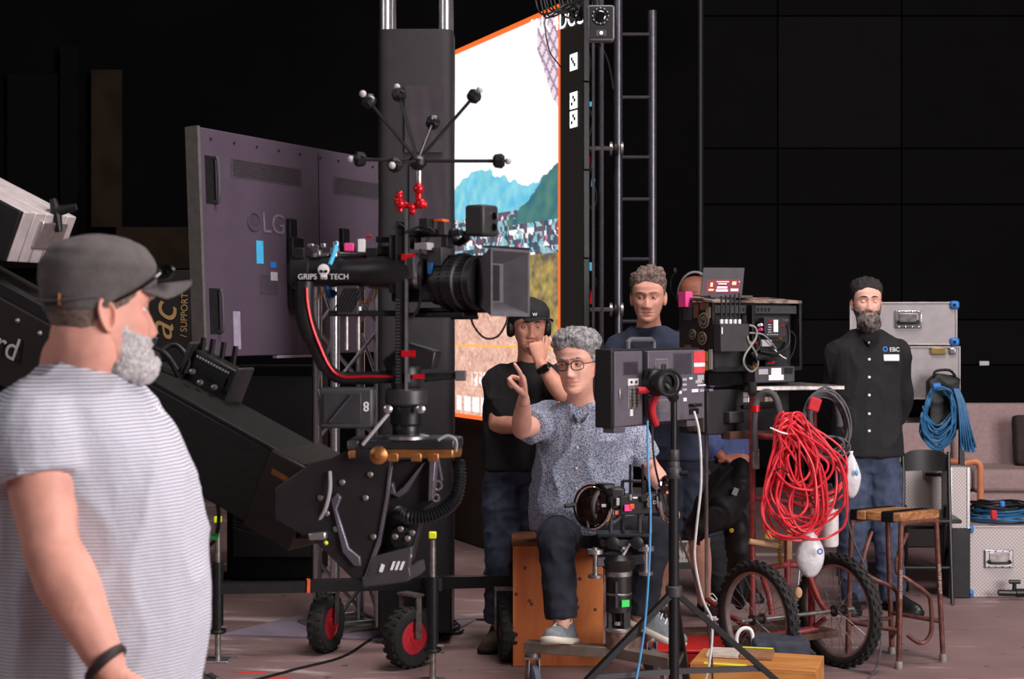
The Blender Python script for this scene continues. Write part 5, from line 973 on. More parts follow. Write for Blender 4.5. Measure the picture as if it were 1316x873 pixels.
# ------------------------------------------------------------------ hand wheel controller
hw_ = thing('hand_wheel_controller', 'black remote head controller with two chrome hand wheels on the column', 'controller', P(797, 690, DP)); HB = mat('controller_black', (36, 34, 38), .42, .2, var=.1); dz0 = DP-.02
MB().box(P(800, 686, DP), (.215, .13, .012)).build('base_plate', HB, hw_, bevel=.002)
for x, dd in ((785, -.04), (822, -.04), (800, .05), (836, .05)): MB().rod(P(x, 685, DP+dd), P(x, 650, DP+dd), .009, 10).build('support_rod', DGR, hw_)
xa = V((.97, .10, .035)).normalized(); Rx_ = Matrix((xa, (-xa.y, xa.x, 0), (0, 0, 1))).transposed()
MB().box(P(824, 647, DP-.02), (.195, .11, .078), Rx_).build('control_box', HB, hw_, bevel=.004); MB().box(P(792, 640, DP-.02), (.06, .1, .09), Rx_).build('gear_box', HB, hw_, bevel=.01)
def hwheel(c, ax, R):
    o = MB().torus(c, ax, R, .012, 40, 10).build('hand_wheel', CHR, hw_); ax = V(ax).normalized(); u, v, d = axes(ax)
    MB().lathe([(R*.92, -.004), (R*.86, .008), (R*.5, .012), (R*.46, .022), (R*.25, .026), (.004, .028)], c, ax, 36).build('wheel_disc', mat('wheel_bronze', (66, 46, 42), .25, .7), o)
    for k in range(6): a = k*PI/3+.3; MB().lathe([(.006, 0), (.006, .006)], c+(u*math.cos(a)+v*math.sin(a))*R*.68+d*.010, ax, 10).build('wheel_bolt', CHR, o)
    return o
hwheel(P(762, 651, DP-.04), (-.62, -.75, .1), .088); MB().rod(P(762, 651, DP-.04), P(792, 645, DP), .03, 16).build('wheel_shaft', HB, hw_); MB().tube([P(738, 649, DP-.08), P(726, 651, DP-.1)], .009, 10).build('wheel_handle', BLK, hw_)
hwheel(P(856, 641, DP-.0), (.9, -.42, .05), .085); MB().rod(P(840, 645, DP), P(856, 641, DP), .04, 18).build('wheel_shaft', HB, hw_)
MB().torus(P(782, 650, DP-.03), (.5, -.85, 0), .075, .012, 36, 8).build('guard_ring', DGR, hw_)
for x0, x1, y in ((762, 788, 622), (800, 828, 618)):
    MB().bar(P(x0, y, DP), P(x1, y+1, DP), .02, .012).build('carry_handle', HB, hw_, bevel=.003)
    for x in (x0, x1): MB().bar(P(x, y, DP), P(x, y+22, DP), .014, .014).build('handle_post', HB, hw_)
for x in (810, 826): a = MB().rod(P(x, 641, DP-.08), P(x, 597, DP-.08), .0055, 10).build('aerial', BLKM, hw_); MB().lathe([(.009, -.012), (.009, .012)], P(x, 639, DP-.08), (0, 0, 1), 12).build('aerial_base', STL, a)
for x, y, w_, h_, m in ((807, 653, .030, .026, PNK), (812, 651, .018, .020, ORG), (793, 659, .026, .024, BLK), (816, 640, .02, .006, WHT), (829, 640, .03, .03, BLK), (834, 645, .018, .05, LGR), (792, 659, .014, .016, ORG), (794, 645, .012, .03, LGR), (776, 650, .02, .012, LGR)): MB().box(P(x, y, DP-.088), (w_, .012 if m is not ORG else .014, h_), Rx_).build('control_panel', m, hw_, bevel=.001)
for k in range(3): MB().torus(P(834, 639+6*k, DP-.096), (0, -1, 0), .006, .002, 12, 6).build('dial', BLK, hw_)
for x in (841, 846): MB().torus(P(x, 646, DP-.075), (0, -1, 0), .006, .002, 12, 6).build('dial', LGR, hw_)
MB().tube(cr([P(755, 670, DP-.04), P(757, 680, DP-.05), P(766, 681, DP-.05), P(769, 672, DP-.04)], 4), .006, 8).build('cable', DGR, hw_)
# ------------------------------------------------------------------ field monitor on a stand
ma, mb_ = P(790, 0, 5.50), P(902, 0, 5.95); mu = mb_-ma; mu.z = 0; MW = mu.length; mu.normalize(); mnn = V((mu.y, -mu.x, 0)); mnn = mnn if mnn.y < 0 else -mnn; z0m, z1m = CH-(549-420)*5.5/F, CH-(452-420)*5.5/F; MH = z1m-z0m
mo_ = V((ma.x, ma.y, z0m)); Rmn = Matrix((mu, -mnn, (0, 0, 1))).transposed(); mt = thing('field_monitor', 'grey field monitor seen from behind on a black stand', 'monitor', mo_+mu*MW/2)
MONG = mat('monitor_back_grey', (96, 90, 100), .5, .1, var=.06, scale=30); MOND = mat('monitor_side_black', (28, 26, 28), .5)
def mbx(name, m, a0, b0, a1, b1, n0, n1, par=mt, bevel=0.): return MB().box(mo_+mu*((a0+a1)/2*MW)+V((0, 0, (b0+b1)/2*MH))+mnn*(n0+n1)/2, ((a1-a0)*MW, n1-n0, (b1-b0)*MH), Rmn).build(name, m, par, bevel=bevel)
mbx('front_housing', MOND, -.005, -.02, 1.005, 1.03, -.085, -.012, bevel=.004); mbx('screen_glass', mat('display_glass'), .03, .04, .97, .97, -.09, -.084); mbx('back_cover', MONG, .0, 0, .30, 1., -.012, .0, bevel=.002); mbx('seam', BLK, .30, .0, .335, 1., -.012, -.004); mbx('back_cover', MONG, .335, .02, 1., 1., -.012, .012, bevel=.003)
mbx('vent', mat('display_vent'), .09, .68, .25, .86, 0, .001); 
for k in range(7): mbx('slit', BLK, .10, .70+.022*k, .24, .707+.022*k, .001, .0018)
mbx('vent', mat('monitor_vent', (74, 70, 78), .5), .62, .66, .84, .96, .012, .013)
for k in range(11): mbx('slit', MOND, .63, .675+.026*k, .83, .682+.026*k, .013, .0138)
for b in (.72, .16): 
    lb = mbx('label_panel', mat('label_grey', (120, 114, 122), .5), .41, b, .56, b+.17, .012, .0135)
    for k in range(6): mbx('slit', MOND, .42, b+.02+.024*k, .55, b+.026+.024*k, .0135, .0142, lb)
rl = mbx('warning_label', mat('red_label', (220, 70, 78), .6), .865, .67, 1.0, .985, .0125, .0135); mbx('label_band', WHT, .865, .76, 1.0, .815, .0135, .014, rl)
for k, (a, b, w_, h_, m) in enumerate(((.73, .57, .05, .035, LGR), (.73, .50, .05, .03, LGR), (.73, .43, .05, .03, LGR), (.81, .585, .04, .03, WHT), (.91, .57, .08, .07, LGR), (.91, .485, .1, .02, WHT), (.84, .40, .08, .045, WHT), (.94, .40, .05, .04, LGR), (.69, .39, .03, .04, WHT), (.74, .28, .04, .05, WHT))): mbx('print', m, a, b, a+w_, b+h_, .0122, .0132)
text('ABBA', mt, WHT, mo_+mu*MW*.925+V((0, 0, .545*MH))+mnn*.0134, mu, (0, 0, 1), .02, 'print')
cp_ = mbx('connector_panel', mat('port_panel', (170, 166, 168), .4, .3), .14, .23, .245, .62, .0, .003); mbx('port_strip', WHT, .135, .54, .25, .63, .0, .004)
for r in range(6):
    for q in range(2): MB().lathe([(.012, 0), (.012, .004), (.007, .005), (.007, .016), (.003, .017)], mo_+mu*MW*(.168+.05*q)+V((0, 0, (.27+.045*r)*MH))+mnn*.003, mnn, 12).build('bnc_port', STL, cp_)
for a in (.165, .215): MB().lathe([(.006, 0), (.006, .005)], mo_+mu*MW*a+V((0, 0, .585*MH))+mnn*.004, mnn, 3).build('socket', BLK, cp_)
mbx('db_port', SIL, .04, .36, .085, .5, .0, .006, bevel=.002); mbx('switch', WHT, .155, .13, .185, .22, .0, .005); mbx('power_inlet', BLK, .81, .09, .91, .17, .012, .02, bevel=.002); mbx('power_plug', BLK, .80, .2, .9, .245, .012, .04, bevel=.004)
for a in (.02, .85): mbx('foot', GRY, a, -.09, a+.12, -.0, -.06, -.01, bevel=.003)
hd = [mo_+mu*MW*a+V((0, 0, b*MH))-mnn*.06 for a, b in ((.29, 1.0), (.29, 1.12), (.32, 1.15), (.55, 1.15), (.58, 1.12), (.58, 1.0))]; MB().tube(hd, .010, 10).build('handle', GRY, mt)
MB().tube(cr([mo_+mu*MW*.2+V((0, 0, .47*MH))+mnn*.02, mo_+mu*MW*.27+V((0, 0, .47*MH))+mnn*.05, mo_+mu*MW*.32+V((0, 0, .40*MH))+mnn*.05, mo_+mu*MW*.33+V((0, 0, .2*MH))+mnn*.03, mo_+mu*MW*.38+V((0, 0, -.01*MH))+mnn*.03], 5), .013, 10).build('red_sleeve', mat('red_sleeve', (196, 30, 46), .7), mt)
# stand
XS, DS = P(866, 0, 5.62).x, 5.62; sd = thing('monitor_stand', 'black tripod stand holding the field monitor', 'stand', (XS, DS, 0)); zS = lambda y: CH-(y-HY)*DS/F
for nm, y0, y1, r, m in (('riser', 600, 505, .012, BLKM), ('riser', 870, 590, .017, BLKM), ('tube', 985, 615, .019, BLK)): MB().rod((XS, DS, max(.05, zS(y0))), (XS, DS, zS(y1)), r, 16).build(nm, m, sd)
for y, r in ((585, .02), (608, .027), (600, .022), (760, .03)): MB().lathe([(r*.9, -.02), (r, -.016), (r, .016), (r*.9, .02)], (XS, DS, zS(y)), (0, 0, 1), 16).build('collar', DGR, sd)
MB().rod((XS, DS, zS(608)), (XS+.05, DS-.03, zS(608)), .01, 10).build('knob', BLK, sd)
mk = P(851, 492, 5.58); MB().lathe([(.05, -.05), (.05, -.02), (.042, -.012), (.042, .01), (.048, .014), (.048, .03), (.03, .034), (.028, .02), (.004, .02)], mk, mnn*.6+V((.3, -1, 0))*.4, 30).build('mount_plate', BLK, sd); MB().tube(cr([mk, P(858, 500, 5.58), P(866, 512, 5.62)], 3), .02, 12).build('mount_arm', BLKM, sd); MB().torus(P(860, 492, 5.5), (.3, -1, 0), .045, .006, 26, 8).build('mount_ring', BLKM, sd)
for dx, dz in ((-.08, .045), (.02, .06), (-.08, -.05), (.06, -.03)): MB().rod(mk+V((0, .03, 0)), mk+mu*dx+V((0, .06, dz)), .009, 10).build('mount_strut', BLK, sd)
zc = zS(760); ends = (V((-.03, 5.42, .015)), V((1.24, 5.72, .015)), V((.72, 6.28, .015)))
for e in ends:
    lo = MB().bar((XS, DS, zc), e, .028, .022).build('leg', BLK, sd, bevel=.002); MB().lathe([(.018, -.014), (.018, .014)], e, (0, 0, 1), 10).build('leg_tip', RUB, lo)
    t = .72; q = V((XS, DS, zc))+(e-V((XS, DS, zc)))*.5; MB().bar((XS, DS, q.z-.06 if False else q.z), q, .012, .02).build('brace', DGR, sd)
# monitor cables
for pts, m, r, lab in ((((832, 541, 5.6), (833, 600, 5.58), (836, 660, 5.57), (834, 730, 5.56), (829, 800, 5.55), (822, 850, 5.54), (812, 905, 5.5), (800, 985, 5.4)), mat('blue_cable', (76, 150, 205), .45), .0042, 'light blue cable hanging from the field monitor'),
        (((892, 529, 5.78), (899, 560, 5.76), (901, 620, 5.76), (895, 680, 5.78), (893, 720, 5.8), (903, 770, 5.85), (915, 800, 5.9), (912, 850, 5.9), (900, 900, 5.9), (890, 945, 5.9)), mat('white_cable', (215, 210, 208), .5), .0048, 'white power cable looping down from the field monitor')):
    single(MB().tube(cr([P(*p) for p in pts], 6), r, 8), 'hanging_cable', m, lab, 'cable')
single(MB().tube(cr([P(838, 545, 5.65), P(842, 600, 5.66), P(860, 660, 5.7), P(885, 720, 5.8), P(905, 780, 5.9), P(915, 850, 5.95), P(915, 930, 6.0)], 6), .004, 6), 'hanging_cable', DGR, 'thin grey cable slanting down behind the monitor stand', 'cable')
# ------------------------------------------------------------------ apple box and things on it
AB = mat('honey_plywood', (206, 146, 78), .5, rgb2=(170, 106, 52), kind='wood', scale=4, stretch=(.7, 3, 3), ramp=(.3, .7), bump=.08, bscale=40)
gA, gB = V((.731, 6.25, 0)), V((1.19, 6.108, 0)); ad = (gB-gA).normalized(); an = V((-ad.y, ad.x, 0)); Ra = math.atan2(ad.y, ad.x); ap0 = thing('apple_box', 'honey coloured wooden apple box with yellow tape on its top', 'box', gA+ad*.235+an*.14, Ra)
MB().box((0, 0, .191), (.50, .30, .018)).build('top_panel', AB, ap0, world=False, bevel=.002); MB().box((0, 0, .009), (.50, .30, .018)).build('bottom_panel', AB, ap0, world=False)
for sy in (-1, 1): MB().box((0, sy*.141, .1), (.50, .018, .164)).build('side_panel', AB, ap0, world=False)
for sx in (-1, 1): MB().box((sx*.241, 0, .1), (.018, .262, .164)).build('end_panel', AB, ap0, world=False)
MB().box((-.11, -.135, .201), (.17, .022, .002)).build('yellow_tape', YEL, ap0, world=False)
c0 = gA+ad*.15+an*.19; bd1 = thing('clapper_board', 'small pale and brown wooden boards lying on the apple box', 'board', c0+V((0, 0, .201)), Ra+.06)
MB().box((-.06, 0, .008), (.13, .15, .012)).build('pale_board', mat('pale_board', (190, 180, 168), .6, var=.15, scale=30), bd1, world=False, bevel=.001); MB().box((.075, 0, .008), (.13, .15, .013)).build('brown_board', mat('brown_board', (140, 100, 72), .6, var=.15, scale=20), bd1, world=False, bevel=.001); MB().box((.06, .08, .018), (.15, .016, .002)).build('yellow_tape', YEL, bd1, world=False)
gb = G(985, 868); gbt = thing('gear_bag', 'low black gear bag with a white loop handle behind the apple box', 'bag', (gb.x, 6.62, 0)); vs, ns, fs = organic(MB().box((gb.x, 6.62, .12), (.24, .2, .22)), .012, 12); MB().add(wrinkle(vs, ns, .012, 9), fs).build('body', mat('slate_bag', (46, 50, 62), .8, var=.2), gbt, ang=180)
MB().tube(cr([P(948, 838, 6.6), P(947, 818, 6.6), P(955, 808, 6.6), P(966, 812, 6.6), P(968, 838, 6.6)], 5), .008, 8).build('handle', WHT, gbt)
# red tray and timber behind the stand
rt = G(862, 856); tray = thing('red_tray', 'low red plastic tray on the floor behind the monitor stand', 'tray', (rt.x+.1, 7.22, 0)); MB().box((rt.x+.12, 7.22, .04), (.36, .30, .06)).build('pan', mat('red_plastic', (206, 40, 40), .45), tray, bevel=.012); MB().box((rt.x+.12, 7.22, .078), (.40, .34, .012)).build('rim', mat('red_plastic'), tray, bevel=.004)
wb_ = G(893, 838); wbt = thing('timber_stack', 'stack of rough brown timber blocks behind the monitor stand', 'timber', (wb_.x, 7.55, 0))
for k in range(2): MB().box((wb_.x-.02+.03*k, 7.45, .026+.05*k), (.24-.05*k, .14, .046), (0, 0, .1*k)).build('block', mat('rough_timber', (92, 66, 54), .8, var=.25, kind='wood', scale=6), wbt, bevel=.003)
# ------------------------------------------------------------------ equipment cart with bicycle wheels
axl = V((.85, .527, 0)).normalized(); hh = V((.527, -.85, 0)).normalized(); RW = .257
wL = P(973, 0, 6.87); wR = P(1078, 0, 7.09); wL.z = wR.z = RW
ct = thing('equipment_cart', 'worn red hand cart with two spoked bicycle wheels', 'cart', ((wL.x+wR.x)/2, 7.1, 0)); RIM = mat('dusty_rim', (176, 160, 158), .4, .6, var=.2, scale=20)
def bike_wheel(c, ax):
    t = MB().torus(c, ax, RW-.026, .026, 56, 12, flat=.95).build('tyre', RUB, ct); u, v, d = axes(ax); kn = MB()
    for k in range(64):
        a = 2*PI*k/64; e = u*math.cos(a)+v*math.sin(a); ta = d.cross(e)
        for o_, rr in ((0, .001), (.014, -.004), (-.014, -.004), (.022, -.013), (-.022, -.013)):
            if (k % 2 == 0) == (abs(o_) in (0, .022)): kn.box(c+e*(RW+rr)+d*o_, (.011, .016, .009), Matrix((d, ta, e)).transposed())
    ko = kn.build('tread_knobs', RUB, t); ko['kind'] = 'stuff'
    rp = []
    for k in range(56):
        a = 2*PI*k/56; e = u*math.cos(a)+v*math.sin(a); rp.append([c+e*(RW-.05+y)+d*x for x, y in ((-.014, .006), (.014, .006), (.012, -.008), (-.012, -.008))])
    MB().loft(rp, False, closed=True).build('rim', RIM, t)
    hb = MB().lathe([(.010, -.05), (.010, -.035), (.026, -.032), (.026, -.027), (.016, -.022), (.016, .022), (.026, .027), (.026, .032), (.010, .035), (.010, .05)], c, ax, 18).build('hub', mat('greasy_hub', (74, 64, 62), .5, .6), t)
    for k in range(28):
        a = 2*PI*k/28; b = a+(.55 if (k//2) % 2 else -.55); sg = 1 if k % 2 else -1
        MB().rod(c+(u*math.cos(b)+v*math.sin(b))*.024+d*sg*.028, c+(u*math.cos(a)+v*math.sin(a))*(RW-.055), .0014, 4).build('spoke', SIL, t)
    return t
bike_wheel(wL, axl); bike_wheel(wR, axl)
MB().rod(wL-axl*.09, wR+axl*.09, .009, 10).build('axle', STL, ct); PIPE = REDP
def pipe(pts, r=.0145, m=PIPE, name='frame_tube', k=4, par=ct): return MB().tube(cr([V(p) for p in pts], k), r, 12).build(name, m, par)
zc_ = lambda y, D=7.02: CH-(y-HY)*D/F
for x, y0, y1, D in ((967, 800, 497, 6.98), (1012, 800, 690, 7.12), (1043, 805, 560, 7.16)): pipe((P(x, y0, D), P(x, y1, D)), .0145 if x != 1043 else .017)
pipe((P(978, 735, 7.0), P(988, 765, 6.95), P(992, 790, 6.94))); pipe((P(1036, 728, 7.1), P(1052, 770, 7.1), P(1065, 788, 7.08)))
pipe((P(967, 735, 6.98), P(1012, 726, 7.12), P(1043, 730, 7.16))); pipe((P(975, 818, 6.95), P(1010, 815, 7.1), P(1050, 808, 7.15)), .018); pipe((P(1045, 808, 7.15), P(1060, 795, 7.1)), .012)
pipe((P(992, 795, 6.94), P(1066, 786, 7.07)), .008, STL); pipe((P(967, 640, 6.98), P(1043, 650, 7.16)), .012); pipe((P(967, 560, 6.98), P(1043, 565, 7.16)), .014)
MB().box(P(1005, 812, 7.25), (.40, .34, .03), (0, 0, .55)).build('base_deck', mat('rough_timber'), ct, bevel=.003)
pipe((P(908, 770, 7.25), P(908, 505, 7.25)), .009, mat('bare_pole', (170, 164, 160), .4, .6), 'side_pole'); pipe((P(908, 520, 7.24), P(914, 512, 7.2), P(912, 498, 7.2), P(905, 500, 7.22), P(904, 512, 7.22)), .004, SIL, 'hook')
pipe((P(908, 770, 7.25), P(950, 800, 7.1), P(975, 815, 6.98)), .012)
FOAM = mat('grey_foam', (74, 72, 74), .8, var=.1)
pipe((P(971, 580, 6.93), P(970, 540, 6.93), P(972, 522, 6.92)), .013, mat('grey_paint'), 'handle_bar'); pipe((P(970, 530, 6.92), P(974, 512, 6.92), P(985, 504, 6.9), P(996, 510, 6.88), P(1002, 530, 6.87), P(1003, 553, 6.87)), .0155, FOAM, 'handle_grip'); MB().lathe([(.02, -.014), (.02, .014)], P(971, 525, 6.92), (0, .0, 1), 14).build('red_clamp', RED, ct)
pipe((P(1046, 530, 7.15), P(1050, 508, 7.12), P(1062, 502, 7.1), P(1074, 512, 7.06), P(1078, 530, 7.04), P(1079, 548, 7.04)), .0165, FOAM, 'handle_grip'); pipe((P(1046, 560, 7.16), P(1046, 528, 7.15)), .014, REDP, 'handle_bar')
MB().box(P(971, 590, 6.95), (.032, .03, .09)).build('hinge_plate', STL, ct, bevel=.004)
MB().lathe([(.017, -.03), (.02, -.02), (.02, .03)], P(967, 500, 6.98), (0, 0, 1), 14).build('post_cap', RUB, ct)
MB().box(P(1005, 498, 7.15)+V((0, .1, 0)), (.46, .42, .02), (0, 0, .30)).build('shelf', STL, ct, bevel=.003)
MB().rod(P(963, 696, 6.93), P(1000, 702, 6.95), .013, 12).build('hammer_handle', mat('pale_wood', (196, 160, 116), .6), ct); MB().box(P(990, 688, 6.92), (.04, .03, .035), (0, .3, 0)).build('yellow_tag', mat('yellow_plastic', (226, 196, 52), .5), ct)
ch_ = cr([P(1003, 690, 6.98), P(1002, 710, 6.98), P(1004, 728, 6.98)], 12); MB().tube(ch_, [.010+.0025*(1 if i % 2 else -1) for i in range(len(ch_))], 10).build('rope', mat('yellow_rope', (190, 150, 60), .7), ct)
MB().box(P(1014, 700, 7.0), (.022, .03, .13)).build('timber_slat', mat('pale_wood'), ct)
MB().sph(P(1026, 762, 7.0), (.018, .01, .026), 12, 8).build('hanging_tag', mat('tan_tag', (196, 160, 120), .6), ct); MB().rod(P(1026, 752, 7.0), P(1028, 730, 7.02), .002, 6).build('tag_cord', WHT, ct)
# upper rack case
RKD = mat('rack_black', (34, 33, 36), .5, .15, var=.12); ca0, cb1, cc1 = P(916, 0, 6.93), P(1031, 0, 7.22), P(884, 0, 7.32)
ru = (cb1-ca0); ru.z = 0; CW = ru.length; ru.normalize(); rv = V((-ru.y, ru.x, 0)); CD = .24; Rr = Matrix((ru, rv, (0, 0, 1))).transposed(); cz = lambda y: CH-(y-HY)*6.95/F
rk = thing('rack_case', 'sticker covered black rack case open at the front on the cart', 'equipment case', V((ca0.x, ca0.y, cz(478)))+ru*CW/2+rv*CD/2)
def rbx(name, m, a0, y0, a1, y1, d0, d1, par=rk, bevel=0.):  # a: metres along the front, y px rows, d depth from the front
    z0, z1 = cz(y0), cz(y1); return MB().box(V((ca0.x, ca0.y, (z0+z1)/2))+ru*(a0+a1)/2+rv*(d0+d1)/2, (a1-a0, d1-d0, z1-z0), Rr).build(name, m, par, bevel=bevel)
rbx('dark_gap_fill', BLKF, .0, 496, CW-.06, 478, .03, CD)  # black block added to keep the gap below the case dark
rbx('back_shell', RKD, .0, 478, CW, 388, .06, CD, bevel=.006)
for a0, a1 in ((0, .016), (CW-.016, CW)): rbx('side_rail', BLKM, a0, 478, a1, 388, .0, .06, bevel=.003)
rbx('bottom_rail', BLKM, .016, 478, CW-.016, 473, .0, .06); rbx('vent_panel', DGR, .016, 403, CW-.016, 392, .02, .06, bevel=.002)
for k in range(9): rbx('vent_slot', BLK, .17+.022*k, 400, .178+.022*k, 395.5, .017, .021)
lidm = mat('stickered_lid', (150, 128, 116), .6, rgb2=(60, 46, 44), scale=9, ramp=(.42, .56)); q0 = V((ca0.x, ca0.y, cz(389.5))); MB().hexa([q0, q0+ru*CW, q0+ru*CW+rv*CD+V((0, 0, .02)), q0+rv*CD+V((0, 0, .02))], [p+V((0, 0, .014)) for p in (q0, q0+ru*CW, q0+ru*CW+rv*CD+V((0, 0, .02)), q0+rv*CD+V((0, 0, .02)))]).build('lid', lidm, rk, bevel=.003)
for a, d, w_, h_, m in ((.1, .1, .12, .1, LGR), (.26, .13, .16, .1, mat('rust_sticker', (150, 70, 60), .6)), (.4, .06, .1, .05, LGR), (.2, .28, .14, .09, mat('cream_sticker', (206, 196, 176), .6))): MB().box(q0+ru*a+rv*d*.6+V((0, 0, .0145+.02*d*.6/CD)), (w_, h_*.6, .002), Rr).build('sticker', m, rk)
# stickers on the left side of the case
def side(y, d): return V((ca0.x, ca0.y, cz(y)))+rv*d*.57-ru*.003
TAN = mat('tan_sticker', (150, 130, 104), .6, var=.1)
for d, y, R_, m in ((.10, 412, .036, TAN), (.12, 435, .030, TAN), (.24, 430, .024, TAN)):
    so_ = MB().lathe([(R_, 0), (R_, .0025)], side(y, d), -ru, 26).build('round_sticker', m, rk); MB().torus(side(y, d)-ru*.003, -ru, R_*.72, .003, 24, 6).build('sticker_ring', BLK, so_); MB().sph(side(y, d)-ru*.003, R_*.3, 10, 6).build('sticker_motif', BLK, so_)
for d, y, w_, h_, m in ((.1, 394, .09, .03, mat('brown_sticker', (104, 66, 52), .6)), (.05, 402, .05, .05, TAN), (.3, 400, .1, .08, DGR), (.2, 400, .05, .06, mat('brown_sticker')), (.12, 464, .13, .085, mat('yellow_sticker', (196, 152, 46), .6)), (.02, 462, .035, .09, LGR), (.3, 455, .08, .08, mat('brown_sticker'))): MB().box(side(y, d), (.003, w_*.6, h_), Rr).build('sticker', m, rk)
text('HEAVY', rk, BLK, side(467, .11)-ru*.004, -rv, (0, 0, 1), .024, 'sticker_lettering'); MB().box(side(384, .33), (.04, .05, .07), Rr).build('pink_tape', PNK, rk)
# antenna unit, receiver and cables in the case front
an_ = thing('antenna_receiver', 'black antenna receiver with five upright aerials on the rack case', 'receiver', V((ca0.x, ca0.y, cz(452)))+ru*.08-rv*.03)
rbx('housing', mat('receiver_grey', (50, 48, 52), .5), .0, 452, .165, 416, -.055, -.005, an_, bevel=.003)
for k in range(5): b = V((ca0.x, ca0.y, 0))+ru*(.012+k*.026)-rv*.045; MB().rod(b+V((0, 0, cz(417))), b+V((0, 0, cz(381-1*k))), .0042, 8).build('aerial', BLK, an_); MB().lathe([(.008, -.008), (.008, .012)], b+V((0, 0, cz(414))), (0, 0, 1), 10).build('aerial_collar', WHT, an_)
MB().box(V((ca0.x, ca0.y, cz(425)))+ru*.006-rv*.056, (.006, .003, .03), Rr).build('white_label', WHT, an_)
rc = thing('wireless_receiver', 'black wireless video receiver with white and red labels on the rack front', 'receiver', V((ca0.x, ca0.y, cz(434)))+ru*.33-rv*.02)
rbx('housing', mat('receiver_dark', (44, 40, 46), .45), .265, 434, .40, 408, -.045, -.005, rc, bevel=.003); rbx('white_label', WHT, .318, 427, .345, 411, -.0475, -.045, rc); rbx('red_label', RED, .29, 413.5, .31, 411, -.0475, -.045, rc); rbx('red_label', RED, .365, 419.5, .385, 417.5, -.0475, -.045, rc)
for k in range(4): rbx('print', LGR, .285, 418+3.2*k, .305, 416.8+3.2*k, -.0475, -.045, rc)
for k in range(5): rbx('print', LGR, .28+.014*k, 431, .287+.014*k, 429.6, -.0475, -.045, rc)
rbx('support_arm', BLKM, .215, 470, .235, 392, -.02, .02, bevel=.002); rbx('mount_plate', BLK, .24, 460, .42, 440, -.02, .02, bevel=.003); rbx('grey_box', LGR, .255, 446, .315, 437, -.04, -.02, bevel=.003)
fp = lambda a, y, d: V((ca0.x, ca0.y, cz(y)))+ru*a+rv*d
for pts, m, r in ((((.17, 418, -.05), (.20, 422, -.06), (.20, 435, -.06), (.14, 455, -.06), (.13, 468, -.06), (.18, 478, -.05), (.22, 470, -.05), (.21, 455, -.05), (.16, 440, -.06), (.15, 432, -.06)), mat('grey_green_cable', (136, 138, 130), .5), .005), (((.17, 428, -.05), (.24, 430, -.06), (.29, 440, -.06), (.33, 449, -.05)), mat('grey_cable'), .004), (((.23, 425, -.03), (.235, 440, -.05), (.22, 450, -.05), (.19, 455, -.04)), BLK, .005), (((.25, 452, -.03), (.33, 455, -.05), (.40, 446, -.05), (.41, 430, -.05), (.40, 418, -.05)), BLK, .007), (((.42, 424, -.03), (.455, 432, -.04), (.45, 450, -.04), (.42, 468, -.03)), BLK, .004), (((.33, 450, -.04), (.36, 458, -.05), (.40, 462, -.04)), WHT, .003), (((.20, 462, -.05), (.26, 460, -.05), (.30, 464, -.05)), BLK, .012)): MB().tube(cr([fp(*p) for p in pts], 5), r, 8).build('cable', m, rk)
for a, y, m in ((.235, 418, WHT), (.235, 424, PNK), (.20, 441, RED), (.19, 473, BRS), (.205, 470, BRS), (.17, 441, SIL), (.39, 412, SIL), (.35, 436, BRS)): MB().lathe([(.007, -.01), (.007, .01)], fp(a, y, -.05), (.5, -.5, .2), 10).build('plug', m, rk)
# laptop on the lid
lp0 = fp(.05, 381, .16); lp = thing('laptop', 'open laptop on the rack case showing a maroon banner on screen', 'laptop', lp0); lu = V((.99, .12, 0)).normalized(); lw, lh = px(54, 7.25), px(40, 7.25); lt = V((.14, .35, .93)).normalized()
a_ = P(900, 381, 7.12); th = lu.cross(lt).normalized()*.006
MB().hexa([a_, a_+lu*lw, a_+lu*lw+lt*lh, a_+lt*lh], [p-th for p in (a_, a_+lu*lw, a_+lu*lw+lt*lh, a_+lt*lh)]).build('lid', mat('laptop_grey', (52, 48, 52), .5), lp, bevel=.002)
pic = MB().hexa([a_+lu*lw*u+lt*lh*v+th*e for u, v, e in ((.12, .12, .05), (.93, .12, .05), (.93, .58, .05), (.12, .58, .05))], [a_+lu*lw*u+lt*lh*v+th*e for u, v, e in ((.12, .12, .2), (.93, .12, .2), (.93, .58, .2), (.12, .58, .2))]).build('screen_picture', mat('maroon_screen', (110, 28, 56), .4, emit=.35), lp)
for u, v, w_, h_, m in ((.5, .50, .30, .035, 'y'), (.5, .43, .2, .03, 'w'), (.5, .30, .24, .06, 'w'), (.5, .2, .28, .07, 'w'), (.78, .45, .1, .12, 'y'), (.8, .22, .18, .08, 'w'), (.24, .40, .06, .14, 'y'), (.24, .22, .12, .06, 'y'), (.9, .5, .03, .03, 'y')): c = a_+lu*lw*u+lt*lh*v+th*.3; MB().box(c, (w_*lw, .001, h_*lh), Matrix((lu, -th.normalized(), lt)).transposed()).build('screen_print', mat('screen_cream', (230, 190, 130), .5, emit=.4) if m == 'y' else mat('screen_pale', (240, 230, 236), .5, emit=.5), pic)
MB().box(a_+lu*lw/2+V((.02, -.07, -.004)), (lw, .14, .012), (0, 0, .12)).build('keyboard_base', mat('laptop_grey'), lp, bevel=.002)
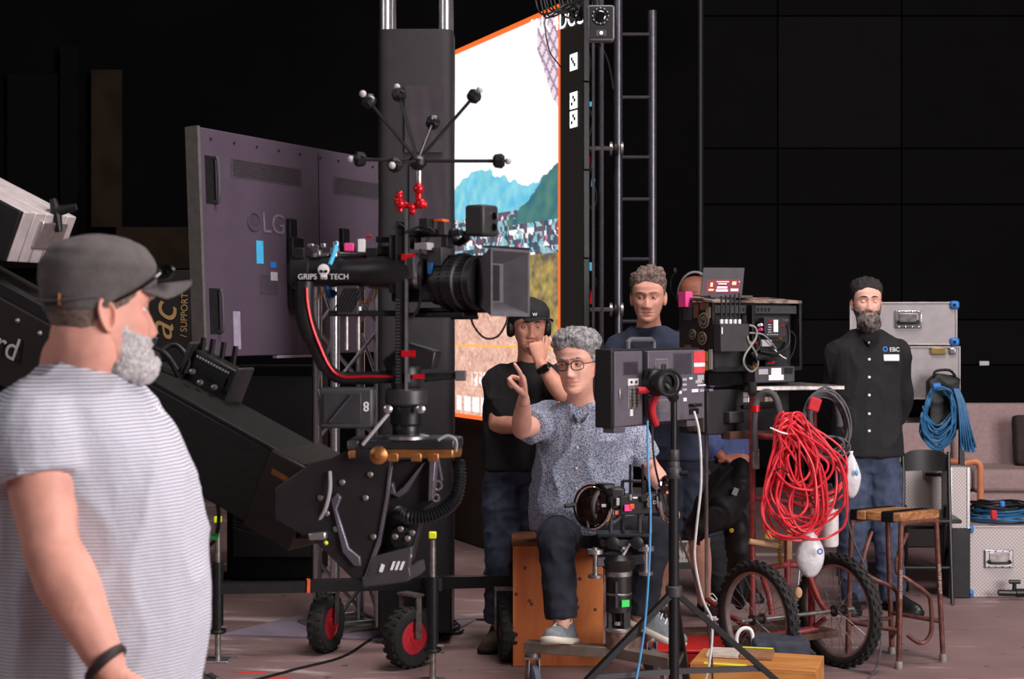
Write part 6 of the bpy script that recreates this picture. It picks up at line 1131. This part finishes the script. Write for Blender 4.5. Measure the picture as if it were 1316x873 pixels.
# recorder and lower case
rd = thing('recorder', 'small dark recorder with white labels on the cart shelf', 'recorder', fp(.33, 497, -.02)); rbx('body', mat('recorder_grey', (62, 60, 66), .5), .205, 493, .445, 472, -.05, .12, rd, bevel=.004); rbx('white_label', WHT, .285, 490, .375, 483, -.052, -.05, rd); rbx('white_label', WHT, .30, 483, .36, 474, -.052, -.05, rd); rbx('print', LGR, .225, 482, .28, 475, -.052, -.05, rd); rbx('display_window', BLK, .38, 482, .43, 474, -.052, -.05, rd)
kn_ = thing('power_unit', 'tiny black power unit with red print on top of the recorder', 'power unit', fp(.31, 472, .0)); rbx('body', BLK, .285, 471.5, .355, 462, -.03, .03, kn_, bevel=.003); rbx('print', RED, .30, 468, .34, 465.5, -.0315, -.03, kn_)
lc = thing('lower_case', 'battered dark case with mosaic stickers under the cart shelf', 'equipment case', fp(.2, 562, .2)); rbx('body', RKD, .0, 560, CW-.04, 501, .04, CD, lc, bevel=.006); rbx('edge_trim', STL, -.004, 503, .02, 500, .02, CD, lc)
for k in range(16): rbx('mosaic_sticker', [LGR, mat('rust_sticker'), mat('cream_sticker'), mat('brown_sticker'), BLU, WHT][(k*5+k//3) % 6], .21+.026*(k % 8), 519-7*(k//8), .233+.026*(k % 8), 513-7*(k//8), .036, .041, lc)
rbx('handle_strap', BLKM, .2, 527, .43, 522, .02, .04, lc, bevel=.002); rbx('latch', DGR, .1, 545, .19, 530, .0, .04, lc, bevel=.006); rbx('timber_rail', mat('rough_timber'), .1, 566, .42, 556, .0, .06, lc)
for d, y, w_, h_, m in ((.22, 508, .16, .07, mat('brown_sticker')), (.16, 492, .06, .05, LGR), (.2, 540, .19, .11, mat('pewter_plate', (104, 100, 96), .5, .3))): MB().box(side(y, d), (.004, w_*.6, h_), Rr).build('sticker', m, lc)
for k in range(8): MB().box(side(537, .135+.018*k)-ru*.003, (.003, .005, .022), Rr).build('razor_print', BLK, lc)
text('100% RIP', lc, BLK, side(527, .2)-ru*.004, -rv, (0, 0, 1), .02, 'sticker_lettering'); MB().torus(side(553, .25)-ru*.003, -ru, .016, .003, 18, 6).build('print_ring', BLK, lc)
# red cable coil and grey cable coil
rcx = thing('red_cable_coil', 'thick hanging coil of bright red cable on the cart handle', 'cable', P(1030, 695, 6.84)); RC = mat('red_cable', (216, 44, 58), .42, var=.06); random.seed(3)
for k in range(24):
    g = random.random(); top = (1004+random.uniform(-4, 26)*(.4+.6*g), 530+random.uniform(0, 30)); w_ = 18+32*random.random(); cxk = 1014+random.uniform(-6, 34); bot = 625+70*random.random()
    if k > 20: cxk += 14; bot -= 12
    lx0, rx0 = max(980, cxk-w_), min(1086, cxk+w_); dd = 6.76+.12*random.random()
    pts = [(top[0], top[1]), (top[0]+10, top[1]+6), (rx0-8, (top[1]*.6+bot*.4)), (rx0, bot-26), (cxk+w_*.55, bot-4), (cxk, bot), (cxk-w_*.6, bot-8), (lx0, bot-34), (lx0+8, (top[1]*.6+bot*.4)), (top[0]-8, top[1]+10)]
    MB().tube(cr([P(x+random.uniform(-3, 3), y+random.uniform(-3, 3), dd+.015*math.sin(i*2+k)) for i, (x, y) in enumerate(pts)], 5, True), .0054, 8, closed=True).build('cable_turn', RC, rcx)
MB().tube(cr([P(991, 692, 6.78), P(985, 680, 6.78), P(980, 650, 6.78), P(988, 600, 6.78), P(1000, 560, 6.78)], 5), .0062, 8).build('cable_end', RC, rcx)
MB().tube(cr([P(990, 550, 6.76), P(1004, 556, 6.74), P(1014, 558, 6.78)], 4), .004, 6).build('white_tie', WHT, rcx); MB().tube(cr([P(996, 606, 6.74), P(1004, 602, 6.73), P(1013, 608, 6.74)], 4), .004, 6).build('black_tie', BLK, rcx)
gcx = thing('grey_cable_coil', 'loose coil of dark grey cable on the cart right handle', 'cable', P(1064, 590, 6.98)); GC = mat('dark_grey_cable', (84, 82, 86), .45)
for k in range(11):
    a0 = random.random(); cxk, cyk, rx_, ry_ = 1062+random.uniform(-5, 6), 545+random.uniform(-5, 5), 24+random.uniform(-3, 6), 40+random.uniform(-3, 6)
    MB().tube([P(cxk+rx_*math.cos(t)+.12*ry_*math.sin(t), cyk+ry_*math.sin(t), 6.90+.08*random.random()*0+.006*k) for t in [2*PI*i/28 for i in range(28)]], .0048, 6, closed=True).build('cable_turn', GC, gcx)
for cxk, cyk, r_ in ((1066, 572, 16), (1070, 575, 19)): MB().tube([P(cxk+r_*1.2*math.cos(t), cyk+r_*.7*math.sin(t), 6.88) for t in [2*PI*i/24 for i in range(24)]], .0042, 6, closed=True).build('cable_turn', GC, gcx)
MB().tube(cr([P(1058, 580, 6.88), P(1042, 605, 6.86), P(1040, 635, 6.86), P(1052, 655, 6.86), P(1070, 648, 6.87), P(1078, 625, 6.9), P(1082, 600, 6.92)], 6), .0042, 6).build('cable_turn', GC, gcx)
MB().tube(cr([P(1082, 600, 6.92), P(1084, 640, 6.95), P(1095, 690, 6.98), P(1112, 730, 7.0), P(1125, 780, 6.98), P(1132, 815, 6.96), P(1130, 845, 6.94), G(1122, 868)+V((0, 0, .006)), G(1105, 885)+V((0, 0, .006))], 6), .0042, 6).build('cable_end', GC, gcx)
MB().box(P(1047, 520, 6.86), (.05, .02, .06), (0, .3, 0)).build('red_strap', mat('red_sleeve'), gcx, bevel=.006)
# plastic bags and spray bottle hanging on the cart
BAG = mat('white_plastic_bag', (214, 212, 216), .35, var=.08, scale=12, bump=.5, bscale=25); 
def bag(label, x, y0, y1, D, w_, seed):
    t = thing('plastic_bag', label, 'bag', P(x, y1, D)); rows = []; n = 24; z0, z1 = P(0, y1, D).z, P(0, y0, D).z
    for j in range(17):
        s_ = j/16; r = w_*(math.sin(PI*min(1, s_*1.02+.02))**.55)*(1.05-.55*s_**2) if s_ < 1 else .01
        rows.append([V((P(x, 0, D).x+math.cos(2*PI*i/n)*r*(1+.14*noise.noise(V((i*.5, s_*4, seed)))), D+math.sin(2*PI*i/n)*r*.6*(1+.2*noise.noise(V((i*.6, s_*5, seed+7)))), z0+(z1-z0)*s_)) for i in range(n)])
    MB().loft(rows).build('bag_body', BAG, t, ang=180); return t
b1 = bag('full white plastic bag hanging at the cart left wheel', 1041, 676, 742, 6.83, .066, 1); MB().tube(cr([P(1041, 678, 6.83), P(1036, 640, 6.85), P(1030, 580, 6.9)], 4), .003, 6).build('bag_cord', DGR, b1); MB().torus(P(1054, 709, 6.765), (.3, -1, 0), .011, .0035, 16, 6).build('blue_print', BLU, b1)
b2 = bag('white plastic bag hanging beside the grey cable coil', 1094, 580, 640, 7.08, .045, 5); MB().tube(cr([P(1094, 582, 7.08), P(1086, 560, 7.07), P(1079, 545, 7.05)], 4), .003, 6).build('bag_cord', DGR, b2); MB().sph(P(1101, 608, 7.04), (.008, .006, .014), 8, 6).build('blue_print', CYN, b2)
sp2 = thing('spray_bottle', 'white plastic bottle tucked into the red cables', 'bottle', P(1066, 702, 6.94)); MB().lathe([(.036, 0), (.04, .01), (.04, .17), (.034, .19), (.018, .205), (.018, .22)], P(1066, 702, 6.94), (0, 0, 1), 24).build('bottle_body', mat('white_plastic', (220, 214, 214), .4), sp2); MB().lathe([(.026, 0), (.026, .05), (.02, .055)], P(1062, 637, 6.94), (0, 0, 1), 18).build('bottle_cap', mat('smoke_cap', (90, 80, 84), .2), sp2); MB().box(P(1076, 650, 6.90), (.02, .012, .03)).build('bottle_window', DGR, sp2)
# backpack hanging behind the cart
bp = thing('backpack', 'black backpack hanging on the cart below the rack cases', 'backpack', P(930, 770, 7.55)); k_ = MB()
for x, y, rx_, ry_, D in ((930, 640, 28, 40, 7.5), (912, 660, 24, 28, 7.45), (896, 676, 16, 20, 7.45), (950, 620, 18, 34, 7.5), (948, 690, 18, 40, 7.6), (950, 745, 14, 42, 7.62)): k_.sph(P(x, y, D), (px(rx_, D), .10, px(ry_, D)), 16, 12)
vs, ns, fs = organic(k_, .014, 8); MB().add(wrinkle(vs, ns, .014, 8), fs).build('bag_body', mat('backpack_black', (26, 26, 28), .6, var=.25, bump=.3, bscale=20), bp, ang=180)
MB().tube(cr([P(940, 600, 7.42), P(915, 630, 7.38), P(900, 670, 7.38), P(897, 700, 7.4)], 5), .02, 8, flat=.3).build('strap', mat('backpack_strap', (60, 60, 62), .6), bp); MB().box(P(945, 632, 7.39), (.025, .004, .035), (0, .4, 0)).build('label_patch', LGR, bp); MB().sph(P(940, 682, 7.42), (.012, .006, .012), 8, 6).build('yellow_badge', mat('yellow_plastic'), bp)
# white lattice truss further along the floor
ft2 = thing('floor_truss', 'white lattice truss lying on the floor behind the operator crate', 'truss', (P(860, 0, 10).x, 10, 0))
for y0, y1 in ((718, 722), (690, 692)): MB().bar(P(770, y0+6, 10.0), P(930, y1, 10.0), .05, .035).build('chord', WT, ft2)
for k in range(9): t = k/9; MB().rod(P(770+160*t, 720, 10.02), P(770+160*(t+.055), 693, 10.02), .014, 6).build('brace', WT, ft2); MB().rod(P(770+160*(t+.055), 693, 10.02), P(770+160*(t+.11), 720, 10.02), .014, 6).build('brace', WT, ft2)
MB().box((P(850, 0, 10).x, 10.0, .02), (.8, .12, .04)).build('foot_block', DGR, ft2)
# ------------------------------------------------------------------ stool
RUST = mat('copper_brown_tube', (126, 82, 72), .45, .4, rgb2=(92, 58, 52), scale=30); SEATW = mat('worn_seat_wood', (176, 122, 74), .55, rgb2=(126, 82, 48), kind='wood', scale=6, stretch=(1, 4, 4))
fN, fR, fF, fL = G(1155, 860), G(1212, 850), G(1146, 842), G(1089, 850); fF = fR+fL-fN; sN, sR, sL = P(1158, 671, 7.04), P(1203, 668, 7.18), P(1095, 667, 7.16); zs_ = .665
for p in (sN, sR, sL): p.z = zs_
sF = sR+sL-sN; st_ = thing('stool', 'tall wooden seated stool with brown bent tube legs', 'stool', (fN+fR+fF+fL)/4)
u1 = (sR-sN); v1 = (sL-sN)
def sq(a, b, z): return sN+u1*a+v1*b+V((0, 0, z))
for k in range(3):
    b0, b1 = -.04+k*.363, -.04+k*.363+.35
    MB().hexa([sq(-.05, b0, .0), sq(1.05, b0, .0), sq(1.05, b1, .0), sq(-.05, b1, .0)], [sq(-.05, b0, .042), sq(1.05, b0, .042), sq(1.05, b1, .042), sq(-.05, b1, .042)]).build('seat_board', SEATW, st_, bevel=.006)
for b0, b1 in ((.12, .36), (.86, 1.0)): MB().hexa([sq(-.06, b0, -.003), sq(1.06, b0, -.003), sq(1.06, b1, -.003), sq(-.06, b1, -.003)], [sq(-.06, b0, .045), sq(1.06, b0, .045), sq(1.06, b1, .045), sq(-.06, b1, .045)]).build('black_tape', BLKF, st_, bevel=.003)
for s_, f_ in ((sN, fN), (sR, fR), (sF, fF), (sL, fL)):
    lo = MB().rod(f_+V((0, 0, .01)), s_, .0125, 12).build('leg', RUST, st_); d = (s_-f_).normalized(); MB().lathe([(.017, 0), (.019, .005), (.016, .035)], f_+V((0, 0, .0)), d, 12).build('foot_cap', mat('duct_tape', (150, 144, 140), .5, .2, var=.2), lo)
for a, b in ((sN, sR), (sL, sF)): MB().tube(cr([a-V((0, 0, .03)), a+(b-a)*.12-V((0, 0, .006)), a+(b-a)*.88-V((0, 0, .006)), b-V((0, 0, .03))], 4), .0125, 10).build('top_rail', RUST, st_)
def lerp4(s_, f_, t): return s_+(f_-s_)*t
for (s0, f0), (s1, f1) in (((sN, fN), (sF, fF)), ((sR, fR), (sL, fL))): pass
MB().rod(lerp4(sL, fL, .72), lerp4(sN, fN, .74), .011, 10).build('stretcher', RUST, st_); MB().rod(lerp4(sF, fF, .70), lerp4(sR, fR, .72), .011, 10).build('stretcher', RUST, st_); MB().rod(lerp4(sL, fL, .74), lerp4(sF, fF, .74), .010, 10).build('stretcher', RUST, st_)
for pts in (((1165, 686, 7.1), (1154, 715, 7.05), (1153, 735, 7.05), (1165, 744, 7.05), (1190, 762, 7.08), (1196, 775, 7.1), (1197, 810, 7.12), (1190, 824, 7.12), (1180, 826, 7.12), (1166, 816, 7.14)), ((1120, 683, 7.15), (1110, 715, 7.12), (1109, 732, 7.12), (1120, 743, 7.1), (1148, 756, 7.08), (1154, 770, 7.08), (1153, 805, 7.08), (1145, 820, 7.1))):
    MB().tube(cr([P(*p) for p in pts], 5), .0105, 10).build('footrest_tube', RUST, st_)
lt_ = mat('cream_print', (190, 176, 168), .6)
for (s0, f0), tx in (((sN, fN), 'NO STANDING'), ((sR, fR), 'PLEASE RETURN')): d = (f0-s0).normalized(); text(tx, st_, lt_, lerp4(s0, f0, .42)+V((0, -.0135, 0)), -d, V((1, 0, 0)), .019, 'leg_lettering')
# ------------------------------------------------------------------ folding chair
fc0 = G(1190, 768); fc = thing('folding_chair', 'black folding chair behind the tall stool', 'chair', (fc0.x, 8.7, 0)); FCM = mat('chair_black', (30, 29, 31), .38, .1)
MB().slab(10, 5, lambda u, v: P(1160+60*u-6*v*(u > .8)*0, 606-27*v, 8.75)+V((0, .03*math.sin(u*PI), -.006*(abs(u-.5)*2)**4*v*6)), (0, .012, 0)).build('backrest', FCM, fc)
for x0, x1 in ((1160, 1156), (1219, 1224)): MB().tube(cr([P(x0, 581, 8.76), P(x0+1, 640, 8.72), V((P(x1, 0, 8.64).x, 8.64, .01))], 4), .0115, 10).build('front_leg', FCM, fc)
for x0, x1 in ((1163, 1166), (1215, 1212)): MB().rod(P(x0, 650, 8.74), V((P(x1, 0, 9.08).x, 9.08, .01)), .0105, 10).build('rear_leg', FCM, fc)
MB().box(V((fc0.x+.02, 8.86, .47)), (.25, .34, .022), (.06, 0, 0)).build('seat', FCM, fc, bevel=.008); MB().rod(P(1157, 730, 8.67), P(1222, 730, 8.67), .009, 8).build('cross_bar', FCM, fc)
# ------------------------------------------------------------------ aluminium cases
ALC = mat('diamond_aluminium', (190, 182, 180), .5, .25, rgb2=(158, 150, 150), kind='checker', scale=95, bump=.1, bscale=200); ALE = mat('case_edge', (176, 168, 168), .5, .3); ALP = mat('plain_aluminium', (168, 162, 164), .5, .25, var=.06, scale=20)
def alu_case(label, x0, y0, x1, y1, D, depth, m, handle=None, corners=(), latch=None, yaw=0., group=None, top=False):
    a, b = P(x0, y1, D), P(x1, y0, D); w_, h_ = b.x-a.x, b.z-a.z; t = thing('flight_case', label, 'case', (a.x+w_/2, D+depth/2, a.z), yaw)
    B = lambda c, s, n, mm, bv=0., par=t: MB().box(c, s).build(n, mm, par, world=False, bevel=bv)
    B((0, 0, h_/2), (w_-.01, depth-.01, h_-.01), 'body', m, .004)
    for sx in (-1, 1):
        for z in (.006, h_-.006): B((sx*(w_/2-.004), 0, z), (.010, depth, .010), 'edge_rail', ALE, .002)
        for sy in (-1, 1): B((sx*(w_/2-.004), sy*(depth/2-.004), h_/2), (.010, .010, h_), 'edge_rail', ALE, .002)
    for z in (.006, h_-.006): B((0, -depth/2+.004, z), (w_, .010, .010), 'edge_rail', ALE, .002)
    for cx_, cz_ in corners: 
        co = MB(); co.box((cx_*(w_/2-.015), -depth/2+.01, (cz_+1)/2*h_-cz_*.02), (.055, .045, .05)); co.build('corner_cap', BLU, t, world=False, bevel=.016, seg=3); MB().lathe([(.009, 0), (.009, .004)], (cx_*(w_/2-.015), -depth/2-.013, (cz_+1)/2*h_-cz_*.02), (0, -1, 0), 10).build('cap_rivet', BLK, t, world=False)
    if handle:
        hx, hz, hw2, hh2 = handle; hx = (hx-.5)*w_; hz *= h_; ho = B((hx, -depth/2-.004, hz), (hw2, .012, hh2), 'handle_plate', SIL, .01); B((hx, -depth/2-.008, hz+.004), (hw2*.72, .012, hh2*.62), 'handle_dish', STL, .006, ho)
        MB().tube(cr([(hx-hw2*.33, -depth/2-.014, hz-hh2*.1), (hx-hw2*.33, -depth/2-.026, hz-hh2*.2), (hx+hw2*.33, -depth/2-.026, hz-hh2*.2), (hx+hw2*.33, -depth/2-.014, hz-hh2*.1)], 3), .008, 8).build('handle_grip', BLK, ho, world=False)
        for k in range(4):
            for sz in (-1, 1): MB().sph((hx-hw2*.36+hw2*.24*k, -depth/2-.011, hz+sz*hh2*.42), .005, 8, 5).build('rivet', CHR, ho, world=False)
    if latch: lx_, lz_ = latch; B(((lx_-.5)*w_, -depth/2-.005, lz_*h_), (.085, .016, .04), 'latch', mat('brass_latch', (160, 134, 84), .4, .6), .004); B(((lx_-.5)*w_+.08, -depth/2-.005, lz_*h_), (.04, .016, .04), 'latch_plate', SIL, .008)
    return t
zt9 = lambda y, D: CH-(y-HY)*D/F
alu_case('grey aluminium case with blue corners, topmost of the tall stack', 1106, 388, 1240, 444, 9.1, .5, ALP, (.55, .60, .155, .105), ((1, 1), (1, -1)), yaw=-.22)
alu_case('plain grey aluminium case under the topmost case of the tall stack', 1108, 445, 1244, 514, 9.1, .5, ALP, None, (), (.80, .91), yaw=-.22)
tbl = thing('case_table', 'dark steel table carrying the tall stack of aluminium cases', 'table', (P(1175, 0, 9.45).x, 9.45, 0)); zt_ = zt9(540, 9.2); a, b = P(1096, 0, 9.2), P(1242, 0, 9.2)
MB().box(((a.x+b.x)/2, 9.45, zt_), (b.x-a.x, .5, .035)).build('table_top', STL, tbl, bevel=.004)
for x in (a.x+.02, b.x-.02):
    for y in (9.23, 9.67): MB().bar((x, y, 0), (x, y, zt_-.017), .03, .03).build('leg', BLKM, tbl)
MB().box(((a.x+b.x)/2, 9.45, .36), (b.x-a.x-.05, .46, .02)).build('lower_shelf', BLKM, tbl)
ac = thing('amplifier', 'black amplifier between the case stack and the steel table', 'amplifier', ((a.x+b.x)/2, 9.45, zt_+.018)); hz_ = zt9(515, 9.2)-zt_-.02; MB().box((0, 0, hz_/2), (b.x-a.x-.04, .44, hz_-.004)).build('body', BLK, ac, world=False, bevel=.004); MB().lathe([(.03, 0), (.03, .02), (.02, .024)], (-.02, -.22, hz_*.5), (0, -1, 0), 16).build('dial', STL, ac, world=False); MB().box((-.06, -.222, hz_*.5), (.05, .004, .03)).build('amber_window', mat('amber_print', (214, 170, 110), .5), ac, world=False)  # window is plain amber colour, no emission
alu_case('pale aluminium case on the table lower shelf behind the folding chair', 1118, 600, 1219, 655, 9.22, .42, ALC, (.80, .86, .12, .05))
tr2 = thing('trunk', 'silver edged upright trunk between the folding chair and the sofa', 'trunk', (P(1228, 0, 8.95).x, 8.97, 0)); zz1 = zt9(598, 9.0); MB().box((0, 0, zz1/2+.2), (.10, .2, zz1-.4)).build('body', ALC, tr2, world=False, bevel=.003); MB().box((0, 0, .2), (.125, .2, .4)).build('plinth', BLKM, tr2, world=False, bevel=.006)
for sx in (-1, 1): MB().box((sx*.05, -.1, zz1/2+.2), (.014, .014, zz1-.4)).build('edge_rail', SIL, tr2, world=False)
alu_case('diamond patterned aluminium case on the floor with a blue cable coil on top', 1242, 676, 1390, 768, 8.9, .45, ALC, (.28, .54, .165, .105), ((-1, 1), (-1, -1)))
# ------------------------------------------------------------------ blue cable coils, black bag
BC2 = mat('teal_blue_cable', (36, 98, 142), .5, var=.15); bq = thing('blue_cable_coil', 'hanging blue cable coil in front of the aluminium case stack', 'cable', P(1218, 582, 9.0)); random.seed(11)
for k in range(26):
    g = random.random(); w0, w1 = 10+8*g, 22+9*random.random(); b_ = 545+36*g
    pts = [(1204, 496+6*random.random()), (1204+w0, 502), (1210+w1*.55, 520), (1208+w1*.6, b_-18), (1204+w1*.2, b_), (1196, b_-3), (1206-w1*.75, b_-22), (1196-w0*.3, 522), (1197, 504)]
    MB().tube(cr([P(x+random.uniform(-2, 2), y, 8.88+.05*random.random()) for x, y in pts], 4, True), .0055, 6, closed=True).build('cable_turn', BC2, bq)
for k in range(16): t = k/15; MB().tube(cr([P(1226+6*t, 500, 8.89+.03*(k % 3)), P(1232+9*t, 520+4*random.random(), 8.88), P(1234+13*t, 550, 8.86+.03*(k % 3)), P(1235+19*t, 574+8*random.random(), 8.89)], 4), .0055, 6).build('cable_strand', BC2, bq)
MB().tube([P(1199, 497, 8.85), P(1208, 496, 8.85)], .02, 10).build('blue_tie', BLU, bq)
bb = thing('shoulder_bag', 'black shoulder bag hanging behind the blue cable coil', 'bag', P(1212, 552, 8.98)); k_ = MB(); k_.box(P(1213, 520, 8.99), (.19, .08, .28)); k_.sph(P(1213, 492, 8.99), (.10, .05, .06), 14, 8); vs, ns, fs = organic(k_, .012, 10); MB().add(wrinkle(vs, ns, .01, 9), fs).build('bag_body', mat('backpack_black'), bb, ang=180); MB().tube(cr([P(1200, 484, 8.96), P(1203, 477, 8.96), P(1220, 476, 8.96), P(1228, 484, 8.96)], 4), .008, 8).build('handle', BLK, bb)
c2 = thing('blue_cable_coil', 'flat blue cable coil with red tie lying on the aluminium case', 'cable', P(1290, 675, 9.1)); random.seed(5); zc0 = P(0, 676, 8.9).z
for k in range(20): cx_, cy_ = P(1288, 0, 9.1).x+random.uniform(-.02, .02), 9.12+random.uniform(-.02, .02); r_ = .10+.085*random.random(); MB().tube([V((cx_+r_*1.05*math.cos(t), cy_+r_*.85*math.sin(t), zc0+.014+.10*(k/20)+.006*math.sin(3*t+k))) for t in [2*PI*i/26 for i in range(26)]], .0065, 6, closed=True).build('cable_turn', BC2 if k < 14 else BLK, c2)
MB().box(P(1277, 662, 8.93), (.035, .03, .055)).build('red_tie', mat('red_sleeve'), c2, bevel=.008); MB().box(P(1288, 648, 8.93), (.03, .03, .035)).build('blue_tie', BLU, c2, bevel=.008)
cl_ = thing('clamp', 'small black steel clamp on the floor before the aluminium case', 'clamp', G(1300, 770)); MB().rod(P(1283, 762, 8.8), P(1330, 763, 8.8), .018, 10).build('barrel', BLKM, cl_); MB().rod(P(1303, 762, 8.8), P(1304, 748, 8.8), .012, 10).build('screw', BLKM, cl_); MB().rod(P(1297, 748, 8.8), P(1311, 748, 8.8), .012, 10).build('t_handle', BLKM, cl_); MB().lathe([(.024, -.03), (.024, .03)], P(1312, 762, 8.8), (1, 0, 0), 12).build('collar', BLKM, cl_)
# ------------------------------------------------------------------ sofa, cushion, bentwood arm
SOF = mat('mauve_upholstery', (156, 132, 132), .9, var=.08, scale=40, bump=.3, bscale=250); xs0, xs1 = P(1120, 0, 11).x, P(1480, 0, 11).x; so_ = thing('sofa', 'mauve grey upholstered sofa against the black back wall', 'sofa', ((xs0+xs1)/2, 11.3, 0)); zb0, zb1, zb2 = zt9(528, 11), zt9(600, 11), zt9(640, 11)
n = 3; sw = (xs1-xs0)/n
for k in range(n):
    MB().box((xs0+sw*(k+.5), 11.42, (zb0+zb1)/2-.02), (sw-.012, .22, zb0-zb1+.1), (-.12, 0, 0)).build('back_cushion', SOF, so_, bevel=.04, seg=4); MB().box((xs0+sw*(k+.5), 11.1, (zb1+zb2)/2+.03), (sw-.012, .62, .16), None).build('seat_cushion', SOF, so_, bevel=.035, seg=4)
MB().box(((xs0+xs1)/2, 11.12, zb2+.0), (xs1-xs0, .6, .12)).build('seat_base', SOF, so_, bevel=.02); MB().box(((xs0+xs1)/2, 11.15, zb2/2-.03), (xs1-xs0-.1, .5, zb2-.08)).build('plinth', mat('sofa_dark_base', (34, 26, 26), .8), so_)  # plinth in a plain dark brown
for x in (xs0+.1, xs1-.1):
    for y in (10.9, 11.35): MB().rod((x, y, 0), (x, y, .08), .025, 10).build('leg', BLK, so_)
cu_ = thing('cushion', 'dark brown scatter cushion on the mauve sofa', 'cushion', P(1316, 602, 11.0)); vs, ns, fs = organic(MB().box(P(1317, 566, 11.1), (.16, .12, .36), (-.15, 0, 0)), .016, 14); MB().add(vs, fs).build('pad', mat('brown_velvet', (50, 40, 38), .9, var=.2), cu_, ang=180); MB().tube([P(1317, 566, 11.1)+V((.075*math.cos(a), -.02, .175*math.sin(a))) for a in [2*PI*k/20 for k in range(20)]], .005, 6, closed=True).build('piping', BLK, cu_)
bw_ = thing('bentwood_chair', 'orange bentwood chair frame in front of the sofa', 'chair', (P(1250, 0, 9.9).x, 9.9, 0)); OW = mat('orange_bentwood', (206, 128, 92), .45, var=.1, kind='wood', scale=5)
for dx, D in ((0, 9.8), (-.25, 9.9)): MB().tube(cr([P(1238, 596, D)+V((dx, 0, 0)), P(1252, 593, D)+V((dx, 0, 0)), P(1259, 598, D)+V((dx, 0, 0)), P(1260, 612, D)+V((dx, 0, 0)), P(1260, 650, D)+V((dx, 0, 0)), V((P(1260, 0, D).x+dx, D, .0))], 5), .021, 10).build('bent_leg', OW, bw_)
MB().bar(P(1225, 650, 9.85), P(1260, 650, 9.85), .05, .03).build('seat_rail', OW, bw_); MB().rod(P(1255, 594, 9.8), P(1255, 594, 9.8)+V((-.25, .1, 0)), .02, 10).build('arm_rail', OW, bw_)
